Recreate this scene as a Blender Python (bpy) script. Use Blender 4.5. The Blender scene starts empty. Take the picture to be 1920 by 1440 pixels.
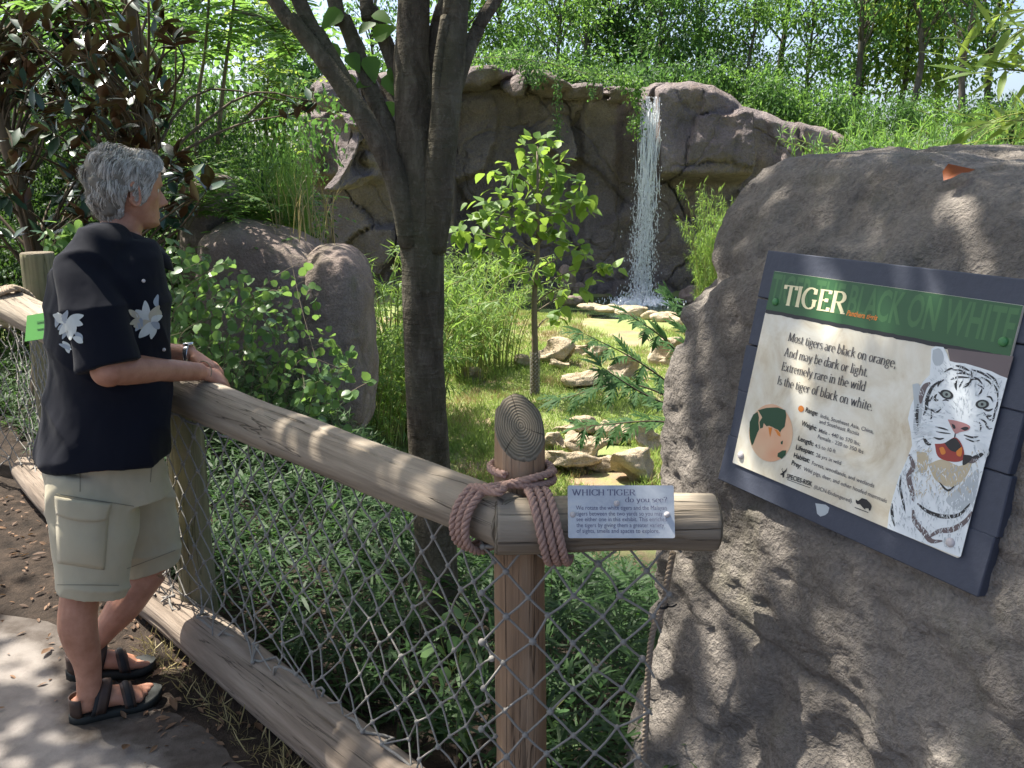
import bpy, math, random
import numpy as np
from mathutils import Vector, Matrix
from mathutils.bvhtree import BVHTree

rng = np.random.default_rng(7)
random.seed(7)
scene = bpy.context.scene
COL = scene.collection

# ------------------------------------------------------------------ camera, sky, sun, exposure
FPX = 1690.0                      # focal length in pixels of the 1920 px wide photograph
PITCH = math.radians(13.0)
CAMZ = 1.68
cam_d = bpy.data.cameras.new('camera')
cam_d.sensor_width = 36.0
cam_d.lens = 36.0 * FPX / 1920.0
cam_d.clip_start = 0.05
cam_d.clip_end = 600
cam = bpy.data.objects.new('camera', cam_d)
cam.location = (0, 0, CAMZ)
cam.rotation_euler = (math.pi / 2 - PITCH, 0, 0)
COL.objects.link(cam)
scene.camera = cam

SUN_EL, SUN_AZ = math.radians(61), math.radians(-60)      # azimuth from +Y towards +X
sun_dir = Vector((math.cos(SUN_EL) * math.sin(SUN_AZ), math.cos(SUN_EL) * math.cos(SUN_AZ), math.sin(SUN_EL)))
world = bpy.data.worlds.new('World')
scene.world = world
world.use_nodes = True
wn = world.node_tree
wn.nodes.clear()
w_out = wn.nodes.new('ShaderNodeOutputWorld')
w_bg = wn.nodes.new('ShaderNodeBackground')
w_sky = wn.nodes.new('ShaderNodeTexSky')
w_sky.sky_type = 'NISHITA'
w_sky.sun_disc = False
w_sky.sun_elevation = SUN_EL
w_sky.sun_rotation = SUN_AZ
w_sky.air_density = 0.7
w_sky.dust_density = 3.2
w_bg.inputs['Strength'].default_value = 0.12
wn.links.new(w_sky.outputs[0], w_bg.inputs[0])
wn.links.new(w_bg.outputs[0], w_out.inputs[0])
sun_d = bpy.data.lights.new('sun', 'SUN')
sun_d.energy = 5.0
sun_d.angle = math.radians(0.53)
sun_d.color = (1.0, 0.95, 0.86)
sun_o = bpy.data.objects.new('sun', sun_d)
sun_o.rotation_euler = sun_dir.to_track_quat('Z', 'Y').to_euler()
sun_o.location = (0, 0, 30)
COL.objects.link(sun_o)
scene.view_settings.view_transform = 'Standard'
scene.view_settings.look = 'None'
scene.view_settings.gamma = 1.0
scene.view_settings.exposure = 1.42
scene.render.engine = 'CYCLES'
scene.cycles.max_bounces = 6
scene.cycles.diffuse_bounces = 3
scene.cycles.glossy_bounces = 2
scene.cycles.transmission_bounces = 3
scene.cycles.transparent_max_bounces = 6
scene.cycles.use_denoising = True

# ------------------------------------------------------------------ pixel -> direction helpers
_cp, _sp = math.cos(PITCH), math.sin(PITCH)
CAM = np.array([0, 0, CAMZ])
def ray(x, y):
    u = (x - 960) / FPX; v = (720 - y) / FPX
    return np.array([u, _cp + v * _sp, -_sp + v * _cp])
def at_y(x, y, Y):
    r = ray(x, y); return CAM + r * (Y / r[1])
def at_z(x, y, Z):
    r = ray(x, y); return CAM + r * ((Z - CAMZ) / r[2])
def at_t(x, y, t):
    return CAM + ray(x, y) * t
def at_plane(x, y, p0, n):
    r = ray(x, y); return CAM + r * (np.dot(np.asarray(p0) - CAM, n) / np.dot(r, n))

# ------------------------------------------------------------------ numpy noise
def _h(ix, iy, iz, s):
    n = (ix * 374761393 + iy * 668265263 + iz * 2147483647 + s * 1274126177) & 0xffffffff
    n = ((n ^ (n >> 13)) * 1274126177) & 0xffffffff
    n = n ^ (n >> 16)
    return (n & 0xffffff) / float(0xffffff)
def vnoise(P, s=0):
    P = np.asarray(P, float); I = np.floor(P).astype(np.int64); F = P - I
    F = F * F * (3 - 2 * F)
    o = 0
    for dx in (0, 1):
        for dy in (0, 1):
            for dz in (0, 1):
                w = (F[:, 0] if dx else 1 - F[:, 0]) * (F[:, 1] if dy else 1 - F[:, 1]) * (F[:, 2] if dz else 1 - F[:, 2])
                o = o + w * _h(I[:, 0] + dx, I[:, 1] + dy, I[:, 2] + dz, s)
    return o * 2 - 1
def fbm(P, oct=4, s=0, gain=.5):
    P = np.asarray(P, float); a = 1; o = 0; t = 0
    for k in range(oct):
        o = o + a * vnoise(P * (2.03 ** k) + 17.3 * k, s + k); t += a; a *= gain
    return o / t
def ridge(P, s=0):
    return 1 - np.abs(vnoise(P, s))
def ss(a, b, x):
    t = np.clip((x - a) / (b - a), 0, 1); return t * t * (3 - 2 * t)

# ------------------------------------------------------------------ mesh / object helpers
def mesh_np(name, V, F, mat=None, smooth=True):
    """F: (n,k) int array or list of such arrays"""
    me = bpy.data.meshes.new(name)
    V = np.asarray(V, np.float32)
    if not isinstance(F, list): F = [F]
    F = [np.asarray(f, np.int32) for f in F if len(f)]
    me.vertices.add(len(V)); me.vertices.foreach_set('co', V.ravel())
    nl = sum(f.size for f in F); npoly = sum(len(f) for f in F)
    me.loops.add(nl); me.loops.foreach_set('vertex_index', np.concatenate([f.ravel() for f in F]))
    starts = []; o = 0
    for f in F:
        starts.append(o + np.arange(len(f)) * f.shape[1]); o += f.size
    me.polygons.add(npoly); me.polygons.foreach_set('loop_start', np.concatenate(starts).astype(np.int32))
    me.polygons.foreach_set('use_smooth', np.full(npoly, smooth))
    me.update(calc_edges=True)
    me.validate()
    if mat is not None: me.materials.append(mat)
    return me
def link(name, me, parent=None, loc=None, rot=None):
    o = bpy.data.objects.new(name, me)
    COL.objects.link(o)
    if parent is not None: o.parent = parent
    if loc is not None: o.location = loc
    if rot is not None: o.rotation_euler = rot
    return o
def thing(name, label, cat, loc=(0, 0, 0), group=None, rotz=0):
    o = bpy.data.objects.new(name, None); COL.objects.link(o)
    o.empty_display_size = .1
    o.location = loc; o.rotation_euler = (0, 0, rotz)
    tag(o, label, cat, group)
    return o
def tag(o, label, cat, group=None):
    o['label'] = label; o['category'] = cat
    if group: o['group'] = group
    return o
def kind(o, k):
    o['kind'] = k; return o
def part(name, V, F, mat, parent, smooth=True, world=True):
    """mesh given in world coordinates, stored relative to the parent's location"""
    V = np.asarray(V, float)
    if world and parent is not None:
        V = V - np.array(parent.location)
        if abs(parent.rotation_euler[2]) > 1e-9:
            c, s = math.cos(-parent.rotation_euler[2]), math.sin(-parent.rotation_euler[2])
            V = np.stack([V[:, 0] * c - V[:, 1] * s, V[:, 0] * s + V[:, 1] * c, V[:, 2]], 1)
    return link(name, mesh_np(name, V, F, mat, smooth), parent)
def copy_tree(o, parent=None):
    c = o.copy(); COL.objects.link(c); c.parent = parent
    for ch in o.children:
        d = ch.copy(); COL.objects.link(d); d.parent = c
        for g in ch.children:
            e = g.copy(); COL.objects.link(e); e.parent = d
    return c

class MB:
    """collects vertices and faces"""
    def __init__(s): s.V = []; s.F = {3: [], 4: []}; s.n = 0
    def add(s, V, F):
        V = np.asarray(V, float); s.V.append(V)
        if not isinstance(F, list): F = [F]
        for f in F:
            f = np.asarray(f, int)
            if f.size: s.F.setdefault(f.shape[1], []).append(f + s.n)
        s.n += len(V); return s
    def get(s):
        return np.concatenate(s.V), [np.concatenate(f) for f in s.F.values() if f]
    def part(s, name, mat, parent, smooth=True, world=True):
        V, F = s.get(); return part(name, V, F, mat, parent, smooth, world)

def frames(P, up=(0, 0, 1)):
    P = np.asarray(P, float)
    T = np.gradient(P, axis=0); T /= np.linalg.norm(T, axis=1)[:, None] + 1e-12
    up = np.asarray(up, float)
    N = np.zeros_like(T)
    n = up - T[0] * np.dot(up, T[0])
    if np.linalg.norm(n) < .1:
        n = np.array([1., 0, 0]) - T[0] * T[0][0]
    n /= np.linalg.norm(n)
    for i in range(len(P)):
        n = n - T[i] * np.dot(n, T[i]); n /= np.linalg.norm(n) + 1e-12
        N[i] = n
    B = np.cross(T, N)
    return T, N, B
def tube(P, R, sides=8, up=(0, 0, 1), ry=None, cap=True, closed=False):
    """loft along P with radius R (along N, ry along B)"""
    P = np.asarray(P, float); n = len(P)
    R = np.broadcast_to(np.asarray(R, float), (n,)); ry = R if ry is None else np.broadcast_to(np.asarray(ry, float), (n,))
    T, N, B = frames(P, up)
    a = np.arange(sides) / sides * 2 * np.pi
    V = P[:, None] + N[:, None] * (np.cos(a)[None, :, None] * R[:, None, None]) + B[:, None] * (np.sin(a)[None, :, None] * ry[:, None, None])
    V = V.reshape(-1, 3)
    i = np.arange(n if closed else n - 1)[:, None]; j = np.arange(sides)[None]
    i2 = (i + 1) % n
    F = np.stack([i * sides + j, i * sides + (j + 1) % sides, i2 * sides + (j + 1) % sides, i2 * sides + j], -1).reshape(-1, 4)
    Fs = [F]
    if cap and not closed:
        c0 = len(V); V = np.concatenate([V, P[:1], P[-1:]])
        j = np.arange(sides)
        Fs.append(np.stack([np.full(sides, c0), (j + 1) % sides, j], 1))
        b = (n - 1) * sides
        Fs.append(np.stack([np.full(sides, c0 + 1), b + j, b + (j + 1) % sides], 1))
    return V, Fs
def spline(P, n=24):
    """Catmull-Rom through P"""
    P = np.asarray(P, float); m = len(P)
    Q = np.vstack([2 * P[0] - P[1], P, 2 * P[-1] - P[-2]])
    t = np.linspace(0, m - 1 - 1e-9, n); k = t.astype(int); f = (t - k)[:, None]
    p0, p1, p2, p3 = Q[k], Q[k + 1], Q[k + 2], Q[k + 3]
    return .5 * (2 * p1 + (p2 - p0) * f + (2 * p0 - 5 * p1 + 4 * p2 - p3) * f ** 2 + (3 * p1 - p0 - 3 * p2 + p3) * f ** 3)
def box(c, s, R=None):
    V = np.array([[x, y, z] for x in (-.5, .5) for y in (-.5, .5) for z in (-.5, .5)]) * np.asarray(s)
    if R is not None: V = V @ np.asarray(R).T
    F = np.array([[0, 1, 3, 2], [4, 6, 7, 5], [0, 4, 5, 1], [2, 3, 7, 6], [0, 2, 6, 4], [1, 5, 7, 3]])
    return V + np.asarray(c), F
def cubesphere(n):
    g = np.linspace(-1, 1, n + 1); g = np.tan(g * np.pi / 4)
    A, B = np.meshgrid(g, g, indexing='ij'); A = A.ravel(); B = B.ravel(); o = np.ones_like(A)
    fs = [(o, A, B), (-o, B, A), (B, o, A), (A, -o, B), (A, B, o), (B, A, -o)]
    V = np.concatenate([np.stack(f, 1) for f in fs]); V /= np.linalg.norm(V, axis=1)[:, None]
    i = np.arange(n)[:, None] * (n + 1); j = np.arange(n)[None]
    q = np.stack([i + j, i + n + 1 + j, i + n + 2 + j, i + j + 1], -1).reshape(-1, 4)
    F = np.concatenate([q + k * (n + 1) ** 2 for k in range(6)])
    key = np.round(V * 1e5).astype(np.int64)
    _, idx, inv = np.unique(key, axis=0, return_index=True, return_inverse=True)
    return V[idx], inv.ravel()[F]
_cs = {}
def superrock(c, size, n=24, e=.5, amp=.1, freq=1.5, seed=0, rot=0, crack=0.0, flat=0.0, tilt=(0, 0)):
    """boulder: superellipsoid (e small = boxy) with layered noise"""
    if n not in _cs: _cs[n] = cubesphere(n)
    V, F = _cs[n]
    p = 2 / e
    r = (np.abs(V) ** p).sum(1) ** (-1 / p)
    size = np.asarray(size, float) / 2
    Q = V * r[:, None]
    W = Q * size
    m = size.mean()
    d = fbm(W / m * freq + seed * 7.1, 5, seed) * amp * 1.6
    d += (np.abs(fbm(W / m * freq * .8 + seed * 3.3 + 40, 3, seed + 9)) - .25) * amp * 1.0
    if crack:
        d -= crack * ss(.86, .99, ridge(W / m * freq * .9 + fbm(W / m * 2, 2, seed + 3)[:, None] * .4 + 9, seed + 5))
    if flat:     # chipped planes
        rr = np.random.default_rng(seed + 100)
        for k in range(16):
            nn = rr.normal(size=3); nn /= np.linalg.norm(nn)
            dd = Q @ nn; lim = rr.uniform(.6, .95)
            ov = np.maximum(dd - lim, 0)
            W = W - (ov * flat)[:, None] * nn * size
    nrm = V / size; nrm /= np.linalg.norm(nrm, axis=1)[:, None]
    W = W + nrm * (d * m)[:, None]
    ct, st = math.cos(rot), math.sin(rot)
    W[:, 2] += W[:, 0] * tilt[0] + W[:, 1] * tilt[1]
    W = np.stack([W[:, 0] * ct - W[:, 1] * st, W[:, 0] * st + W[:, 1] * ct, W[:, 2]], 1)
    return W + np.asarray(c), F

def remesh(V, F, voxel, smooth_it=0, name='tmp'):
    me = mesh_np(name, V, F)
    o = link(name, me)
    m = o.modifiers.new('r', 'REMESH'); m.mode = 'VOXEL'; m.voxel_size = voxel; m.use_smooth_shade = True
    if smooth_it:
        s = o.modifiers.new('s', 'SMOOTH'); s.factor = .5; s.iterations = smooth_it
    dg = bpy.context.evaluated_depsgraph_get(); dg.update()
    ev = o.evaluated_get(dg); em = ev.to_mesh()
    W = np.empty(len(em.vertices) * 3, np.float32); em.vertices.foreach_get('co', W); W = W.reshape(-1, 3)
    ls = np.empty(len(em.polygons), np.int32); em.polygons.foreach_get('loop_total', ls)
    vi = np.empty(len(em.loops), np.int32); em.loops.foreach_get('vertex_index', vi)
    st = np.empty(len(em.polygons), np.int32); em.polygons.foreach_get('loop_start', st)
    Fs = []
    for k in (3, 4):
        s_ = st[ls == k]
        if len(s_): Fs.append(vi[s_[:, None] + np.arange(k)[None]])
    ev.to_mesh_clear()
    bpy.data.objects.remove(o); bpy.data.meshes.remove(me)
    return W.astype(float), Fs
def normals(V, Fs):
    N = np.zeros_like(V)
    for F in Fs:
        a, b, c = V[F[:, 0]], V[F[:, 1]], V[F[:, 2]]
        n = np.cross(b - a, c - a)
        for k in range(F.shape[1]): np.add.at(N, F[:, k], n)
    return N / (np.linalg.norm(N, axis=1)[:, None] + 1e-12)

# ------------------------------------------------------------------ leaves
def leaf_tmpl(w=.4, fold=.06, droop=.1, kind='lens'):
    """leaf along +X length 1, width w, normal +Z"""
    if kind == 'tri4':
        V = [[0, 0, 0], [.42, -w / 2, fold], [1, 0, -droop], [.42, w / 2, fold]]
        F = [[0, 1, 2, 3]]
        return np.array(V), np.array(F)
    if kind == 'blade':
        V = [[0, 0, 0], [.25, -w * .42, fold], [.25, w * .42, fold], [.65, -w * .46, fold - droop * .4], [.65, w * .46, fold - droop * .4], [1, 0, -droop]]
        return np.array(V), [np.array([[0, 1, 2], [3, 5, 4]]), np.array([[1, 3, 4, 2]])]
    xs = {'lens': [(.0, .0), (.18, .62), (.42, 1), (.72, .72), (1, 0)],
          'ovate': [(0, .0), (.08, .7), (.3, 1), (.62, .68), (1, 0)],
          'round': [(0, 0), (.08, .62), (.35, 1), (.68, .86), (1, 0)]}[kind]
    V = []
    for x, h in xs:
        z = -droop * x * x
        if h == 0: V.append([x, 0, z])
        else: V += [[x, -w / 2 * h, z + fold * h], [x, 0, z], [x, w / 2 * h, z + fold * h]]
    F3 = [[0, 1, 2], [0, 2, 3], [7, 10, 8], [8, 10, 9]]
    F4 = [[1, 4, 5, 2], [2, 5, 6, 3], [4, 7, 8, 5], [5, 8, 9, 6]]
    return np.array(V), [np.array(F3), np.array(F4)]
def place(tmpl, P, D, Nn, S, wS=None):
    """vectorised: returns V (m*nv,3) and faces"""
    TV, TF = tmpl
    if not isinstance(TF, list): TF = [TF]
    P = np.asarray(P, float); D = D / (np.linalg.norm(D, axis=1)[:, None] + 1e-9)
    B = np.cross(Nn, D); B /= np.linalg.norm(B, axis=1)[:, None] + 1e-9
    Z = np.cross(D, B)
    S = np.broadcast_to(S, (len(P),)); wS = S if wS is None else wS
    V = P[:, None] + D[:, None] * (TV[None, :, 0:1] * S[:, None, None]) + B[:, None] * (TV[None, :, 1:2] * wS[:, None, None]) + Z[:, None] * (TV[None, :, 2:3] * S[:, None, None])
    nv = len(TV); off = (np.arange(len(P)) * nv)[:, None, None]
    return V.reshape(-1, 3), [(f[None] + off).reshape(-1, f.shape[1]) for f in TF]
def rdir(n, r=rng):
    v = r.normal(size=(n, 3)); return v / np.linalg.norm(v, axis=1)[:, None]
def leaf_objects(name, tmpl_me, P, D, Nn, S, parent):
    """individual leaves sharing one mesh"""
    D = D / np.linalg.norm(D, axis=1)[:, None]
    B = np.cross(Nn, D); B /= np.linalg.norm(B, axis=1)[:, None] + 1e-9
    Z = np.cross(D, B)
    off = np.array(parent.location) if parent is not None else 0
    for i in range(len(P)):
        o = bpy.data.objects.new(name, tmpl_me); COL.objects.link(o); o.parent = parent
        M = np.eye(4); M[:3, 0] = D[i] * S[i]; M[:3, 1] = B[i] * S[i]; M[:3, 2] = Z[i] * S[i]; M[:3, 3] = P[i] - off
        o.matrix_local = Matrix(M.tolist())
# ------------------------------------------------------------------ materials
class Mat:
    def __init__(s, name):
        s.m = bpy.data.materials.new(name); s.m.use_nodes = True
        s.t = s.m.node_tree; s.t.nodes.clear()
        s.out = s.n('ShaderNodeOutputMaterial')
    def n(s, ty, **kw):
        nd = s.t.nodes.new(ty)
        for k, v in kw.items():
            if k in nd.inputs: s.set(nd.inputs[k], v)
            else: setattr(nd, k, v)
        return nd
    def set(s, inp, v):
        if isinstance(v, bpy.types.NodeSocket): s.t.links.new(v, inp)
        elif isinstance(v, bpy.types.Node): s.t.links.new(v.outputs[0], inp)
        else:
            if isinstance(v, (tuple, list)) and len(v) == 3 and inp.type == 'RGBA': v = (*v, 1)
            inp.default_value = v
    def bsdf(s, **kw):
        b = s.n('ShaderNodeBsdfPrincipled')
        for k, v in kw.items(): s.set(b.inputs[k], v)
        return b
    def coord(s, which='Object', scale=(1, 1, 1)):
        tc = s.n('ShaderNodeTexCoord')
        mp = s.n('ShaderNodeMapping'); s.t.links.new(tc.outputs[which], mp.inputs[0]); mp.inputs['Scale'].default_value = scale
        return mp.outputs[0]
    def noise(s, co, scale, detail=4, rough=.55, dist=0.):
        nd = s.n('ShaderNodeTexNoise'); s.t.links.new(co, nd.inputs['Vector'])
        nd.inputs['Scale'].default_value = scale; nd.inputs['Detail'].default_value = detail
        nd.inputs['Roughness'].default_value = rough; nd.inputs['Distortion'].default_value = dist
        return nd.outputs['Fac']
    def voro(s, co, scale, feature='DISTANCE_TO_EDGE'):
        nd = s.n('ShaderNodeTexVoronoi'); nd.feature = feature; s.t.links.new(co, nd.inputs['Vector']); nd.inputs['Scale'].default_value = scale
        return nd.outputs['Distance']
    def ramp(s, f, stops):
        nd = s.n('ShaderNodeValToRGB'); s.t.links.new(f, nd.inputs[0])
        el = nd.color_ramp.elements
        while len(el) < len(stops): el.new(.5)
        for e, (p, c) in zip(el, stops):
            e.position = p; e.color = (*c, 1) if len(c) == 3 else c
        return nd.outputs[0]
    def mix(s, f, a, b, blend='MIX'):
        nd = s.n('ShaderNodeMix'); nd.data_type = 'RGBA'; nd.blend_type = blend
        s.set(nd.inputs[0], f); s.set(nd.inputs[6], a); s.set(nd.inputs[7], b)
        return nd.outputs[2]
    def math(s, op, a, b=0.0, c=0.0):
        nd = s.n('ShaderNodeMath'); nd.operation = op; s.set(nd.inputs[0], a); s.set(nd.inputs[1], b); s.set(nd.inputs[2], c)
        return nd.outputs[0]
    def bump(s, h, strength=.5, dist=.02, normal=None):
        nd = s.n('ShaderNodeBump'); s.t.links.new(h, nd.inputs['Height']); nd.inputs['Strength'].default_value = strength; nd.inputs['Distance'].default_value = dist
        if normal is not None: s.t.links.new(normal, nd.inputs['Normal'])
        return nd.outputs[0]
    def done(s, shader):
        s.t.links.new(shader.outputs[0] if hasattr(shader, 'outputs') else shader, s.out.inputs[0]); return s.m

def leaf_mat(name, c1, c2, trans, rough=.5, spec=.3, back=None, tw=.45, coat=0):
    """leaf with per-leaf colour variation and light passing through"""
    m = Mat(name)
    g = m.n('ShaderNodeNewGeometry'); oi = m.n('ShaderNodeObjectInfo')
    r = m.math('FRACT', m.math('ADD', g.outputs['Random Per Island'], oi.outputs['Random']))
    col = m.ramp(r, [(0, c1), (1, c2)])
    tcol = m.ramp(r, [(0, tuple(x * .75 for x in trans)), (1, trans)])
    if back is not None:
        col = m.mix(g.outputs['Backfacing'], col, back)
    b = m.bsdf(**{'Base Color': col, 'Roughness': rough, 'Specular IOR Level': spec, 'Coat Weight': coat, 'Coat Roughness': .25})
    t = m.n('ShaderNodeBsdfTranslucent'); m.set(t.inputs[0], tcol)
    mx = m.n('ShaderNodeMixShader'); mx.inputs[0].default_value = tw
    m.t.links.new(b.outputs[0], mx.inputs[1]); m.t.links.new(t.outputs[0], mx.inputs[2])
    return m.done(mx)
def plain(name, col, rough=.6, spec=.4, metal=0., var=.0, scale=30, bump=0.):
    m = Mat(name)
    c = col
    co = m.coord('Object')
    nz = m.noise(co, scale, 4)
    if var:
        c = m.mix(nz, tuple(x * (1 - var) for x in col), tuple(min(1, x * (1 + var)) for x in col))
    b = m.bsdf(**{'Base Color': c, 'Roughness': rough, 'Specular IOR Level': spec, 'Metallic': metal})
    if bump: m.set(b.inputs['Normal'], m.bump(nz, bump, .004))
    return m.done(b)
def rock_mat(name, c_dark, c_mid, c_light, scale=1.0, bump=.6, bdist=.05, stain=None, pits=True, crack_scale=0, moss=None, crack_bump=.6):
    m = Mat(name)
    co = m.coord('Object')
    n1 = m.noise(co, .9 * scale, 6, .62, .4)
    n2 = m.noise(co, 6 * scale, 6, .65)
    n3 = m.noise(co, 45 * scale, 4, .7)
    col = m.ramp(n1, [(.28, c_dark), (.5, c_mid), (.74, c_light)])
    col = m.mix(m.math('MULTIPLY', n2, .55), col, c_dark)
    sp = m.ramp(n3, [(.35, (.35, .35, .35)), (.62, (1, 1, 1))])
    col = m.mix(.5, col, sp, 'MULTIPLY')
    if stain:
        sc = m.coord('Object', (1.2 * scale, 1.2 * scale, .12 * scale))
        st = m.ramp(m.noise(sc, 2.2, 5, .6), [(.52, (0, 0, 0)), (.7, (1, 1, 1))])
        col = m.mix(m.math('MULTIPLY', st, .55), col, stain)
    if moss:
        gm = m.ramp(m.noise(co, 1.7 * scale, 5, .7), [(.55, (0, 0, 0)), (.72, (1, 1, 1))])
        col = m.mix(m.math('MULTIPLY', gm, .5), col, moss)
    h = m.math('ADD', m.math('MULTIPLY', n2, 1.0), m.math('MULTIPLY', n3, .45))
    if pits:
        v = m.noise(co, 16 * scale, 3, .5, .3)
        h = m.math('ADD', h, m.math('MULTIPLY', v, .5))
    if crack_scale:
        wco = m.n('ShaderNodeVectorMath'); wco.operation = 'ADD'
        nn = m.n('ShaderNodeTexNoise'); m.t.links.new(co, nn.inputs['Vector']); nn.inputs['Scale'].default_value = crack_scale * 1.5; nn.inputs['Detail'].default_value = 4
        sc2 = m.n('ShaderNodeVectorMath'); sc2.operation = 'SCALE'; m.t.links.new(nn.outputs['Color'], sc2.inputs[0]); sc2.inputs['Scale'].default_value = .55 / crack_scale
        m.t.links.new(co, wco.inputs[0]); m.t.links.new(sc2.outputs[0], wco.inputs[1])
        d = m.voro(wco.outputs[0], crack_scale)
        e = m.ramp(d, [(0, (0, 0, 0)), (.02, (1, 1, 1))])
        h = m.math('ADD', h, m.math('MULTIPLY', e, crack_bump))
        col = m.mix(m.math('MULTIPLY', m.math('SUBTRACT', 1.0, e), m.math('MULTIPLY', n1, .45)), col, tuple(x * .35 for x in c_dark))
    b = m.bsdf(**{'Base Color': col, 'Roughness': .92, 'Specular IOR Level': .2})
    m.set(b.inputs['Normal'], m.bump(h, bump, bdist))
    return m.done(b)
def wood_mat(name, c1, c2, c3, axis=2, sc=1.0, rings=False, moss=None):
    """weathered round timber, grain along the local axis"""
    m = Mat(name)
    s = [14 * sc] * 3; s[axis] = .8 * sc
    co = m.coord('Object', tuple(s)); o1 = m.coord('Object')
    g = m.noise(co, 1.6, 6, .62, .25)
    fine = m.noise(co, 7, 4, .6)
    big = m.noise(o1, 5 * sc, 4, .6)
    col = m.ramp(g, [(.3, c1), (.5, c2), (.72, c3)])
    col = m.mix(m.math('MULTIPLY', big, .5), col, c1)
    s2 = [7 * sc] * 3; s2[axis] = .22 * sc
    cr = m.noise(m.coord('Object', tuple(s2)), 2.4, 4, .55, .8)
    line = m.ramp(m.math('ABSOLUTE', m.math('SUBTRACT', cr, .5)), [(0, (1, 1, 1)), (.009, (0, 0, 0))])
    col = m.mix(m.math('MULTIPLY', line, .8), col, tuple(x * .22 for x in c1))
    if moss:
        gm = m.ramp(m.noise(o1, 3.2, 5, .7), [(.48, (0, 0, 0)), (.7, (1, 1, 1))])
        col = m.mix(m.math('MULTIPLY', gm, .6), col, moss)
    h = m.math('SUBTRACT', m.math('ADD', g, m.math('MULTIPLY', fine, .4)), m.math('MULTIPLY', line, .9))
    b = m.bsdf(**{'Base Color': col, 'Roughness': .85, 'Specular IOR Level': .25})
    m.set(b.inputs['Normal'], m.bump(h, .55, .012))
    return m.done(b)

M = {}
M['cliff'] = rock_mat('cliff_rock', (.16, .135, .13), (.29, .245, .23), (.45, .38, .345), .6, .9, .2, stain=(.085, .076, .076), crack_scale=.36, moss=(.28, .2, .14), crack_bump=.45)
M['boulder'] = rock_mat('boulder_rock', (.165, .145, .125), (.29, .256, .222), (.44, .395, .345), 2.2, 1.0, .035, crack_scale=.55, crack_bump=.35, moss=(.17, .16, .1))
M['bank_rock'] = rock_mat('bank_rock', (.17, .128, .108), (.3, .238, .206), (.43, .355, .31), 1.4, .7, .04, stain=(.09, .08, .055), crack_scale=.5, moss=(.12, .13, .06))
M['lime'] = rock_mat('limestone', (.46, .35, .22), (.66, .55, .39), (.8, .71, .56), 2.2, .9, .06, stain=(.22, .17, .12))
M['log'] = wood_mat('log_wood', (.16, .13, .098), (.29, .24, .18), (.42, .36, .28))
M['log_brown'] = wood_mat('post_wood', (.18, .115, .07), (.34, .22, .135), (.45, .32, .21))
M['log_green'] = wood_mat('mossy_wood', (.14, .13, .075), (.25, .22, .13), (.34, .3, .2), moss=(.13, .15, .06))
M['log_ground'] = wood_mat('ground_log_wood', (.13, .1, .075), (.24, .19, .145), (.37, .305, .24))
M['rope'] = plain('rope_fibre', (.36, .235, .19), .95, .1, 0, .3, 220, .8)
M['rope_tan'] = plain('tan_rope_fibre', (.3, .24, .18), .95, .1, 0, .3, 220, .8)
M['net'] = plain('net_cord', (.25, .235, .21), .9, .2, 0, .25, 120, .4)
M['black'] = plain('black_plastic', (.01, .01, .011), .5)
M['slate'] = plain('slate_blue_paint', (.058, .065, .088), .6, .3, 0, .12, 60, .35)
M['trunk'] = None
def bark_mat(name, c1, c2, c3, moss, sx=9, sz=3.0, h=.7):
    m = Mat(name)
    co = m.coord('Object', (sx, sx, sz)); o1 = m.coord('Object')
    hz = m.noise(m.coord('Object', (3, 3, 26)), 1.3, 4, .6, .5)
    g = m.noise(co, 2.2, 6, .7, .5); f = m.noise(o1, 60, 4, .7); b_ = m.noise(o1, 2.4, 4, .6)
    col = m.ramp(g, [(.3, c1), (.52, c2), (.74, c3)])
    col = m.mix(m.math('MULTIPLY', m.ramp(b_, [(.42, (0, 0, 0)), (.68, (1, 1, 1))]), .65), col, moss)
    col = m.mix(m.math('MULTIPLY', m.ramp(f, [(.55, (0, 0, 0)), (.68, (1, 1, 1))]), .4), col, c3)
    hh = m.math('ADD', m.math('ADD', g, m.math('MULTIPLY', f, .5)), m.math('MULTIPLY', hz, .7))
    b = m.bsdf(**{'Base Color': col, 'Roughness': .9, 'Specular IOR Level': .2})
    m.set(b.inputs['Normal'], m.bump(hh, h, .02))
    return m.done(b)
M['bark'] = bark_mat('cherry_bark', (.04, .032, .023), (.1, .082, .06), (.2, .172, .13), (.075, .08, .04), h=1.0)
M['bark_far'] = bark_mat('far_bark', (.05, .042, .034), (.11, .092, .075), (.2, .175, .15), (.09, .09, .06), 3, 1)
M['stem'] = plain('stem_bark', (.16, .13, .09), .8, .2, 0, .3, 20)
M['stem_green'] = plain('bamboo_stem', (.22, .24, .07), .6, .3, 0, .3, 20)
M['twig'] = plain('twig_bark', (.1, .075, .05), .8, .2, 0, .3, 20)
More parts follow.
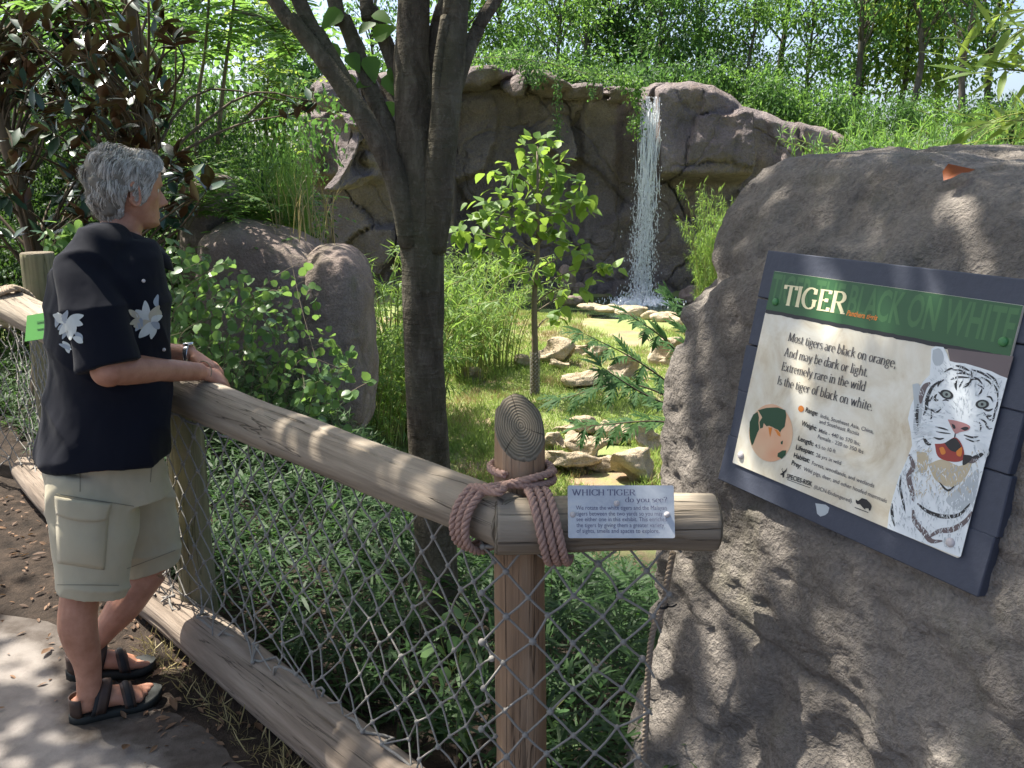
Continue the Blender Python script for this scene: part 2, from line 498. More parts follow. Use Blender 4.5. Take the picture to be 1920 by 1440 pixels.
# foliage
M['lf_bright'] = leaf_mat('leaf_bright', (.045, .115, .026), (.1, .19, .045), (.25, .45, .08), tw=.5)
M['lf_yellow'] = leaf_mat('leaf_yellowgreen', (.08, .15, .025), (.16, .23, .04), (.38, .52, .08), tw=.5)
M['lf_mid'] = leaf_mat('leaf_mid', (.03, .08, .024), (.07, .14, .04), (.16, .33, .07), tw=.45)
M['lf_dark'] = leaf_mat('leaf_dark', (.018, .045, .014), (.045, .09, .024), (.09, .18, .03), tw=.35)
M['lf_bamboo'] = leaf_mat('leaf_bamboo', (.08, .16, .04), (.17, .26, .065), (.32, .5, .09), tw=.45)
M['lf_ground'] = leaf_mat('leaf_groundcover', (.016, .044, .012), (.04, .085, .021), (.08, .18, .03), rough=.55, spec=.25, tw=.35)
M['lf_magnolia'] = leaf_mat('leaf_magnolia', (.016, .045, .02), (.03, .07, .028), (.03, .04, .01), rough=.35, spec=.45, back=(.07, .028, .013), tw=.06, coat=.35)
M['lf_vine'] = leaf_mat('leaf_vine', (.06, .125, .045), (.12, .2, .07), (.25, .42, .09), rough=.35, tw=.4)
M['lf_sapling'] = leaf_mat('leaf_sapling', (.08, .16, .03), (.15, .24, .05), (.32, .48, .07), tw=.45)
M['lf_sumac'] = leaf_mat('leaf_sumac', (.03, .08, .025), (.055, .115, .03), (.13, .28, .05), rough=.65, spec=.2, tw=.35)
M['lf_cherry'] = leaf_mat('leaf_shade_tree', (.04, .1, .018), (.09, .17, .03), (.2, .4, .05), tw=.4)
M['lf_dry'] = leaf_mat('leaf_dry', (.07, .042, .026), (.22, .13, .075), (.3, .16, .05), rough=.7, tw=.15)
M['lf_orange'] = leaf_mat('leaf_fallen_orange', (.28, .075, .02), (.28, .075, .02), (.3, .09, .02), rough=.6, tw=.25)
M['grass'] = leaf_mat('grass_blade', (.15, .24, .055), (.28, .35, .11), (.42, .56, .13), tw=.4)
M['grass_dry'] = leaf_mat('grass_blade_dry', (.24, .2, .09), (.4, .33, .16), (.36, .3, .12), tw=.3)

m = Mat('end_grain')
tc = m.n('ShaderNodeTexCoord'); mp_ = m.n('ShaderNodeMapping'); m.t.links.new(tc.outputs['Object'], mp_.inputs[0]); mp_.inputs['Scale'].default_value = (1, 1, .0)
wv = m.n('ShaderNodeTexWave'); wv.wave_type = 'RINGS'; wv.rings_direction = 'Z'; m.t.links.new(mp_.outputs[0], wv.inputs['Vector']); wv.inputs['Scale'].default_value = 62; wv.inputs['Distortion'].default_value = 5.0; wv.inputs['Detail'].default_value = 3; wv.inputs['Detail Scale'].default_value = .6
nn_ = m.noise(tc.outputs['Object'], 26, 5, .65)
c = m.ramp(wv.outputs['Fac'], [(.1, (.13, .105, .075)), (.5, (.2, .165, .12)), (.9, (.24, .205, .155))])
c = m.mix(m.math('MULTIPLY', nn_, .6), c, (.1, .085, .06))
gr = m.n('ShaderNodeTexGradient'); gr.gradient_type = 'RADIAL'; m.t.links.new(mp_.outputs[0], gr.inputs['Vector'])
sp_ = m.ramp(m.math('ABSOLUTE', m.math('SUBTRACT', m.math('FRACT', m.math('ADD', m.math('MULTIPLY', gr.outputs['Fac'], 3.0), m.math('MULTIPLY', nn_, .12))), .5)), [(0, (1, 1, 1)), (.02, (0, 0, 0))])
c = m.mix(sp_, c, (.03, .022, .016))
b = m.bsdf(**{'Base Color': c, 'Roughness': .9, 'Specular IOR Level': .2}); m.set(b.inputs['Normal'], m.bump(m.math('SUBTRACT', wv.outputs['Fac'], sp_), .4, .004)); M['endgrain'] = m.done(b)

T_HEXK = leaf_tmpl(.5, .04, .14, 'blade')
# ------------------------------------------------------------------ layout constants
P3 = np.array([.02, 1.93, 0.]); P2 = np.array([-1.16, 3.08, 0.]); P1 = np.array([-2.55, 4.75, 0.]); P0 = np.array([-4.6, 5.9, 0.])
YARD = -1.3
FN = np.array([.698, .716])                      # across the fence, towards the enclosure
def fence_q(x, y):
    q1 = FN[0] * (x - P2[0]) + FN[1] * (y - P2[1])
    d = P1 - P2; n2 = np.array([-d[1], d[0]]); n2 = -n2 / np.linalg.norm(n2) if n2[1] < 0 else n2 / np.linalg.norm(n2)
    n2 = np.array([.769, .640])
    q2 = n2[0] * (x - P2[0]) + n2[1] * (y - P2[1])
    return np.minimum(q1, q2)
def ground_z(x, y):
    x = np.asarray(x, float); y = np.asarray(y, float)
    q = fence_q(x, y)
    m = ss(-.5, 1.0, x + .25 * y)
    z = YARD * ss(.35, 3.7, q) * m
    z = z + (1 - m) * ss(1.0, 6, q) * .25
    back = ss(24.6, 27.5, y)
    z = z * (1 - back) + 2.3 * back
    right = ss(5.5, 9.5, x - .12 * y) * ss(6, 10, y) * (1 - back)
    z = z + right * 2.0
    pool = np.exp(-(((x - 3.2) / 3.1) ** 2 + ((y - 21.9) / 2.1) ** 2) ** 2)
    z = z - pool * .5
    z = z + .05 * fbm(np.stack([x * .7, y * .7, 0 * x], -1).reshape(-1, 3), 3, 3).reshape(x.shape) * ss(.3, 2, q)
    return z

def terrain(name, xs, ys, mat, dz=0.0):
    X, Y = np.meshgrid(xs, ys, indexing='ij'); Z = ground_z(X, Y) + dz
    V = np.stack([X, Y, Z], -1).reshape(-1, 3); nx, ny = len(xs), len(ys)
    i = np.arange(nx - 1)[:, None] * ny; j = np.arange(ny - 1)[None]
    F = np.stack([i + j, i + ny + j, i + ny + j + 1, i + j + 1], -1).reshape(-1, 4)
    return V, F
# ground material: sandy clay in the yard, bark mulch near the fence
m = Mat('ground_soil')
co = m.coord('Object')
sx = m.n('ShaderNodeSeparateXYZ'); m.t.links.new(co, sx.inputs[0])
n1 = m.noise(co, .55, 6, .65, .6); n2 = m.noise(co, 9, 5, .7); n3 = m.noise(co, 70, 4, .7)
sand = m.ramp(n1, [(.3, (.3, .175, .1)), (.5, (.36, .275, .185)), (.72, (.42, .35, .25))])
sand = m.mix(m.math('MULTIPLY', n2, .75), sand, (.2, .15, .085)); sand = m.mix(m.ramp(n3, [(.5, (0, 0, 0)), (.7, (.5, .5, .5))]), sand, (.16, .11, .07))
grn = m.ramp(m.noise(co, 1.1, 5, .65, .5), [(.38, (0, 0, 0)), (.52, (1, 1, 1))])
sand = m.mix(m.math('MULTIPLY', grn, .85), sand, (.2, .26, .085))
mul = m.ramp(n2, [(.35, (.018, .014, .011)), (.6, (.05, .037, .028)), (.8, (.1, .07, .05))])
mul = m.mix(m.ramp(n3, [(.6, (0, 0, 0)), (.75, (.7, .7, .7))]), mul, (.13, .095, .07))
f = m.ramp(m.math('ADD', m.math('MULTIPLY', sx.outputs['Y'], .1), m.math('MULTIPLY', n1, .2)), [(.72, (0, 0, 0)), (.86, (1, 1, 1))])
far = m.ramp(m.math('MULTIPLY', sx.outputs['Y'], .01), [(.24, (0, 0, 0)), (.27, (1, 1, 1))])
col = m.mix(f, mul, sand)
col = m.mix(far, col, (.06, .08, .025))
b = m.bsdf(**{'Base Color': col, 'Roughness': .95, 'Specular IOR Level': .15})
m.set(b.inputs['Normal'], m.bump(m.math('ADD', n2, m.math('MULTIPLY', n3, .5)), .8, .03))
M['soil'] = m.done(b)
xs = np.unique(np.concatenate([np.linspace(-150, -14, 18), np.arange(-14, 14.01, .25), np.linspace(14, 150, 18)]))
ys = np.unique(np.concatenate([np.linspace(-40, -2, 12), np.arange(-2, 30, .25), np.linspace(30, 220, 26)]))
V, F = terrain('ground', xs, ys, None)
ground = kind(link('ground', mesh_np('ground', V, F, M['soil'])), 'structure')

# path: worn grey concrete with damp, dirty patches
m = Mat('path_concrete')
co = m.coord('Object')
a1 = m.noise(co, 1.3, 6, .6, .5); a2 = m.noise(co, 11, 5, .65); a3 = m.noise(co, 130, 3, .7)
col = m.ramp(a1, [(.3, (.15, .13, .11)), (.55, (.225, .2, .178)), (.75, (.29, .265, .24))])
col = m.mix(m.math('MULTIPLY', m.ramp(a2, [(.45, (0, 0, 0)), (.75, (1, 1, 1))]), .5), col, (.09, .073, .06))
col = m.mix(m.ramp(a3, [(.62, (0, 0, 0)), (.75, (.5, .5, .5))]), col, (.1, .09, .08))
at_ = m.n('ShaderNodeAttribute'); at_.attribute_name = 'edge'
dirt = m.ramp(m.math('ADD', at_.outputs['Fac'], m.math('MULTIPLY', m.math('SUBTRACT', a1, .5), 1.6)), [(.42, (0, 0, 0)), (.62, (1, 1, 1))])
col = m.mix(m.math('MULTIPLY', dirt, m.math('ADD', .35, a2)), col, (.05, .038, .029))
b = m.bsdf(**{'Base Color': col, 'Roughness': .85, 'Specular IOR Level': .3})
m.set(b.inputs['Normal'], m.bump(m.math('ADD', a2, m.math('MULTIPLY', a3, .35)), .35, .015))
M['path'] = m.done(b)
# path edge wanders along the fence about 0.35 m in front of the bottom log
fl = np.array([P0, P1, P2, P3, [1.2, .8, 0]])[:, :2]
edge = []
for k in range(len(fl) - 1):
    for t in np.linspace(0, 1, 40, endpoint=False):
        p = fl[k] * (1 - t) + fl[k + 1] * t
        edge.append(p)
edge = np.array(edge)
tg = np.gradient(edge, axis=0); tg /= np.linalg.norm(tg, axis=1)[:, None]
nn = np.stack([tg[:, 1], -tg[:, 0]], 1)
w = .31 + .1 * fbm(np.stack([edge[:, 0] * 3, edge[:, 1] * 3, 0 * edge[:, 0]], 1), 4, 5) + .55 * ss(3.2, 4.2, edge[:, 1])
e2 = edge + nn * np.where((nn @ np.array([1, 1]))[:, None] < 0, 1, -1) * w[:, None]
far_p = np.array([-9., -9.])
rows = []; edge_f = []
for t in np.concatenate([[0, .004, .012], np.linspace(.02, .08, 5), np.linspace(.12, 1, 14)]):
    edge_f.append(np.full(len(e2), max(0., 1 - t / .05)))
    base = np.stack([np.full(len(e2), -8.0), np.linspace(5.5, -8, len(e2))], 1)
    rows.append(np.concatenate([e2 * (1 - t) + base * t, np.full((len(e2), 1), .006 if t > .003 else -.004)], 1))
Vp = np.concatenate(rows); n = len(e2)
i = np.arange(len(rows) - 1)[:, None] * n; j = np.arange(n - 1)[None]
Fp = np.stack([i + j, i + j + 1, i + n + j + 1, i + n + j], -1).reshape(-1, 4)[:, ::-1]
me_p = mesh_np('path', Vp, Fp, M['path']); at_e = me_p.attributes.new('edge', 'FLOAT', 'POINT'); at_e.data.foreach_set('value', np.concatenate(edge_f).astype(np.float32))
path = kind(link('path', me_p), 'structure')

# ------------------------------------------------------------------ cliff
cliff = thing('rock_cliff', 'tall grey-brown rock cliff with a waterfall notch behind the grassy yard', 'cliff', (0, 24, -1.5))
def blk(name, x0, y0, x1, y1, Y, dep, seed, e=.45, amp=.07, freq=1.6, crack=.03, flat=.5, n=34, parent=None, mat='cliff', tilt=(0, 0), back=.35, rot=0):
    a = at_y(x0, y1, Y); c = at_y(x1, y0, Y)
    ctr = np.array([(a[0] + c[0]) / 2, Y + dep * back, (a[2] + c[2]) / 2]); sz = np.array([abs(c[0] - a[0]), dep, abs(c[2] - a[2])])
    V, F = superrock(ctr, sz * np.array([1.03, 1, 1.03]), n, e, amp, freq, seed, rot, crack, flat, tilt)
    return part(name, V, F, M[mat], parent if parent is not None else cliff)
def wall(name, prof, ybot, Y, dep, seed, nx=120, nv=90, cells=46, relief=.2, back=2.6, crack=.09):
    """rock wall: top outline and extent from the picture, relief from broken facets with recessed joints"""
    r_ = np.random.default_rng(seed); px_ = np.array([p[0] for p in prof], float); py_ = np.array([p[1] for p in prof], float)
    U = np.linspace(px_[0], px_[-1], nx); yt = np.interp(U, px_, py_) + 2.2 * fbm(np.stack([U * .06, 0 * U, 0 * U + seed], 1), 3, seed)
    v = np.linspace(0, 1, nv) ** 1.1; GX, GV = np.meshgrid(U, v, indexing='ij'); GY = yt[:, None] + (ybot - yt[:, None]) * GV
    q = np.stack([GX, GY, 0 * GX], -1).reshape(-1, 3); wp = q[:, :2] + 14 * np.stack([fbm(q * .03, 3, seed + 1), fbm(q * .03 + 9, 3, seed + 2)], 1)
    sd_ = np.stack([r_.uniform(px_[0], px_[-1], cells), r_.uniform(py_.min(), ybot, cells)], 1); dd = np.linalg.norm((wp[:, None] - sd_[None]) * [1, .8], axis=2)
    o_ = np.argsort(dd, 1); f1 = np.take_along_axis(dd, o_[:, :1], 1)[:, 0]; f2 = np.take_along_axis(dd, o_[:, 1:2], 1)[:, 0]; ci = o_[:, 0]
    val = r_.uniform(-1, 1, cells); tl = r_.normal(0, .012, (cells, 2)); rel = val[ci] + np.einsum('ij,ij->i', tl[ci], wp - sd_[ci])
    soft = ss(0, 5, f2 - f1); D = relief * rel * soft - .16 * fbm(q * .022 + 5, 4, seed + 3) - .05 * fbm(q * .1, 3, seed + 4) + crack * ss(3.2, .3, f2 - f1)
    D = D.reshape(nx, nv) + np.array([[dep(x_, y_) for y_ in row] for x_, row in zip(U, GY)])
    D += .35 * np.clip(1 - GV / .035, 0, 1) ** 2            # rounded brow
    R = (_cp + (720 - GY) / FPX * _sp); T_ = Y / R
    G = np.stack([(GX - 960) / FPX * T_, np.full_like(T_, Y) + D, CAMZ + (-_sp + (720 - GY) / FPX * _cp) * T_], -1)
    tops = []
    for k, bk in enumerate(np.linspace(back, .12, 9)):
        t_ = G[:, 0].copy(); t_[:, 1] += bk; t_[:, 2] += .02 + .1 * fbm(np.stack([t_[:, 0], t_[:, 1], 0 * t_[:, 0]], 1) * .9, 3, seed + 6) - .06 * bk; tops.append(t_)
    G = np.concatenate([np.stack(tops, 1), G], 1)
    sl = [G[:1] + np.array([0, b_, 0]) for b_ in (2.4, 1.2, .35)]; sr = [G[-1:] + np.array([0, b_, 0]) for b_ in (.35, 1.2, 2.4)]
    G = np.concatenate(sl + [G] + sr, 0); n0, n1 = G.shape[:2]; i = np.arange(n0 - 1)[:, None] * n1; j = np.arange(n1 - 1)[None]
    return part(name, G.reshape(-1, 3), np.stack([i + j, i + n1 + j, i + n1 + j + 1, i + j + 1], -1).reshape(-1, 4)[:, ::-1], M['cliff'], cliff)
wall('rock_face', [(826, 152), (870, 150), (950, 152), (1000, 160), (1060, 168), (1120, 176), (1204, 180)], 650, 24.1, lambda x, y: .35 * ss(190, 240, y) - .3 * ss(1085, 1100, x) * ss(1175, 1150, x) - .15 * ss(420, 640, y), 1, 150, 100, 26, .17)
wall('rock_face', [(1150, 196), (1300, 196)], 650, 25.0, lambda x, y: 0, 3, 50, 60, 9)
wall('rock_head', [(1236, 162), (1256, 152), (1300, 150), (1345, 160), (1385, 178), (1408, 196)], 650, 23.4, lambda x, y: -.25 * ss(215, 300, y) * ss(345, 320, y) + 1.0 * ss(322, 350, y), 6, 80, 110, 11, .2)
wall('rock_ridge', [(1392, 192), (1430, 206), (1480, 222), (1520, 231), (1560, 236), (1610, 262)], 650, 24.0, lambda x, y: .002 * (x - 1392), 8, 80, 70, 9, .18)
wall('rock_face', [(578, 150), (610, 130), (650, 127), (700, 132), (760, 128), (850, 142)], 650, 23.2, lambda x, y: -1.2 * ss(205, 225, y) * ss(350, 325, y) * ss(735, 700, x) + .4 * ss(165, 180, y) * ss(215, 200, y), 5, 120, 100, 24, .22)
blk('rock_notch', 1206, 148, 1262, 196, 24.3, 1.6, 7, .5, .08, 1.6, 0, .5, 22)
blk('rock_ledge', 835, 116, 966, 168, 23.6, 2.6, 10, .4, .06, 2.2, .02, .5, 30)
blk('rock_ledge', 938, 120, 1016, 186, 23.7, 2.4, 11, .45, .08, 2.0, .02, .6, 26)
blk('rock_ledge', 992, 128, 1080, 186, 23.4, 2.4, 12, .45, .08, 2.0, .02, .6, 26, tilt=(-.12, 0))
blk('rock_ledge', 1058, 150, 1130, 186, 23.5, 2.2, 13, .35, .07, 2.0, .01, .5, 26)
blk('rock_ledge', 1108, 152, 1200, 190, 23.2, 2.4, 14, .35, .07, 2.0, .01, .6, 26)
blk('rock_bulge', 584, 205, 726, 352, 19.6, 2.6, 15, .5, .085, 1.7, .03, .9, 50, tilt=(.1, .05))
blk('rock_block', 582, 128, 668, 225, 21.4, 2.4, 17, .4, .06, 2.4, .05, .4, 34)

# ------------------------------------------------------------------ pool, waterfall
m = Mat('pool_water')
co = m.coord('Object')
h = m.math('ADD', m.noise(co, 5, 4, .6), m.math('MULTIPLY', m.noise(co, 17, 3, .6), .4))
b = m.bsdf(**{'Base Color': (.03, .05, .018), 'Roughness': .06, 'Specular IOR Level': .5, 'IOR': 1.33})
m.set(b.inputs['Normal'], m.bump(h, .5, .08))
M['water'] = m.done(b)
POOLZ = -1.46
ang = np.linspace(0, 2 * np.pi, 72, endpoint=False)
rr = 1 + .06 * np.sin(ang * 3 + 1) + .05 * np.sin(ang * 5)
ring = np.stack([3.2 + 3.5 * rr * np.cos(ang), 21.9 + 2.6 * rr * np.sin(ang), np.full(72, POOLZ)], 1)
Vw = np.concatenate([ring, [[3.2, 21.9, POOLZ]]]); Fw = np.stack([np.arange(72), (np.arange(72) + 1) % 72, np.full(72, 72)], 1)
pool = kind(link('pool_water', mesh_np('pool_water', Vw, Fw, M['water'])), 'structure')

m = Mat('falling_water')
co = m.coord('Object', (9, 9, 1.2))
nz = m.noise(co, 3, 5, .65)
b = m.bsdf(**{'Base Color': (.85, .88, .92), 'Roughness': .25, 'Specular IOR Level': .6})
tl = m.n('ShaderNodeBsdfTranslucent'); tl.inputs[0].default_value = (.85, .88, .92, 1)
mx0 = m.n('ShaderNodeMixShader'); mx0.inputs[0].default_value = .45
m.t.links.new(b.outputs[0], mx0.inputs[1]); m.t.links.new(tl.outputs[0], mx0.inputs[2])
tr = m.n('ShaderNodeBsdfTransparent')
gl = m.n('ShaderNodeBsdfGlossy'); gl.inputs['Roughness'].default_value = .1
mx = m.n('ShaderNodeMixShader'); m.set(mx.inputs[0], m.ramp(nz, [(.42, (.25, .25, .25)), (.62, (.95, .95, .95))]))
m.t.links.new(tr.outputs[0], mx.inputs[1]); m.t.links.new(mx0.outputs[0], mx.inputs[2])
M['fall'] = m.done(mx)
M['foam'] = plain('water_foam', (.82, .86, .88), .5, .5)
wf = thing('waterfall', 'thin white waterfall dropping from the cliff notch into the pool', 'waterfall', at_y(1222, 182, 23.3))
top = at_y(1222, 180, 23.3); bot = at_y(1201, 560, 22.9); bot[2] = POOLZ
H = top[2] - bot[2]
sh = MB()
r2 = np.random.default_rng(3)
def fall_path(u, t):
    """u across -1..1, t 0..1 down"""
    w = .23 - .05 * t
    x = top[0] + (bot[0] - top[0]) * t ** .9 + u * w
    y = top[1] - .55 * np.sqrt(t + 1e-4) + .15
    return np.stack([x, y, top[2] - H * t], -1)
# lip sheet: thin wavy curtain that tears apart half-way down
nu, nt = 30, 150
U, T = np.meshgrid(np.linspace(-1, 1, nu), np.linspace(0, .96, nt), indexing='ij')
S = fall_path(U, T); S[..., 1] += .02 * fbm(np.stack([U * 6, T * 10, 0 * U], -1).reshape(-1, 3), 3, 4).reshape(nu, nt) * (1 + 3 * T)
i = np.arange(nu - 1)[:, None] * nt; j = np.arange(nt - 1)[None]
Fq = np.stack([i + j, i + nt + j, i + nt + j + 1, i + j + 1], -1).reshape(-1, 4)
keep = fbm(np.stack([U * 4.2, T * 12, 0 * U + 5], -1).reshape(-1, 3), 3, 8) + .3 - T.ravel() * .62 - np.abs(U.ravel()) * .12 > -.1
Fq = Fq[keep[Fq].all(1)]
part('water_sheet', S.reshape(-1, 3), Fq, M['fall'], wf)
st = MB()
for k in range(620):
    t0 = r2.random() ** .8 * .97; ln = r2.uniform(.03, .13) * (1.5 - t0)
    u = np.clip(r2.normal(0, .5 + .25 * t0), -1.5, 1.5)
    tt = np.linspace(t0, min(t0 + ln, 1), 6)
    P = fall_path(np.full(6, u), tt) + np.array([0, r2.normal(0, .06), 0])
    P[:, 0] += .02 * np.sin(np.linspace(0, r2.uniform(1, 5), 6) + k)
    R = r2.uniform(.004, .010) * np.array([.2, .8, 1, 1, .7, .1])
    st.add(*tube(P, R, 4, (0, 1, 0), cap=False))
kind(st.part('water_streak', M['foam'], wf), 'stuff')
dr = MB()
O6 = np.array([[1, 0, 0], [-1, 0, 0], [0, 1, 0], [0, -1, 0], [0, 0, 3.6], [0, 0, -3.6]]); O8 = np.array([[0, 2, 4], [2, 1, 4], [1, 3, 4], [3, 0, 4], [2, 0, 5], [1, 2, 5], [3, 1, 5], [0, 3, 5]])
nd = 3400
t = r2.random(nd) ** .55
P = fall_path(r2.normal(0, .55, nd) * (1 + .7 * t), t); P[:, 1] += r2.normal(0, .12, nd)
Sz = r2.uniform(.003, .009, nd) * (1 + .4 * t)
dr.add((P[:, None] + O6[None] * Sz[:, None, None]).reshape(-1, 3), (O8[None] + (np.arange(nd) * 6)[:, None, None]).reshape(-1, 3))
ns = 1100
a = r2.random(ns) * 6.28; rad = np.abs(r2.normal(0, .5, ns)); P = np.stack([bot[0] + rad * np.cos(a), bot[1] - .3 + rad * np.sin(a) * .8, POOLZ + np.abs(r2.normal(0, .22, ns)) * np.exp(-rad)], 1)
Sz = r2.uniform(.005, .014, ns)
dr.add((P[:, None] + O6[None] * Sz[:, None, None]).reshape(-1, 3), (O8[None] + (np.arange(ns) * 6)[:, None, None]).reshape(-1, 3))
kind(dr.part('droplet', M['foam'], wf), 'stuff')
V, F = superrock((bot[0], bot[1] - .35, POOLZ + .005), (1.5, 1.0, .14), 26, .9, .35, 5, 33)
V[:, 2] = np.maximum(V[:, 2], POOLZ - .02)
part('splash_foam', V, F, M['foam'], wf)

# ------------------------------------------------------------------ pool edge stones and limestone blocks
def stone(name, x0, y0, x1, y1, label, grp, cat='rock', mat='lime', seed=0, dep=None, e=.6, Y=None, amp=.1, flat=.8, n=18, tilt=(0, 0), rot=0):
    zb = YARD
    if Y is None: Y = at_z((x0 + x1) / 2, y1, zb)[1]
    a = at_y(x0, y1, Y); c = at_y(x1, y0, Y)
    w = abs(c[0] - a[0]); h = abs(c[2] - a[2]); d = dep or w * .75
    ctr = np.array([(a[0] + c[0]) / 2, Y + d * .4, (a[2] + c[2]) / 2 - h * .08])
    gz = float(ground_z(np.array([ctr[0]]), np.array([ctr[1]]))[0])
    V, F = superrock((0, 0, 0), (w * 1.22, d * 1.1, h * 1.3), n, e, amp, 1.9, seed, rot, 0, flat, tilt)
    o = link(name, mesh_np(name, V, F, M[mat]), None, ctr)
    return tag(o, label, cat, grp)
g1 = 'pale limestone blocks on the yard terraces'
lime = [  # x0,y0,x1,y1 in photo pixels
 (1066, 812, 1152, 866, 'chunky pale limestone block with a rough lit face, lying between the two terrace rows'),
 (1040, 786, 1112, 816, 'flat pale limestone slab beside the small grassy gap, top row right of the fence post'),
 (1118, 786, 1200, 830, 'long pale limestone block with a jagged underside in the upper terrace row'),
 (1186, 800, 1240, 850, 'pale limestone block tucked against the dark boulder in the terrace row'),
 (1024, 816, 1062, 852, 'small pale limestone block half hidden by the fence post top'),
 (1024, 850, 1122, 892, 'broad pale limestone slab in the lowest terrace row by the fence post'),
 (1150, 842, 1236, 910, 'large pale limestone block at the bottom corner beside the boulder'),
 (1104, 862, 1160, 886, 'thin shaded limestone slab wedged behind the lowest terrace blocks'),
 (1062, 690, 1146, 732, 'lone wedge-shaped limestone rock in the grass with a sunlit left face'),
 (1008, 640, 1078, 690, 'stacked limestone ledge rock behind the sapling trunk'),
 (1070, 645, 1136, 676, 'flat limestone ledge rock beside the sapling, with grass on top'),
 (960, 668, 1000, 694, 'small cream limestone rock left of the sapling trunk'),
 (1030, 672, 1066, 698, 'squat limestone rock under the ledge, in shadow'),
 (1145, 670, 1200, 712, 'limestone rock half covered by the cut-leaf branches'),
 (1225, 640, 1290, 690, 'sunlit limestone rock seen through the cut-leaf branches near the boulder'),
 (862, 692, 900, 716, 'small limestone rock half hidden in the bamboo'),
]
for k, (x0, y0, x1, y1, lab) in enumerate(lime):
    stone('limestone_rock', x0, y0, x1, y1, lab, g1, 'rock', 'lime', 40 + k, tilt=(rng.uniform(-.12, .12), rng.uniform(-.1, .1)), n=20)
g2 = 'grey stones edging the pool'
edge_st = [(1085, 570, 1130, 581), (1122, 573, 1172, 586), (1158, 577, 1218, 592), (1205, 584, 1240, 598), (1225, 588, 1275, 604), (1262, 596, 1310, 611), (1280, 538, 1330, 570), (1296, 556, 1345, 586), (1052, 556, 1092, 572), (1046, 500, 1080, 552), (1070, 528, 1098, 556)]
for k, (x0, y0, x1, y1) in enumerate(edge_st):
    lab = 'low grey stone edging the near side of the pool' if k < 6 else ('rounded boulder at the pool end beside the bamboo' if k < 8 else 'tan rock at the foot of the cliff beside the pool')
    stone('pool_stone', x0, y0, x1, y1, lab, g2, 'stone', 'lime' if k < 6 else 'bank_rock', 70 + k, e=.75, amp=.07, flat=.4, n=16, Y=None if k < 6 or k == 8 else 22.6)

# ------------------------------------------------------------------ bank boulder behind the man's arms
bb = thing('bank_boulder', 'weathered brown boulder with a sunlit flat top behind the round-leaved vines', 'boulder', at_y(520, 700, 7.2))
blk('rock_block', 372, 412, 600, 800, 7.1, 1.3, 52, .5, .05, 1.9, .015, .15, 46, bb, 'bank_rock', tilt=(-.14, .06))
blk('rock_block', 560, 470, 682, 830, 7.0, 1.1, 53, .55, .05, 1.8, .015, .12, 44, bb, 'bank_rock', tilt=(-.1, 0))
blk('rock_block', 330, 330, 420, 560, 7.6, .9, 54, .6, .07, 1.9, .02, .15, 30, bb, 'bank_rock')

# ------------------------------------------------------------------ big boulder carrying the sign
SG_n = np.array([-.87295, -.44728, .19466]); SG_n /= np.linalg.norm(SG_n)
SG_T = 2.0
SG_TL = at_t(1452, 508, SG_T)
SG_e1 = np.array([.45481, -.89056, -.0067]); SG_e1 -= SG_n * SG_e1.dot(SG_n); SG_e1 /= np.linalg.norm(SG_e1)
SG_e2 = np.cross(SG_e1, SG_n); SG_e2 *= np.sign(-SG_e2[2]); SG_e2 /= np.linalg.norm(SG_e2)    # down the sign
BA = np.array([SG_e1[0], SG_e1[1]]); BA /= np.linalg.norm(BA); BB = np.array([.8899, .4562])
V, F = cubesphere(150)
p = 2 / .2
Q = V * ((np.abs(V) ** p).sum(1) ** (-1 / p))[:, None]
z = .82 + .9 * Q[:, 2]
zz = np.clip(z, -.1, 1.8)
a0 = np.interp(zz, [-.1, .25, .6, 1.0, 1.3, 1.5, 1.75], [-.28, -.28, -.38, -.46, -.46, -.47, -.52])
a1 = np.full_like(zz, 2.0)
ta = (Q[:, 0] + 1) / 2; tb = (Q[:, 1] + 1) / 2
aa = a0 + (a1 - a0) * ta
b0 = .199 * (zz - SG_TL[2]) + .035
b0 = b0 + .10 * ss(1.35, 1.7, zz) - .05 * ss(.5, .2, zz)
b1 = np.full_like(zz, 1.25)
bb_ = b0 + (b1 - b0) * tb
W = np.stack([SG_TL[0] + BA[0] * aa + BB[0] * bb_, SG_TL[1] + BA[1] * aa + BB[1] * bb_, z - .05 * (aa - .2) * ss(1.2, 1.7, z)], 1)
front = ss(.25, 0., tb)
flank = ss(.12, 0, ta) + front * ss(.2, .03, ta)
nr = V / np.array([1.1, .6, .9]); nr /= np.linalg.norm(nr, axis=1)[:, None]
NR = np.stack([BA[0] * nr[:, 0] + BB[0] * nr[:, 1], BA[1] * nr[:, 0] + BB[1] * nr[:, 1], nr[:, 2]], 1)
d = (.035 - .015 * np.clip(flank, 0, 1)) * fbm(W * 1.8, 4, 21) + .017 * fbm(W * 8, 4, 22) + .006 * fbm(W * 30, 3, 24)
rd = ridge(np.stack([W[:, 0] * 2.2 + W[:, 1] * 1.0, W[:, 2] * .9 + W[:, 0], W[:, 1] * 2.2], 1) + .3 * fbm(W * 3, 3, 25)[:, None], 26)
d -= (.018 + .018 * flank) * ss(.8, .99, rd)
d += .03 * np.maximum(fbm(W * 4.5 + 3, 3, 27), 0) * ss(.75, .3, W[:, 2])          # lumpy foot
d -= .035 * ss(.88, .99, ridge(W * np.array([2.6, 2.6, 1.6]) + .5 * fbm(W * 3, 3, 30)[:, None] + 4, 29)) * ss(.85, .5, W[:, 2])
d -= .010 * ss(.25, .6, vnoise(W * 24 + 3, 41)) + .012 * ss(.3, .65, vnoise(W * 11 + 8, 42)) * (.3 + flank)
d += .028 * np.clip(flank, 0, 1) * (ridge(W * np.array([3.4, 3.4, 1.3]) + .35 * fbm(W * 4, 3, 44)[:, None], 43) - .72)
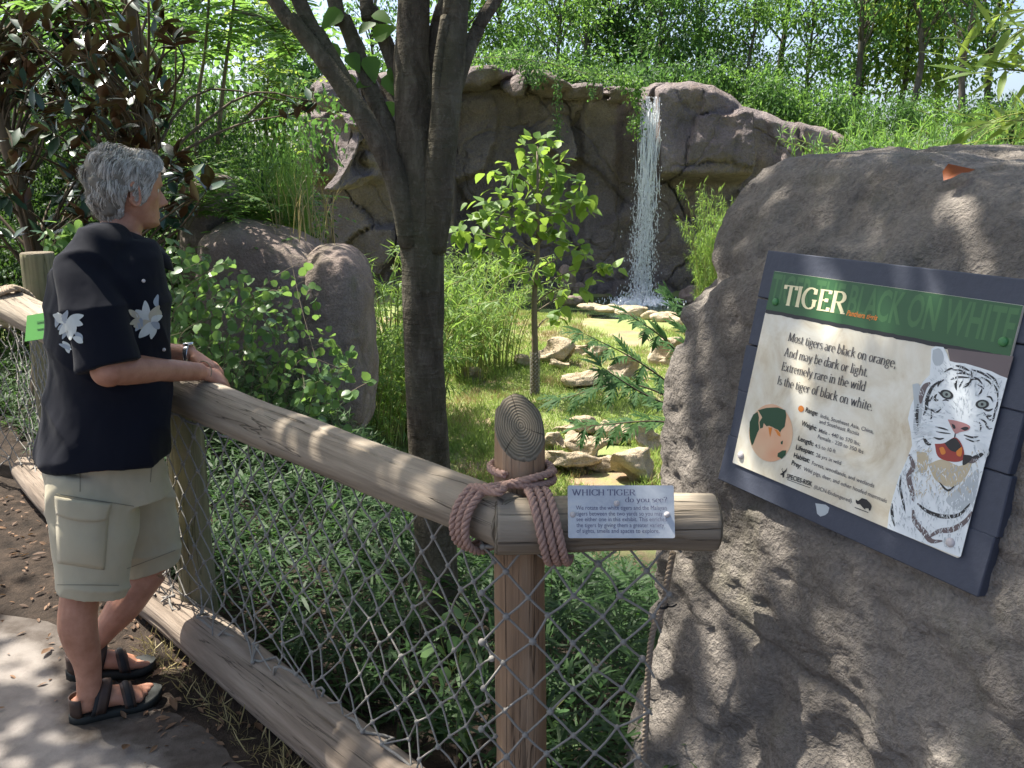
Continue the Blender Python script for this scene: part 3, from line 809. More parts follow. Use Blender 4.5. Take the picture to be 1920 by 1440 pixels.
d += .035 * fbm(W * 3.3 + 2, 4, 45) * ss(1.25, 1.55, W[:, 2]) + .008 * fbm(W * 50, 2, 46)
st_ = np.abs(((W[:, 2] * 1.0 + .25 * W[:, 0] + .12 * fbm(W * 2.2, 3, 47)) * 3.1) % 1 - .5)
d -= .012 * (1 - .7 * np.clip(flank, 0, 1)) * ss(.06, .0, st_) * ss(-.1, .25, fbm(W * 1.7, 2, 48))
d = np.where(front * (W[:, 2] > .75) * (W[:, 2] < 1.5) > .3, np.minimum(d, .012), d)
W = W + NR * d[:, None]
big = link('sign_boulder', mesh_np('sign_boulder', W - np.array([1.1, 1.5, 0]), F, M['boulder']), None, (1.1, 1.5, 0))
tag(big, 'huge rough grey-brown boulder carrying the tiger sign', 'boulder')
BIG_BVH = BVHTree.FromPolygons([tuple(v) for v in W], [tuple(f) for f in F])
# ------------------------------------------------------------------ round timber
def log_obj(name, p0, p1, r0, r1, mat, parent=None, seed=0, sides=72, rings=60, bend=.012, slant=None, cracks=5, slant0=None):
    """log along local Z from p0 to p1; slant = plane normal of the end cut (local)"""
    p0 = np.asarray(p0, float); p1 = np.asarray(p1, float)
    L = np.linalg.norm(p1 - p0); t = np.linspace(0, 1, rings)
    a = np.arange(sides) / sides * 2 * np.pi
    A, T = np.meshgrid(a, t); r = r0 + (r1 - r0) * T
    r = r * (1 + .035 * vnoise(np.stack([np.cos(A) * 1.2, np.sin(A) * 1.2, T * L * 3], -1).reshape(-1, 3), seed).reshape(A.shape))
    r += .0035 * fbm(np.stack([np.cos(A) * 5, np.sin(A) * 5, T * L * 4], -1).reshape(-1, 3), 3, seed + 2).reshape(A.shape)
    rr = np.random.default_rng(seed + 50)
    for k in range(cracks):
        a0 = rr.uniform(0, 2 * np.pi); t0 = rr.uniform(0, .6); t1 = t0 + rr.uniform(.2, .5)
        ac = a0 + .12 * np.sin(T * 9 + k) + rr.uniform(-.3, .3) * T
        da = np.abs((A - ac + np.pi) % (2 * np.pi) - np.pi)
        r -= .011 * ss(.075, .0, da) * ss(t0, t0 + .08, T) * ss(t1, t1 - .08, T)
    bx = bend * np.sin(T * np.pi * 1.3 + seed); by = bend * np.cos(T * np.pi * 1.1 + seed * 2) * .6
    X = r * np.cos(A) + bx; Y = r * np.sin(A) + by; Z = T * L
    if slant is not None:
        Z = Z + (X * slant[0] + Y * slant[1]) * ss(.8, 1, T)
    V = np.stack([X, Y, Z], -1).reshape(-1, 3)
    i = np.arange(rings - 1)[:, None] * sides; j = np.arange(sides)[None]
    F = [np.stack([i + j, i + (j + 1) % sides, i + sides + (j + 1) % sides, i + sides + j], -1).reshape(-1, 4)]
    for e, ri in ((0, 0), (1, rings - 1)):          # end grain: inner rings with a softly rounded rim
        prev = ri * sides + np.arange(sides); c = V[prev].mean(0)
        for s in (.93, .6, .25):
            new = len(V) + np.arange(sides)
            bulge = (.006 if e else -.006) * (1 if s < .95 else 0)
            V = np.concatenate([V, c + (V[ri * sides + np.arange(sides)] - c) * s + [0, 0, bulge]])
            q = np.stack([prev, np.roll(prev, -1), np.roll(new, -1), new], 1); F.append(q if e else q[:, ::-1]); prev = new
        V = np.concatenate([V, [c + [0, 0, .006 if e else -.006]]]); q = np.stack([prev, np.roll(prev, -1), np.full(sides, len(V) - 1)], 1); F.append(q if e else q[:, ::-1])
    d = (p1 - p0) / L
    q = Vector(d).to_track_quat('Z', 'Y') if abs(d[2]) < .99 else Vector((0, 0, 1)).rotation_difference(Vector(d))
    me = mesh_np(name, V, [F[0]] + F[1:], mat); me.materials.append(M['endgrain'])
    nq = len(F[0]); me.polygons.foreach_set('material_index', (np.arange(len(me.polygons)) >= 0) * 0)
    co_ = np.empty(len(me.polygons) * 3, np.float32); me.polygons.foreach_get('center', co_); 
    quads = (rings - 1) * sides; idx_ = np.zeros(len(me.polygons), np.int32); vi_ = np.array([p.vertices[0] for p in me.polygons]); mx_ = np.array([max(p.vertices) for p in me.polygons]); idx_[mx_ >= rings * sides] = 1
    me.polygons.foreach_set('material_index', idx_)
    o = link(name, me, parent)
    M4 = Matrix.Translation(Vector(p0) - (parent.location if parent else Vector((0, 0, 0)))) @ q.to_matrix().to_4x4()
    o.matrix_local = M4
    return o
RZ = .946
up = np.array([0, 0, 1.])
# posts
post_c = tag(log_obj('fence_post', P3 + [0, .0, -.3], P3 + [0, 0, 1.132], .061, .057, M['log_brown'], None, 1, slant=(-.25, 1.05), bend=.003), 'brown round fence post with a slanted top, roped beside the small plaque', 'post', 'round timber fence posts')
post_b = tag(log_obj('fence_post', P2 + [0, 0, -.3], P2 + [0, 0, .98], .066, .063, M['log_green'], None, 2, bend=.004), 'round fence post beneath the forearms of the man', 'post', 'round timber fence posts')
post_a = tag(log_obj('fence_post', P1 + [.03, .06, -.3], P1 + [.03, .06, 1.28], .088, .082, M['log_green'], None, 3, bend=.006), 'mossy round fence post standing behind the man, with the green tag rail', 'post', 'round timber fence posts')
# rails (path side of the posts); a saddle joint sits on the centre post
d23 = (P3 - P2) / np.linalg.norm(P3 - P2); n23 = np.array([-FN[0], -FN[1], 0])
d12 = (P2 - P1) / np.linalg.norm(P2 - P1)
off = n23 * .085
rail_b0 = P2 + up * .965 - d23 * .12 + n23 * .02; rail_b1 = P3 + up * (RZ) + np.array([-.025, -.105, 0])
rail_b = tag(log_obj('fence_rail', rail_b0, rail_b1, .076, .062, M['log'], None, 4, rings=90, cracks=8, bend=.008), 'long weathered grey top rail that the man leans his arms on', 'rail', 'round timber rails')
rail_c0 = P3 + np.array([-.052, -.098, RZ]); rail_c1 = np.array([.44, 1.85, RZ - .005])
rail_c = tag(log_obj('fence_rail', rail_c0, rail_c1, .062, .062, M['log'], None, 5, cracks=7, bend=.004), 'short level rail end butting the boulder, behind the small plaque', 'rail', 'round timber rails')
rail_a0 = P1 + up * 1.035 + np.array([-.0, -.2, 0]); rail_a1 = P2 + up * .93 + n23 * .05
rail_a = tag(log_obj('fence_rail', rail_a0, rail_a1, .085, .07, M['log'], None, 6, cracks=6), 'weathered rail with a sawn round end roped to the mossy post', 'rail', 'round timber rails')
rail_d = tag(log_obj('fence_rail', P0 + up * .95, P1 + up * .93 + np.array([-.05, .1, 0]), .07, .07, M['log_green'], None, 7), 'shaded rail running off behind the mossy post', 'rail', 'round timber rails')
# bottom logs on the ground in front of the posts
g0 = at_z(262, 1096, .085); g1 = at_z(760, 1496, .085)
gm = g0 + (g1 - g0) * .10
bl1 = tag(log_obj('ground_log', gm, g1 + (g1 - g0) * .1, .086, .09, M['log_ground'], None, 8, rings=90, cracks=7, bend=.006), 'thick weathered log lying on the ground under the net', 'log', 'logs along the foot of the fence')
bl2 = tag(log_obj('ground_log', at_z(50, 884, .085), gm + (g0 - gm) * .04, .082, .086, M['log_ground'], None, 9, rings=70, cracks=6), 'ground log behind the legs of the man', 'log', 'logs along the foot of the fence')

# ------------------------------------------------------------------ knotted cord net
def net(name, A, B, z0, z1, label, cell=.062, seed=0, rad=.0026, sag=.012, clip=None):
    t = thing(name, label, 'net', ((A + B) / 2 + np.array([0, 0, z0])), 'knotted cord nets of the fence')
    D = B - A; L = np.linalg.norm(D[:2]); ex = D / L; ex[2] = 0; ny = np.array([ex[1], -ex[0], 0])
    if ny[1] > 0: ny = -ny
    cw, ch = cell, cell * 1.12
    nx = int(L / cw) + 1; nz = int((z1 - z0) / ch) + 1
    rr = np.random.default_rng(seed)
    jit = rr.normal(0, .0055, (nx + 2, nz + 2, 3))
    def node(i, k):
        s = i * cw; z = z1 - k * ch
        lo = ss(z0 + .22, z0, z)
        q = A + ex * s + up * (z + D[2] * s / L) + jit[i % (nx + 2), k % (nz + 2)] * (1 + 3 * lo)
        w = ny * (sag * math.sin(s * 3.1 + seed) + .02 * lo * math.sin(s * 17 + seed))
        q = q + w + ex * .03 * lo * math.sin(k * 2 + s * 9)
        q[2] = max(q[2], z0)
        return q
    mb = MB(); kb = MB(); kv, kf = cubesphere(2)
    for k in range(nz):
        for i in range(nx):
            if (i + k) % 2: continue
            p = node(i, k)
            if clip is not None and p[0] > clip(p[2]): continue
            kb.add(p + kv * rad * np.array([2.7, 2.7, 2.7]) * rr.uniform(.85, 1.2), kf)
            for di in (-1, 1):
                if 0 <= i + di < nx and k + 1 < nz:
                    q = node(i + di, k + 1)
                    if clip is not None and q[0] > clip(q[2]): q = p + (q - p) * max(0.05, min(1, (clip(q[2]) - p[0]) / (q[0] - p[0] + 1e-6)))
                    mid = (p + q) / 2 + rr.normal(0, .0016, 3)
                    P = spline([p, mid, q], 5)
                    mb.add(*tube(P, rad, 5, (0, 0, 1), cap=False))
    # head cord and foot cord
    for k in (0, nz - 1):
        P = np.array([node(i, k) for i in range(nx)])
        if clip is not None: P = P[P[:, 0] < clip(P[0, 2])]
        mb.add(*tube(spline(P, nx * 2), rad * 1.7, 5, (0, 0, 1), cap=False))
    kind(mb.part('net_cord', M['net'], t), 'stuff')
    kind(kb.part('net_knot', M['net'], t), 'stuff')
    return t
nb = n23 * .075
hp = [(1262, 1035, 1.93), (1252, 1085, 1.92), (1243, 1135, 1.92), (1225, 1180, 1.915), (1217, 1240, 1.91), (1213, 1310, 1.905), (1210, 1380, 1.90), (1204, 1450, 1.895), (1196, 1540, 1.89)]
HRP = np.array([at_y(*q) for q in hp])
net('rope_net', P2 + nb - d23 * .1, P3 + np.array([-.05, -.08, 0]), .12, .90, 'knotted grey cord net under the long top rail', .05, 1)
net('rope_net', P3 + np.array([-.085, -.082, 0]), np.array([.50, 1.85, 0]), -.1, .895, 'knotted cord net between the brown post and the boulder', .052, 2, .0029, clip=lambda z: float(np.interp(z, HRP[::-1, 2], HRP[::-1, 0])) + .004)
n12 = np.array([-.769, -.640, 0])
net('rope_net', P1 + n12 * .1 - d12 * .1, P2 + n12 * .09, .14, .95, 'knotted cord net behind the body of the man', .05, 3)
net('rope_net', P0, P1 + np.array([-.1, -.12, 0]), .1, .92, 'knotted cord net running off past the mossy post', .055, 4, .0026)

# ------------------------------------------------------------------ twisted ropes
def rope(P, r, mb, turns_per_m=22, strands=3, n_per_m=260, sides=6, phase=0):
    P = np.asarray(P, float); Lt = np.linalg.norm(np.diff(P, axis=0), axis=1).sum()
    n = max(12, int(Lt * n_per_m)); C = spline(P, n)
    T, N, B = frames(C, (.1, .2, 1))
    s = np.concatenate([[0], np.cumsum(np.linalg.norm(np.diff(C, axis=0), axis=1))])
    for k in range(strands):
        a = s * turns_per_m * 2 * np.pi + k * 2 * np.pi / strands + phase
        S = C + (N * np.cos(a)[:, None] + B * np.sin(a)[:, None]) * r * .52
        mb.add(*tube(S, r * .56, sides, (0, 0, 1)))
lash = thing('rope_lashing', 'pinkish twisted rope lashed round the brown post and rails', 'rope', P3 + np.array([0, -.1, .95]))
RR = .0092
def loop_about(c, ax, ay, r1, r2, a0, a1, n=16, drift=(0, 0, 0)):
    a = np.linspace(a0, a1, n)
    return c + np.cos(a)[:, None] * ax * r1 + np.sin(a)[:, None] * ay * r2 + np.linspace(0, 1, n)[:, None] * np.asarray(drift)
cc = P3 + np.array([0, 0, RZ])
perp = np.cross(d23, up)
for k in range(3):      # turns round rail B, climbing to the post
    mb = MB()
    c = rail_b1 - d23 * (.075 + .019 * k) + up * .002
    a_t = np.array([0, 0, 1.]); side = n23
    P = loop_about(c, side, a_t, .079, .079, -1.9, 1.15, 14, drift=d23 * .03)
    P2_ = np.array([P[-1] + d23 * .05 + up * .012, P3 + np.array([-.03, -.078, RZ + .083 + .0 * k]), P3 + np.array([.03, -.072, RZ + .078 + .019 * (k % 2)]), P3 + np.array([.072, -.02, RZ + .074 + .019 * (k % 2)]), P3 + np.array([.05, .06, RZ + .075])])
    rope(np.concatenate([P, P2_]), RR, mb, phase=k)
    mb.part('rope_turn', M['rope'], lash)
for k in range(3):      # turns over rail C
    mb = MB()
    c = P3 + np.array([.012 + .019 * k, -.1, RZ])
    P = loop_about(c, np.array([0, -1., 0]), up, .075, .074, 1.9, -1.75, 16, drift=np.array([.058, 0, -.008]))
    rope(P, RR, mb, phase=k * 2)
    mb.part('rope_turn', M['rope'], lash)
mb = MB()
P = loop_about(P3 + np.array([0, 0, RZ + .093]), np.array([1., 0, 0]), np.array([0, 1., 0]), .068, .068, -.6, 4.2, 20, drift=(0, 0, .006)); rope(P, RR, mb); mb.part('rope_turn', M['rope'], lash)
# rope at the far rail end
lash2 = thing('rope_lashing', 'tan twisted rope wound over the sawn rail end by the mossy post', 'rope', rail_a0)
for k in range(3):
    mb = MB()
    c = rail_a0 + d12 * (.03 + .03 * k)
    side = np.cross(d12, up)
    P = np.concatenate([loop_about(c, side, up, .098, .098, 3.9, .9, 14), [c + up * .11 + d12 * .12, P1 + np.array([.0, -.06, 1.07]), P1 + np.array([.13, .05, 1.02])]])
    rope(P, .014, mb, 16, phase=k); mb.part('rope_turn', M['rope_tan'], lash2)
# hanging rope along the boulder edge
hr = thing('hanging_rope', 'thin tan rope hanging from the rail along the boulder edge', 'rope', at_y(1256, 1040, 1.92))
hp = [(1262, 1035, 1.93), (1252, 1085, 1.92), (1243, 1135, 1.92), (1225, 1180, 1.915), (1217, 1240, 1.91), (1213, 1310, 1.905), (1210, 1380, 1.90), (1204, 1450, 1.895), (1196, 1540, 1.89)]
mb = MB(); rope([at_y(*q) for q in hp], .0075, mb, 30); mb.part('rope_strand', M['rope_tan'], hr)
tie = MB(); c = at_y(1243, 1135, 1.92); tie.add(*tube(loop_about(c, np.array([1., 0, 0]), np.array([0, 1., .2]), .011, .011, 0, 6.28, 14), .0028, 6)); tie.add(*tube([c + [.008, -.008, 0], c + [.02, -.014, .004], c + [.03, -.012, .009]], .0022, 6))
tg = link('cable_tie', mesh_np('cable_tie', tie.get()[0] - c, tie.get()[1], M['black']), None, c); tag(tg, 'small black cable tie round the hanging rope', 'cable tie')
# green tag on the far rail
gt_c = at_y(76, 612, 3.84)
V, F = box((0, 0, 0), (.17, .005, .1)); Vb = V.copy()
M['tag_green'] = plain('green_tag', (.075, .26, .04), .45, .4, 0, .08, 8)
M['tag_print'] = plain('dark_print', (.04, .16, .03), .6)
gt = thing('green_tag', 'small green tag sign tied to the far rail behind the man', 'sign', gt_c)
gR = Matrix.Rotation(math.radians(-22), 3, 'X').to_4x4().to_3x3() @ Matrix.Rotation(math.radians(-28), 3, 'Z')
gR = np.array(gR)
V, F = box((0, 0, 0), (.19, .006, .115)); part('tag_plate', V @ gR.T + gt_c, F, M['tag_green'], gt, False)
for k, (w, h, dz) in enumerate(((.10, .008, .02), (.09, .004, -.012))):
    V, F = box((0.03, -.0045, dz), (w, .002, h)); part('print_line', V @ gR.T + gt_c, F, M['tag_print'], gt, False)

# ------------------------------------------------------------------ small plaque on the level rail
def text_mesh(body, size=1.0, bold=0.0, shear=0.0, spacing=1.0):
    cu = bpy.data.curves.new('t', 'FONT'); cu.body = body; cu.size = size; cu.offset = bold; cu.shear = shear; cu.space_character = spacing; cu.resolution_u = 3
    o = bpy.data.objects.new('t', cu); COL.objects.link(o)
    dg = bpy.context.evaluated_depsgraph_get(); dg.update()
    me = bpy.data.meshes.new_from_object(o.evaluated_get(dg))
    V = np.empty(len(me.vertices) * 3, np.float32); me.vertices.foreach_get('co', V); V = V.reshape(-1, 3).astype(float)
    me.calc_loop_triangles()
    F = np.empty(len(me.loop_triangles) * 3, np.int32); me.loop_triangles.foreach_get('vertices', F); F = F.reshape(-1, 3)
    bpy.data.objects.remove(o); bpy.data.meshes.remove(me); bpy.data.curves.remove(cu)
    return V, F
# broad-nib serif letters: stems thick, hairlines thin, bracketed serifs
XH, CH, AH, DH = .46, .70, .74, -.22
def _arc(cx, cy, rx, ry, a0, a1, n=14):
    a = np.radians(np.linspace(a0, a1, n)); return np.stack([cx + rx * np.cos(a), cy + ry * np.sin(a)], 1)
def _ln(*p): return np.array(p, float).reshape(-1, 2)
def _sf(x, y, w=.17): return ('s', x, y, w)
def _stem(x, y0, y1, b=True, t=True, w=.17): return [_ln(x, y0, x, y1)] + ([_sf(x, y0 + .012, w)] if b else []) + ([_sf(x, y1 - .012, w)] if t else [])
GL = {
 'I': (.26, _stem(.13, 0, CH)), 'T': (.56, _stem(.28, 0, CH, True, False) + [_ln(.03, CH - .02, .53, CH - .02), _ln(.04, CH - .14, .04, CH), _ln(.52, CH - .14, .52, CH)]),
 'H': (.66, _stem(.13, 0, CH) + _stem(.53, 0, CH) + [_ln(.13, CH / 2, .53, CH / 2)]),
 'E': (.54, _stem(.13, 0, CH) + [_ln(.13, .015, .48, .015), _ln(.13, CH - .015, .46, CH - .015), _ln(.13, .36, .36, .36), _ln(.48, 0, .48, .13), _ln(.46, CH - .12, .46, CH), _ln(.36, .3, .36, .42)]),
 'G': (.66, [_arc(.35, CH / 2, .29, CH / 2, 50, 310), _ln(.54, .08, .54, .3), _ln(.44, .3, .64, .3), _ln(.53, .5, .53, .68)]),
 'C': (.6, [_arc(.35, CH / 2, .29, CH / 2, 45, 315), _ln(.55, .48, .55, .68), _ln(.55, .04, .55, .2)]),
 'R': (.62, _stem(.13, 0, CH) + [_arc(.3, .52, .2, .175, -90, 90), _ln(.13, CH - .01, .3, CH - .01), _ln(.13, .35, .3, .35), _ln(.3, .35, .54, .02), _sf(.54, .012)]),
 'W': (.9, [_ln(.08, CH, .27, 0), _ln(.27, 0, .45, CH), _ln(.42, CH, .62, 0), _ln(.62, 0, .82, CH), _sf(.08, CH - .012), _sf(.43, CH - .012), _sf(.82, CH - .012)]),
 'M': (.84, [_ln(.13, 0, .15, CH), _ln(.15, CH, .41, .04), _ln(.41, .04, .67, CH), _sf(.13, .012), _sf(.13, CH - .012, .12)] + _stem(.69, 0, CH)),
 'A': (.66, [_ln(.1, 0, .32, CH), _ln(.32, CH, .56, 0), _ln(.18, .25, .47, .25), _sf(.1, .012), _sf(.56, .012)]),
 'P': (.54, _stem(.13, 0, CH) + [_arc(.28, .52, .2, .175, -90, 90), _ln(.13, CH - .01, .28, CH - .01), _ln(.13, .35, .28, .35)]),
 'L': (.5, _stem(.13, 0, CH) + [_ln(.13, .015, .46, .015), _ln(.46, 0, .46, .14)]),
 'S': (.46, [_arc(.23, .53, .15, .165, 30, 270), _arc(.23, .18, .17, .18, 90, -150), _ln(.38, .5, .38, .68), _ln(.06, .02, .06, .2)]),
 'K': (.62, _stem(.13, 0, CH) + [_ln(.13, .3, .5, .68), _ln(.26, .42, .56, .02), _sf(.5, CH - .012), _sf(.56, .012)]),
 'B': (.56, _stem(.13, 0, CH) + [_arc(.28, .54, .17, .155, -90, 90), _arc(.28, .19, .21, .185, -90, 90), _ln(.13, CH - .01, .28, CH - .01), _ln(.13, .375, .28, .375), _ln(.13, .012, .28, .012)]),
 'O': (.7, [_arc(.35, CH / 2, .28, CH / 2, 0, 360, 24)]), 'N': (.7, _stem(.12, 0, CH) + [_ln(.12, CH, .56, .0)] + _stem(.56, 0, CH, False)),
 'a': (.42, [_arc(.18, .12, .13, .125, 60, 330), _ln(.33, .02, .33, .34), _arc(.19, .33, .14, .13, 0, 150), _ln(.33, .02, .41, .02)]),
 'b': (.5, _stem(.1, 0, AH, False, False) + [_sf(.07, AH - .012, .1), _arc(.26, XH / 2, .17, XH / 2, 130, -130)]),
 'c': (.4, [_arc(.23, XH / 2, .17, XH / 2, 50, 310)]),
 'd': (.5, _stem(.39, 0, AH, False, False) + [_sf(.36, AH - .012, .1), _sf(.42, .012, .1), _arc(.23, XH / 2, .17, XH / 2, 50, 310)]),
 'e': (.43, [_arc(.22, XH / 2, .17, XH / 2, 0, 310), _ln(.06, .24, .38, .24)]),
 'f': (.3, _stem(.12, 0, .56, True, False) + [_arc(.24, .57, .12, .16, 180, 50), _ln(.03, XH - .02, .26, XH - .02)]),
 'g': (.46, [_arc(.2, .31, .13, .15, 0, 360, 20), _arc(.21, -.07, .17, .12, 0, 360, 20), _ln(.13, .17, .1, .08), _ln(.1, .08, .3, .04), _ln(.31, .42, .42, .46)]),
 'h': (.52, _stem(.1, 0, AH, True, False) + [_sf(.07, AH - .012, .1), _arc(.25, .28, .15, .18, 160, 0), _ln(.4, .28, .4, 0), _sf(.4, .012)]),
 'i': (.24, _stem(.12, 0, XH, True, False) + [_sf(.09, XH - .012, .1), ('d', .12, .62, .045)]),
 'k': (.5, _stem(.1, 0, AH, True, False) + [_sf(.07, AH - .012, .1), _ln(.1, .2, .38, .45), _ln(.2, .28, .44, .02), _sf(.38, XH - .012, .14), _sf(.44, .012, .14)]),
 'l': (.24, _stem(.12, 0, AH, True, False) + [_sf(.09, AH - .012, .1)]),
 'm': (.78, _stem(.1, 0, XH, True, False) + [_sf(.07, XH - .012, .1), _arc(.24, .29, .14, .17, 160, 0), _ln(.38, .29, .38, 0), _sf(.38, .012), _arc(.52, .29, .14, .17, 160, 0), _ln(.66, .29, .66, 0), _sf(.66, .012)]),
 'n': (.52, _stem(.1, 0, XH, True, False) + [_sf(.07, XH - .012, .1), _arc(.25, .29, .15, .17, 160, 0), _ln(.4, .29, .4, 0), _sf(.4, .012)]),
 'o': (.46, [_arc(.23, XH / 2, .17, XH / 2, 0, 360, 22)]),
 'p': (.5, _stem(.1, DH, XH, True, False) + [_sf(.07, XH - .012, .1), _arc(.26, XH / 2, .17, XH / 2, 130, -130)]),
 'r': (.36, _stem(.1, 0, XH, True, False) + [_sf(.07, XH - .012, .1), _arc(.25, .29, .13, .16, 160, 60), ('d', .31, .41, .035)]),
 's': (.36, [_arc(.18, .345, .11, .11, 40, 265), _arc(.18, .12, .13, .12, 95, -145)]),
 't': (.3, [_ln(.13, .58, .13, .1), _arc(.22, .1, .09, .09, 180, 320), _ln(.03, XH - .02, .27, XH - .02)]),
 'u': (.52, [_ln(.1, XH, .1, .17), _arc(.24, .17, .14, .16, 180, 340), _ln(.4, XH, .4, 0), _sf(.07, XH - .012, .1), _sf(.37, XH - .012, .1), _sf(.43, .012, .1)]),
 'w': (.7, [_ln(.06, XH, .2, 0), _ln(.2, 0, .34, XH), _ln(.33, XH, .48, 0), _ln(.48, 0, .62, XH), _sf(.06, XH - .012, .13), _sf(.34, XH - .012, .13), _sf(.62, XH - .012, .13)]),
 'x': (.48, [_ln(.08, XH, .38, 0), _ln(.38, XH, .08, 0), _sf(.09, XH - .012, .14), _sf(.37, XH - .012, .14), _sf(.09, .012, .14), _sf(.37, .012, .14)]),
 'y': (.48, [_ln(.07, XH, .24, .02), _ln(.41, XH, .2, -.14), ('d', .13, -.17, .045), _sf(.08, XH - .012, .14), _sf(.4, XH - .012, .14)]),
 ',': (.2, [('d', .1, .04, .045), _ln(.12, .04, .07, -.1)]), '.': (.2, [('d', .1, .04, .048)]), ':': (.22, [('d', .1, .05, .045), ('d', .1, .36, .045)]),
 '?': (.42, [_arc(.2, .54, .14, .16, 170, -60), _ln(.26, .4, .2, .18), ('d', .2, .04, .045)]), ' ': (.24, []),
}
def serif_text(body, weight=1.0):
    V = []; F4 = []; n = 0; x = 0; lay = 0
    thick, thin = .085 * weight, .026 * weight
    for ch in body:
        wd, strokes = GL[ch]
        for s in strokes:
            if isinstance(s, tuple):
                if s[0] == 's':
                    _, cx, cy, w = s; q = np.array([[-w / 2, -thin / 2], [w / 2, -thin / 2], [w / 2, thin / 2], [-w / 2, thin / 2]]) + [cx + x, cy]
                    V.append(np.c_[q, np.full(4, lay * 1.0)]); F4.append(np.array([[0, 1, 2, 3]]) + n); n += 4
                else:
                    _, cx, cy, r = s; a = np.linspace(0, 2 * np.pi, 8, endpoint=False); r *= weight
                    q = np.stack([cx + x + r * np.cos(a), cy + r * np.sin(a)], 1)
                    V.append(np.c_[q, np.full(8, lay * 1.0)]); F4.append(np.array([[0, 1, 2, 3], [0, 3, 4, 7], [4, 5, 6, 7]]) + n); n += 8
            else:
                P = np.asarray(s, float); T = np.gradient(P, axis=0); T /= np.linalg.norm(T, axis=1)[:, None] + 1e-9
                w = thin + (thick - thin) * np.abs(T[:, 1]) ** 1.3
                Nn = np.stack([-T[:, 1], T[:, 0]], 1) * w[:, None] / 2
                m_ = len(P); q = np.concatenate([P - Nn, P + Nn]) + [x, 0]
                V.append(np.c_[q, np.full(2 * m_, lay * 1.0)]); i = np.arange(m_ - 1)
                F4.append(np.stack([i, i + 1, m_ + i + 1, m_ + i], 1) + n); n += 2 * m_
            lay = (lay + 1) % 7
        x += wd
    V = np.concatenate(V)
    return V, np.concatenate(F4), x
M['ink_blue'] = plain('plaque_ink', (.13, .13, .2), .7)
m = Mat('plaque_face')
co = m.coord('Object'); nz = m.noise(co, 14, 6, .65, .6)
b = m.bsdf(**{'Base Color': m.ramp(nz, [(.3, (.36, .39, .44)), (.55, (.5, .53, .56)), (.75, (.62, .6, .52))]), 'Roughness': .45})
M['plaque'] = m.done(b)
pq_n = np.array([0, -.93, .37]); pq_n /= np.linalg.norm(pq_n)
pq0 = P3 + np.array([.25, -.1, RZ]) + pq_n * .068
pq = thing('rail_plaque', 'small grey plaque reading WHICH TIGER do you see? screwed to the level rail', 'plaque', pq0)
tl = at_plane(1064, 910, pq0, pq_n); tr_ = at_plane(1262, 910, pq0, pq_n); br = at_plane(1267, 1009, pq0, pq_n); bl_ = at_plane(1066, 1009, pq0, pq_n)
pe1 = np.array([1., 0, 0]); pe2 = np.cross(pq_n, pe1); pe2 *= np.sign(-pe2[2])       # down the face
PW = ((tr_ - tl)[0] + (br - bl_)[0]) / 2; PH = np.dot(bl_ - tl, pe2); po = np.array([(tl[0] + bl_[0]) / 2, tl[1], tl[2]])
def onp(u, v, h=0.0): return po + pe1 * u + pe2 * v + pq_n * h
def slab(o, e1, e2, n, W_, H_, th, r=.004):
    pts = []
    for cx, cy, a0 in ((W_ - r, r, -90), (W_ - r, H_ - r, 0), (r, H_ - r, 90), (r, r, 180)):
        for a in np.radians(np.linspace(a0, a0 + 90, 4)): pts.append((cx + r * math.cos(a), cy + r * math.sin(a)))
    pts = np.array(pts); k = len(pts)
    top = o + pts[:, :1] * e1 + pts[:, 1:] * e2; botm = top - n * th
    ctr = top.mean(0); V = np.concatenate([top, botm, [ctr], [ctr - n * th]]); i = np.arange(k); j = (i + 1) % k
    return V, [np.stack([i, j, np.full(k, 2 * k)], 1)[:, ::-1], np.stack([j + k, i + k, np.full(k, 2 * k + 1)], 1)[:, ::-1], np.stack([i, i + k, j + k, j], 1)[:, ::-1]]
V, F = slab(po, pe1, pe2, pq_n, PW, PH, .006); part('plate', V, F, M['plaque'], pq, False)
def put_text(V, F, o, e1, e2, n, x, y, w, h_scale, mat, parent, name='lettering', hgt=.0006, layer=2e-5, width=None):
    """x,y = baseline start on the face (m); w = total width (m); h_scale = m per unit"""
    sx_ = w / (width if width else (V[:, 0].max()))
    W3 = o + e1 * (x + V[:, :1] * sx_) + e2 * (y - V[:, 1:2] * h_scale) + n * (hgt + V[:, 2:3] * layer)
    return part(name, W3, F, mat, parent, False)
kx = PW / 1290.; ky = PH / 635.        # plaque photo zoom -> metres
def pq_serif(s, x0, x1, yb, cap, wgt):
    V, F, wd = serif_text(s, wgt); put_text(V, F, po, pe1, pe2, pq_n, (x0 - 92) * kx, (yb - 130) * ky, (x1 - x0) * kx, cap * ky / CH, M['ink_blue'], pq, width=wd)
pq_serif('WHICH TIGER', 140, 915, 252, 72, 1.25)
pq_serif('do you see?', 785, 1300, 333, 62, 1.2)
def pq_sans(s, x0, x1, yb, xh=38):
    V, F = text_mesh(s); V[:, 2] = 0; put_text(V, F, po, pe1, pe2, pq_n, (x0 - 92) * kx, (yb - 130) * ky, (x1 - x0) * kx, xh * ky / .52, M['ink_blue'], pq)
for s, x0, x1, yb in (('We rotate the white tigers and the Malayan', 188, 1288, 425), ('tigers between the two yards so you may', 190, 1240, 495), ('see either one in this exhibit. This enriches', 190, 1285, 563), ('the tigers by giving them a greater variety', 192, 1252, 634), ('of sights, smells and spaces to explore.', 192, 1195, 702)):
    pq_sans(s, x0, x1, yb)
M['rivet'] = plain('rivet_paint', (.5, .46, .45), .5)
M['rivet_green'] = plain('green_rivet_paint', (.06, .2, .07), .4)
dv, df = cubesphere(6)
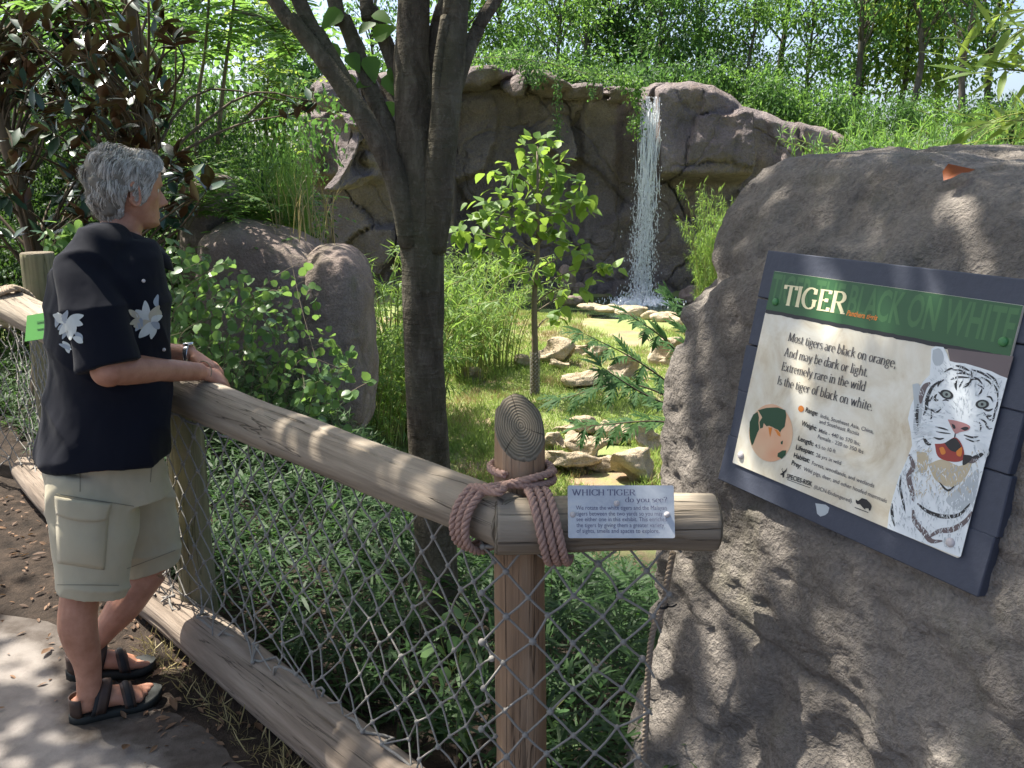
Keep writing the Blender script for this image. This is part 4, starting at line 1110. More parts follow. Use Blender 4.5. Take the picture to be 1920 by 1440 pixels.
def rivet(o, r, mat, parent, n): 
    q = np.array(Vector(n).to_track_quat('Z', 'Y').to_matrix())
    part('rivet', (dv * [1, 1, .65] * r) @ q.T + o, df, mat, parent)
for x, y in ((148, 482), (685, 348), (1292, 485)):
    rivet(onp((x - 92) * kx, (y - 130) * ky, .001), .0062, M['rivet'], pq, pq_n)
# ------------------------------------------------------------------ TIGER sign on the boulder
sign = thing('tiger_sign', 'large TIGER information sign with a white tiger picture on the boulder', 'sign', SG_TL + SG_e1 * .28 + SG_e2 * .2)
def s2(x, y):
    p_ = at_plane(x, y, SG_TL, SG_n) - SG_TL
    return np.array([p_ @ SG_e1, p_ @ SG_e2])
def s3(uv, h): uv = np.asarray(uv); return SG_TL + uv[..., :1] * SG_e1 + uv[..., 1:2] * SG_e2 + SG_n * h
SW = s2(1919, 574)[0]; SH = s2(1375, 868)[1]
# slate-blue backing of planks: frame boards with visible joints on the sides
fx0, fy0 = s2(1437, 477); fx1 = SW + .052; fy1 = SH + .052; fx0 = -.042; fy0 = -.044
def board(u0, v0, u1, v1, h0, h1, sd):
    r_ = np.random.default_rng(sd); g = .0015
    V, F = box(((u0 + u1) / 2, (v0 + v1) / 2, (h0 + h1) / 2), (u1 - u0 - g, v1 - v0 - g, h1 - h0))
    V = V + r_.normal(0, .0012, V.shape)
    W3 = SG_TL + V[:, :1] * SG_e1 + V[:, 1:2] * SG_e2 + V[:, 2:3] * SG_n
    o = part('board', W3, F[:, ::-1], M['slate'], sign, False)
    bv = o.modifiers.new('b', 'BEVEL'); bv.width = .002; bv.segments = 1
    return o
nb_ = 5; hh_ = (fy1 - fy0) / nb_
for k in range(nb_):
    board(fx0 + .002 * (k % 2), fy0 + k * hh_, fx1 - .003 * (k % 3), fy0 + (k + 1) * hh_, -.030, -.006, k)
# panel
m = Mat('sign_parchment')
co = m.coord('Object'); nz = m.noise(co, 9, 7, .65, .8); nz2 = m.noise(co, 40, 4, .6)
c = m.ramp(nz, [(.3, (.5, .4, .26)), (.47, (.66, .6, .47)), (.65, (.76, .73, .63))])
c = m.mix(m.math('MULTIPLY', nz2, .25), c, (.5, .46, .36))
b = m.bsdf(**{'Base Color': c, 'Roughness': .35, 'Specular IOR Level': .4, 'Coat Weight': .25, 'Coat Roughness': .15}); M['parch'] = m.done(b)
def ink(name, col, rough=.4): 
    M[name] = plain(name, col, rough, .4); return M[name]
ink('ink_black', (.018, .018, .02)); ink('ink_green', (.03, .1, .035)); ink('ink_green2', (.055, .15, .05)); ink('ink_cream', (.75, .68, .42)); ink('ink_orange', (.62, .2, .03))
ink('ink_dark', (.05, .045, .05)); ink('ink_grey', (.09, .085, .1)); ink('ink_white', (.7, .74, .75)); ink('ink_tan', (.5, .42, .28)); ink('ink_pink', (.42, .2, .19)); ink('ink_red', (.3, .04, .03)); ink('ink_brown', (.13, .1, .1)); ink('ink_peach', (.6, .26, .14)); ink('ink_eye', (.22, .26, .24)); ink('ink_shade', (.42, .46, .48))
V, F = slab(SG_TL, SG_e1, SG_e2, SG_n, SW, SH, .005, .002); part('panel', V, F, M['parch'], sign, False)
def poly(pts, h, mat, name='print', uv=False):
    """flat printed shape; pts in photo pixels (or sign metres)"""
    P = np.array(pts if uv else [s2(*q) for q in pts])
    from mathutils.geometry import tessellate_polygon
    tri = tessellate_polygon([[Vector((a, b_, 0)) for a, b_ in P]])
    F = np.array(tri)
    a, b_, c_ = P[F[:, 0]], P[F[:, 1]], P[F[:, 2]]
    cr = (b_[:, 0] - a[:, 0]) * (c_[:, 1] - a[:, 1]) - (b_[:, 1] - a[:, 1]) * (c_[:, 0] - a[:, 0])
    F = np.where((cr > 0)[:, None], F[:, ::-1], F)
    return part(name, s3(P, h), F, mat, sign, False)
def smooth_poly(pts, n=60):
    P = np.array(pts, float); P = np.concatenate([P, P[:1]]); return spline(np.c_[P, np.zeros(len(P))], n)[:-1, :2]
# green header with torn black edge
hb0 = s2(1440, 582)[1]; hb1 = s2(1896, 671)[1]
xs_ = np.linspace(.0005, SW - .0005, 60); tear = .0022 * fbm(np.stack([xs_ * 90, 0 * xs_, 0 * xs_], 1), 3, 2)
yb_ = hb0 + (hb1 - hb0) * xs_ / SW
poly(np.concatenate([[(.0005, .0005), (SW - .0005, .0005)], np.stack([xs_, yb_ + tear + .006], 1)[::-1]]), .0004, M['ink_black'], 'header_edge', True)
poly(np.concatenate([[(.0005, .0005), (SW - .0005, .0005)], np.stack([xs_, yb_ + tear * .5 - .002], 1)[::-1]]), .0007, M['ink_green'], 'header_band', True)
V, F = text_mesh('TIGER THE BLACK ON WHITE', bold=.02); V[:, 2] = 0
put_text(V, F, SG_TL, SG_e1, SG_e2, SG_n, .004, .066, SW - .008, .06 / .7, M['ink_green2'], sign, 'ghost_lettering', .0009)
def sg_serif(s, p0, p1, cap_px, wgt, mat, name='lettering', hgt=.0013):
    a = s2(*p0); b2 = s2(*p1); V, F, wd = serif_text(s, wgt)
    L = np.linalg.norm(b2 - a); e = (b2 - a) / L; e1 = SG_e1 * e[0] + SG_e2 * e[1]; e2 = -SG_e1 * e[1] + SG_e2 * e[0]
    cap = abs(s2(p0[0], p0[1] - cap_px)[1] - a[1])
    put_text(V, F, s3(a, 0), e1, e2, SG_n, 0, 0, L, cap / CH, mat, sign, name, hgt, 2.5e-5, wd)
def sg_sans(s, p0, p1, xh_px, mat, shear=0., bold=0., hgt=.0013, name='lettering'):
    a = s2(*p0); b2 = s2(*p1); V, F = text_mesh(s, 1, bold, shear); V[:, 2] = 0
    L = np.linalg.norm(b2 - a); e = (b2 - a) / L; e1 = SG_e1 * e[0] + SG_e2 * e[1]; e2 = -SG_e1 * e[1] + SG_e2 * e[0]
    xh = abs(s2(p0[0], p0[1] - xh_px)[1] - a[1])
    put_text(V, F, s3(a, 0), e1, e2, SG_n, 0, 0, L, xh / .52, mat, sign, name, hgt, 2e-5)
sg_serif('TIGER', (1466, 571), (1584, 589), 38, 1.7, M['ink_cream'], 'title_lettering')
sg_sans('Panthera tigris', (1587, 591), (1645, 601), 7.5, M['ink_orange'], .25, .02)
for s, p0_, p1_ in (('Most tigers are black on orange,', (1477, 639), (1680, 690)), ('And may be dark or light.', (1470, 667), (1627, 707)), ('Extremely rare in the wild', (1465, 694), (1622, 734)), ('Is the tiger of black on white.', (1457, 720), (1636, 771))):
    sg_serif(s, p0_, p1_, 16.5, 1.15, M['ink_dark'])
for s, p0_, p1_ in (('Range:', (1510, 772), (1533, 780)), ('Weight:', (1503, 797), (1531, 808)), ('Length:', (1496, 825), (1525, 836.5)), ('Lifespan:', (1492, 842), (1526, 853.5)), ('Habitat:', (1488, 857), (1518, 868)), ('Prey:', (1484, 871), (1502, 878.5))):
    sg_sans(s, p0_, p1_, 7.0, M['ink_black'], 0, .022)
for s, p0_, p1_ in (('India, Southeast Asia, China,', (1538, 782.5), (1638, 813.5)), ('and Southeast Russia', (1536, 793), (1611, 817)), ('Male - 440 to 570 lbs;', (1535, 810), (1613, 836)), ('Female - 220 to 350 lbs', (1533, 821.5), (1619, 851)), ('4.5 to 10 ft', (1528, 838.5), (1567, 850)), ('26 yrs in wild', (1530, 856), (1577, 872)), ('Forest, woodlands, and wetlands', (1522, 871), (1639, 914.5)), ('Wild pigs, deer, and other hoofed mammals', (1507, 882), (1663, 943)), ('(IUCN-Endangered)', (1526, 915.5), (1597, 943))):
    sg_sans(s, p0_, p1_, 5.6, M['ink_grey'], 0, .004)
sg_sans('SPECIES-RISK', (1475, 896), (1523, 912), 6.5, M['ink_black'], 0, .02)
def Z7(x, y): return (1360 + x / 5.647, 740 + y / 5.646)
poly([Z7(660, 895), Z7(905, 985), Z7(903, 990), Z7(658, 901)], .0012, M['ink_black'])
# antelope-like mark by SPECIES RISK and a bison
poly([Z7(*q) for q in ((600, 790), (612, 770), (605, 800), (618, 815), (640, 800), (660, 770), (650, 810), (628, 830), (625, 875), (610, 880), (608, 850), (590, 850), (585, 838), (610, 825))], .0012, M['ink_black'])
poly([Z7(*q) for q in ((1385, 1110), (1410, 1125), (1450, 1095), (1500, 1110), (1540, 1150), (1553, 1180), (1540, 1225), (1525, 1230), (1520, 1205), (1490, 1200), (1480, 1215), (1450, 1185), (1430, 1160), (1400, 1160), (1385, 1140))], .0012, M['ink_black'])
poly([Z7(1375, 1190), Z7(1520, 1245), Z7(1518, 1252), Z7(1373, 1197)], .0012, M['ink_black'])
# globe
gc = s2(1445.5, 812); gr = .036
gm_ = Mat('globe_ocean'); co = gm_.coord('Object'); nz = gm_.noise(co, 6, 3, .5)
M['globe'] = gm_.done(gm_.bsdf(**{'Base Color': gm_.ramp(nz, [(.35, (.62, .27, .15)), (.6, (.7, .5, .32))]), 'Roughness': .4}))
pg_ = [s2(*Z7(485 + 232 * math.cos(a), 405 + 305 * math.sin(a))) for a in np.linspace(0, 2 * math.pi, 48, endpoint=False)]
poly(pg_, .0008, M['globe'], 'globe', True)
ink('ink_land', (.02, .065, .03))
poly([Z7(*q) for q in ((300, 210), (345, 180), (360, 240), (355, 300), (362, 370), (345, 400), (330, 440), (300, 520), (283, 540), (265, 470), (258, 380), (262, 290))], .0011, M['ink_land'])
poly([Z7(*q) for q in ((350, 165), (440, 140), (560, 135), (640, 165), (650, 220), (640, 290), (632, 340), (600, 370), (585, 400), (560, 370), (530, 360), (505, 345), (470, 330), (440, 335), (410, 300), (402, 350), (372, 360), (365, 290), (395, 240))], .0012, M['ink_land'])
poly([Z7(*q) for q in ((460, 345), (500, 350), (480, 450), (470, 410))], .0014, M['ink_orange'])
poly([Z7(*q) for q in ((520, 365), (555, 375), (585, 410), (590, 445), (560, 430), (545, 400))], .0014, M['ink_orange'])
poly([Z7(*q) for q in ((560, 620), (610, 590), (650, 590), (640, 640), (600, 680), (555, 655))], .0012, M['ink_land'])
poly([Z7(*q) for q in ((590, 500), (615, 485), (610, 525), (592, 525))], .0012, M['ink_land'])
poly([Z7(805 + 30 * math.cos(a), 150 + 34 * math.sin(a)) for a in np.linspace(0, 6.28, 20, endpoint=False)], .0012, M['ink_orange'])
# ---- white tiger picture (traced shapes, each a thin printed layer)
def Z8(x, y): return (1640 + x / 3.2714, 620 + y / 3.2727)
rx = lambda y: 876 - (y - 80) * (346 / 1320.)
poly([Z8(*q) for q in ((448, 108), (rx(150) - 4, 158), (rx(290) - 4, 290), (760, 275), (640, 225), (560, 205), (500, 198), (465, 188))], .0010, M['ink_brown'], 'tiger_background')
head = [(350, 112), (376, 96), (424, 101), (446, 140), (462, 186), (500, 196), (560, 202), (640, 225), (720, 250), (770, 275), (rx(292) - 4, 292), (rx(480) - 4, 480), (rx(750) - 4, 750), (rx(950) - 4, 950), (rx(1200) - 4, 1200), (rx(1380) - 4, 1385), (520, 1388), (350, 1322), (200, 1262), (80, 1213), (88, 1130), (112, 1030), (150, 900), (200, 790), (232, 705), (224, 620), (206, 540), (224, 460), (260, 380), (300, 312), (340, 272), (346, 200)]
poly([Z8(*q) for q in head], .0012, M['ink_white'], 'tiger_body')
def stripe(pts, w, mat='ink_black', h=.0017, taper=True, n=14):
    P = spline(np.c_[np.array(pts, float), np.zeros(len(pts))], n)[:, :2]
    T = np.gradient(P, axis=0); T /= np.linalg.norm(T, axis=1)[:, None] + 1e-9
    t = np.linspace(0, 1, n); ww = w * (np.sin(np.pi * np.clip(t * .9 + .06, 0, 1)) ** .7 if taper else np.ones(n)) / 2
    N_ = np.stack([-T[:, 1], T[:, 0]], 1) * ww[:, None]
    poly([Z8(*q) for q in np.concatenate([P - N_, (P + N_)[::-1]])], h, M[mat], 'stripe')
blob = lambda pts, mat, h, n=40: poly([Z8(*q) for q in smooth_poly(pts, n)], h, M[mat], 'tiger_marking')
blob([(360, 120), (400, 110), (425, 150), (420, 200), (380, 215), (358, 180)], 'ink_shade', .0014)
blob([(235, 330), (275, 330), (300, 420), (285, 560), (262, 640), (240, 600), (245, 480)], 'ink_shade', .0013)
blob([(330, 820), (420, 790), (520, 830), (600, 800), (560, 900), (480, 960), (380, 920)], 'ink_tan', .0014)
blob([(520, 960), (640, 850), (610, 1050), (520, 1100), (440, 1040)], 'ink_shade', .0014)
blob([(260, 740), (330, 760), (320, 860), (270, 860)], 'ink_tan', .00135)
for pts, w in (
    # forehead
    (((500, 215), (540, 225), (590, 250)), 16), (((600, 240), (660, 260), (720, 300)), 14), (((510, 305), (500, 330), (505, 365)), 16), (((545, 305), (528, 335), (520, 350)), 9),
    (((560, 330), (585, 320), (600, 300), (640, 300)), 12), (((610, 285), (640, 300), (665, 330)), 12), (((470, 300), (520, 285), (590, 290)), 12), (((505, 262), (550, 262), (600, 275)), 12),
    (((595, 245), (600, 280), (590, 300)), 10), (((640, 395), (655, 378), (662, 355)), 12), (((545, 350), (575, 335), (588, 318)), 10), (((655, 285), (700, 310), (725, 340)), 12), (((690, 260), (740, 300), (765, 350)), 13),
    (((480, 240), (530, 245), (570, 262)), 11), (((630, 330), (660, 345), (675, 360)), 9), (((430, 255), (465, 235), (485, 232)), 12), (((735, 330), (755, 370), (760, 420)), 12),
    # left cheek (near ear)
    (((345, 320), (310, 345), (290, 400), (285, 450)), 34), (((400, 310), (355, 350), (325, 420), (320, 480), (302, 520)), 22), (((430, 300), (400, 320), (390, 345)), 14),
    (((385, 390), (372, 410), (380, 428), (395, 425)), 16), (((395, 375), (420, 400), (450, 412), (472, 420)), 14), (((330, 480), (360, 490), (385, 500), (412, 480)), 14), (((350, 495), (352, 530), (345, 545)), 10),
    (((320, 440), (345, 425), (360, 400)), 11), (((420, 430), (440, 425), (460, 432)), 9), (((270, 450), (262, 520), (268, 590)), 20), (((300, 650), (325, 690), (350, 700)), 22),
    # right cheek
    (((690, 405), (715, 410), (730, 440)), 12), (((668, 480), (700, 490), (730, 480)), 14), (((680, 515), (705, 525), (722, 520)), 12), (((655, 545), (680, 560), (700, 600), (725, 600)), 13), (((645, 560), (655, 590), (650, 620)), 10), (((745, 470), (735, 530), (725, 560)), 12), (((672, 500), (705, 545), (722, 545)), 9), (((760, 420), (752, 470), (745, 500)), 12),
    # muzzle
    (((375, 590), (420, 600), (455, 612)), 10), (((380, 620), (430, 628), (470, 632)), 8), (((550, 640), (600, 655), (640, 650)), 12), (((560, 662), (610, 680), (650, 672)), 10), (((365, 655), (400, 665), (430, 660)), 12), (((600, 780), (640, 770), (680, 745)), 26), (((555, 790), (600, 800), (640, 780)), 30),
    # body
    (((215, 760), (240, 830), (212, 900), (235, 1000), (240, 1050)), 34), (((165, 890), (160, 960), (180, 1060), (190, 1110)), 14), (((110, 1060), (110, 1120), (125, 1200)), 18), (((265, 1060), (330, 1110), (420, 1140), (520, 1130), (590, 1060)), 26), (((240, 1100), (250, 1170), (310, 1240), (350, 1290), (420, 1290)), 36), (((330, 1270), (400, 1230), (480, 1220), (560, 1170), (600, 1110)), 34), (((400, 930), (450, 980), (500, 950)), 14)):
    stripe(pts, w, 'ink_black' if w < 30 else 'ink_brown')
# eyes, nose, mouth
for ex_, ey_, rot_ in ((446, 392, .35), (664, 452, -.05)):
    el = lambda a, b_: [(ex_ + a * math.cos(t) * math.cos(rot_) - b_ * math.sin(t) * math.sin(rot_), ey_ + a * math.cos(t) * math.sin(rot_) + b_ * math.sin(t) * math.cos(rot_)) for t in np.linspace(0, 6.28, 18, endpoint=False)]
    poly([Z8(*q) for q in el(42, 28)], .0019, M['ink_black'], 'eye'); poly([Z8(*q) for q in el(26, 18)], .0021, M['ink_eye'], 'eye'); poly([Z8(*q) for q in el(9, 9)], .0023, M['ink_black'], 'eye')
blob([(452, 545), (500, 552), (560, 570), (590, 590), (575, 612), (530, 622), (500, 632), (478, 600)], 'ink_pink', .0019)
blob([(475, 570), (495, 580), (500, 600), (485, 600)], 'ink_black', .0021, 20); blob([(530, 600), (560, 590), (582, 598), (560, 614)], 'ink_black', .0021, 20)
stripe([(498, 625), (496, 645), (492, 665)], 8)
blob([(372, 695), (430, 690), (500, 655), (545, 715), (548, 790), (480, 805), (395, 775)], 'ink_red', .0018)
blob([(432, 690), (495, 660), (535, 712), (525, 745), (470, 735)], 'ink_black', .0020)
blob([(400, 720), (425, 715), (440, 750), (415, 760)], 'ink_orange', .0021, 20); blob([(505, 740), (540, 715), (535, 770), (510, 765)], 'ink_orange', .0021, 20)
blob([(548, 760), (600, 770), (590, 800), (545, 825)], 'ink_black', .0019, 24)
r8 = np.random.default_rng(5)
for k in range(16):
    y0 = 590 + k * 5; stripe([(400 - r8.uniform(0, 40), y0), (310, y0 - r8.uniform(-10, 30)), (225 + r8.uniform(-10, 30), y0 - r8.uniform(-40, 50))], 3, 'ink_white', .0024, n=8)
for k in range(12):
    x0 = 600 + k * 6; stripe([(x0, 660 + k * 3), (x0 + 40, 710 + k * 3), (min(rx(780) - 8, x0 + 80), 760 + r8.uniform(-20, 30))], 3, 'ink_white', .0024, n=8)
# fur: many short printed hairs following the coat, joined (too small to pick apart)
from mathutils.geometry import intersect_point_tri_2d
hp_ = np.array([Z8(*q) for q in head]); 
def inside(x, y):
    c = False; j = len(hp_) - 1
    for i in range(len(hp_)):
        if ((hp_[i][1] > y) != (hp_[j][1] > y)) and (x < (hp_[j][0] - hp_[i][0]) * (y - hp_[i][1]) / (hp_[j][1] - hp_[i][1]) + hp_[i][0]): c = not c
        j = i
    return c
for mt, cnt, h_, seed_ in (('ink_shade', 620, .00172, 1), ('ink_tan', 150, .00166, 2), ('ink_white', 420, .00186, 3)):
    rf = np.random.default_rng(seed_); mbf = MB(); k = 0
    while k < cnt:
        x, y = rf.uniform(80, 800), rf.uniform(200, 1340)
        if mt == 'ink_tan' and not (720 < y < 1000 and 240 < x < 640): continue
        if y < 830 and (abs(x - 446) < 60 and abs(y - 392) < 45 or abs(x - 664) < 60 and abs(y - 452) < 45 or 360 < x < 600 and 540 < y < 820): continue
        ang = math.atan2(y - 560, x - 540) + rf.normal(0, .3) if y < 760 else math.pi / 2 + rf.normal(0, .4)
        L_ = rf.uniform(14, 42); x2, y2 = x + L_ * math.cos(ang), y + L_ * math.sin(ang)
        if not (inside(*Z8(x, y)) and inside(*Z8(x2, y2))): continue
        w_ = rf.uniform(1.5, 4.0); nx_, ny_ = -math.sin(ang) * w_, math.cos(ang) * w_
        q = np.array([s2(*Z8(x - nx_, y - ny_)), s2(*Z8(x + nx_, y + ny_)), s2(*Z8(x2, y2))])
        mbf.add(s3(q, h_ + 1e-6 * (k % 40)), np.array([[0, 1, 2]])); k += 1
    V_, F_ = mbf.get(); a_, b2_, c2_ = V_[F_[0][:, 0]], V_[F_[0][:, 1]], V_[F_[0][:, 2]]; fl2 = np.einsum('ij,j->i', np.cross(b2_ - a_, c2_ - a_), SG_n) < 0
    F_[0][fl2] = F_[0][fl2][:, ::-1]; kind(part('fur_print', V_, F_, M[mt], sign, False), 'stuff')
for x, y, g in ((1455, 566, 1), (1882, 641, 1), (1390, 854, 0), (1783, 1017, 0)):
    rivet(s3(s2(x, y), .002), .0085, M['rivet_green' if g else 'rivet'], sign, SG_n)
# torn scrap of white sticker left on the bottom board
poly([Z7(930, 1120), Z7(960, 1140), Z7(1000, 1135), Z7(1040, 1160), Z7(1085, 1195), Z7(1070, 1250), Z7(1040, 1275), Z7(990, 1290), Z7(955, 1260), Z7(945, 1190)], -.0045, M['ink_shade'], 'sticker_scrap')
# fallen leaf on top of the boulder
def hit(x, y, bvh=BIG_BVH):
    r = ray(x, y); loc, nr_, i_, d_ = bvh.ray_cast(Vector(CAM), Vector(r).normalized()); return None if loc is None else np.array(loc)
h_ = hit(1805, 352)
if h_ is None: h_ = at_t(1805, 350, 1.75)
TV, TF = leaf_tmpl(.62, .16, -.25, 'ovate')
TV = TV.copy(); TV[:, 2] += .14 * np.sin(TV[:, 0] * 5) 
fl_ = link('fallen_leaf', mesh_np('fallen_leaf', TV * .07, TF, M['lf_orange']), None, h_ + np.array([-.04, 0, .014]), (math.radians(25), math.radians(-12), .2))
tag(fl_, 'curled orange-brown fallen leaf lying on top of the sign boulder', 'leaf')
# ------------------------------------------------------------------ the man leaning on the rail
MO = np.array([-1.36, 2.66, 0.]); MF = np.array([.80, .60, 0.]); MR = np.array([.60, -.80, 0.])
man = thing('person', 'grey-haired man in navy floral shirt, khaki cargo shorts and sandals leaning on the rail', 'person', MO)
def mp(x, y, b):
    """photo pixel on the vertical plane b metres to the man's right -> world"""
    return at_plane(x, y, MO + MR * b, MR)
def ml(p):
    d = np.asarray(p) - MO; return np.array([d @ MF, d @ MR, d[2]])
def mw(a, b, z): return MO + MF * a + MR * b + np.array([0, 0, z])
# ---- torso rings: back / front outline in photo pixels on the mid plane, half width b
tor = [  # yb, back x, front x, half width, (centre b)
 (430, 192, 268, .062), (452, 168, 280, .11), (478, 130, 288, .175), (510, 110, 293, .205), (560, 99, 302, .21), (620, 97, 308, .205), (680, 99, 306, .196), (725, 97, 304, .2), (765, 90, 303, .21), (805, 82, 304, .222), (848, 75, 303, .23)]
def ring_loft(rings, k=36, e=.85, inset=0.0):
    """rings: (centre, fwd half, side half, fwd dir)"""
    a = np.arange(k) / k * 2 * np.pi; V = []
    for c, hf, hs, fd in rings:
        ca, sa = np.cos(a), np.sin(a)
        x = np.sign(ca) * np.abs(ca) ** e * (hf - inset); y = np.sign(sa) * np.abs(sa) ** e * (hs - inset)
        fd = fd / np.linalg.norm(fd); V.append(c + x[:, None] * fd + y[:, None] * MR)
    n = len(rings); V = np.concatenate(V)
    i = np.arange(n - 1)[:, None] * k; j = np.arange(k)[None]
    F = np.stack([i + j, i + (j + 1) % k, i + k + (j + 1) % k, i + k + j], -1).reshape(-1, 4)
    c0 = len(V); V = np.concatenate([V, [rings[0][0]], [rings[-1][0]]]); j = np.arange(k)
    return V, [F, np.stack([np.full(k, c0), j, (j + 1) % k], 1)[:, ::-1], np.stack([np.full(k, c0 + 1), (n - 1) * k + j, (n - 1) * k + (j + 1) % k], 1)]
def torso_rings(grow=0.0):
    out = []
    for y, xb, xf, hw in tor:
        pb, pf = mp(xb, y, 0.0), mp(xf, y, 0.0)
        out.append(((pb + pf) / 2, np.linalg.norm((pf - pb)[:2]) / 2 + grow, hw + grow, MF))
    return out
body = MB()
body.add(*ring_loft(torso_rings(-.018)))
# neck and head
HC = mp(243, 352, 0.0)                       # head centre
yaw = math.radians(4)
hf = MF * math.cos(yaw) - MR * math.sin(yaw); hr = MR * math.cos(yaw) + MF * math.sin(yaw); hu = np.array([0, 0, 1.])
tl_ = math.radians(-6); hf2 = hf * math.cos(tl_) + hu * math.sin(tl_); hu2 = hu * math.cos(tl_) - hf * math.sin(tl_)
def hl(a, b, z): return HC + hf2 * a + hr * b + hu2 * z
body.add(*tube(spline([mp(212, 470, 0), mp(226, 430, 0), mp(236, 395, 0)], 8), np.array([.07, .066, .062, .06, .06, .06, .06, .06]), 20, MF))
def gs(x, s): return np.exp(-(x / s) ** 2)
# head: polar surface per height with brow, nose, lips, chin, sockets, cheekbones
nz_, na_ = 90, 120
zs = np.linspace(-.122, .112, nz_); th = np.arange(na_) / na_ * 2 * np.pi       # theta 0 = face
Z_, TH = np.meshgrid(zs, th, indexing='ij')
fz = np.interp(Z_, [-.122, -.115, -.10, -.085, -.06, -.03, 0, .03, .06, .085, .1, .112], [.05, .074, .09, .088, .086, .086, .088, .092, .088, .07, .05, .008])     # front reach
bz = np.interp(Z_, [-.122, -.115, -.10, -.08, -.06, -.03, 0, .03, .06, .085, .1, .112], [.02, .03, .045, .062, .078, .092, .1, .102, .096, .078, .055, .01])     # back reach
wz = np.interp(Z_, [-.122, -.115, -.10, -.08, -.05, -.02, 0.01, .04, .07, .09, .1, .112], [.02, .036, .05, .06, .067, .072, .075, .077, .07, .054, .04, .007])
c_, s_ = np.cos(TH), np.sin(TH)
ax = np.where(c_ > 0, fz, bz)
e_ = np.where(c_ > 0, .92, 1.0)
X = np.sign(c_) * np.abs(c_) ** e_ * ax; Yh = s_ * wz
tdeg = np.degrees(np.arctan2(s_, c_))
nose = .030 * gs(Z_ + .038, .012) * gs(tdeg, 8.5) + .02 * gs(Z_ + .018, .017) * gs(tdeg, 7) + .011 * gs(Z_ + .045, .007) * (gs(tdeg - 10, 5) + gs(tdeg + 10, 5))
brow = .007 * gs(Z_ - .016, .009) * (gs(tdeg - 22, 14) + gs(tdeg + 22, 14))
eyes = -.009 * gs(Z_ - .0, .011) * (gs(tdeg - 24, 12) + gs(tdeg + 24, 12)) + .004 * gs(Z_ + .001, .005) * (gs(tdeg - 25, 8) + gs(tdeg + 25, 8))
lips = .006 * gs(Z_ + .069, .0055) * gs(tdeg, 17) + .0065 * gs(Z_ + .082, .0055) * gs(tdeg, 15) - .005 * gs(Z_ + .0755, .0025) * gs(tdeg, 20) - .005 * gs(Z_ + .058, .006) * gs(tdeg, 12) - .005 * gs(Z_ + .093, .005) * gs(tdeg, 18)
chin = .008 * gs(Z_ + .106, .010) * gs(tdeg, 22)
cheek = .004 * gs(Z_ + .025, .014) * (gs(tdeg - 48, 15) + gs(tdeg + 48, 15)) - .004 * gs(Z_ + .06, .02) * (gs(tdeg - 50, 14) + gs(tdeg + 50, 14))
fold = -.0025 * (gs(tdeg - (24 - (Z_ + .05) * 250), 3) + gs(tdeg + (24 - (Z_ + .05) * 250), 3)) * ss(-.09, -.07, Z_) * ss(-.03, -.045, Z_)
rad = nose + brow + eyes + lips + chin + cheek + fold
r0_ = np.sqrt(X ** 2 + Yh ** 2) + 1e-6
X = X * (1 + rad / r0_); Yh = Yh * (1 + rad / r0_)
HV = hl(0, 0, 0) + X[..., None] * hf2 + Yh[..., None] * hr + Z_[..., None] * hu2
HV = HV.reshape(-1, 3)
i = np.arange(nz_ - 1)[:, None] * na_; j = np.arange(na_)[None]
HF = np.stack([i + j, i + (j + 1) % na_, i + na_ + (j + 1) % na_, i + na_ + j], -1).reshape(-1, 4)
HV = np.concatenate([HV, [hl(0.01, 0, -.122), hl(0, 0, .113)]]); j = np.arange(na_)
body.add(HV, [HF, np.stack([np.full(na_, nz_ * na_), (j + 1) % na_, j], 1), np.stack([np.full(na_, nz_ * na_ + 1), (nz_ - 1) * na_ + j, (nz_ - 1) * na_ + (j + 1) % na_], 1)])
def ear(sgn):
    out = MB(); a = np.linspace(-.3, 2 * math.pi * .80, 22)
    c = hl(-.012, sgn * .074, -.018)
    rim = []
    for t in a:
        ra, rz = .020 * (1 - .15 * math.sin(t)), .035
        rim.append(c + hf2 * (-ra * math.cos(t + .9) - .004 * math.sin(t)) + hu2 * (rz * math.sin(t + .9)) + hr * sgn * (.012 + .008 * (math.cos(t + .9) > 0) * abs(math.cos(t + .9))))
    out.add(*tube(np.array(rim), .0048, 8, hr))
    out.add(*tube([c + hu2 * -.028 + hr * sgn * .004 + hf2 * .002, c + hu2 * -.036 + hr * sgn * .007], [.0085, .006], 10, hr))
    for k in range(7):
        zz_ = -.022 + k * .0075; out.add(*tube([c + hu2 * zz_ + hf2 * .010 - hr * sgn * .004, c + hu2 * zz_ - hf2 * .014 + hr * sgn * .0085], [.006, .0045], 8, hu2))
    out.add(*tube([c + hf2 * .009 + hu2 * .002, c + hf2 * .010 - hu2 * .01 + hr * sgn * .006], [.005, .0045], 8, hr))
    return out.get()
for sgn in (1, -1): body.add(*ear(sgn))
# ---- arms
sh_r, el_r, wr_r = mp(158, 520, .165), mp(208, 694, .25), mp(376, 697, .07)
sh_l, el_l, wr_l = mp(190, 515, -.19), mp(262, 668, -.24), mp(362, 664, -.10)
def limb(P, R, n=14, up=MR, flat=1.0): 
    Q = spline(P, n); R_ = np.interp(np.linspace(0, 1, n), np.linspace(0, 1, len(R)), R); return tube(Q, R_, 18, up, ry=R_ * flat)
body.add(*limb([sh_r, sh_r * .5 + el_r * .5 + MR * .012, el_r], [.045, .05, .047, .043, .038]))
body.add(*limb([el_r, el_r * .66 + wr_r * .34 + up * .004, wr_r], [.047, .05, .047, .038, .031], flat=.92))
ev_, ef_ = cubesphere(8); body.add(ev_ * [.050, .050, .050] + el_r - MF * .006 + up * .002, ef_)
body.add(*limb([sh_l, el_l], [.06, .05, .045])); body.add(*limb([el_l, el_l * .6 + wr_l * .4, wr_l], [.044, .046, .04, .031]))
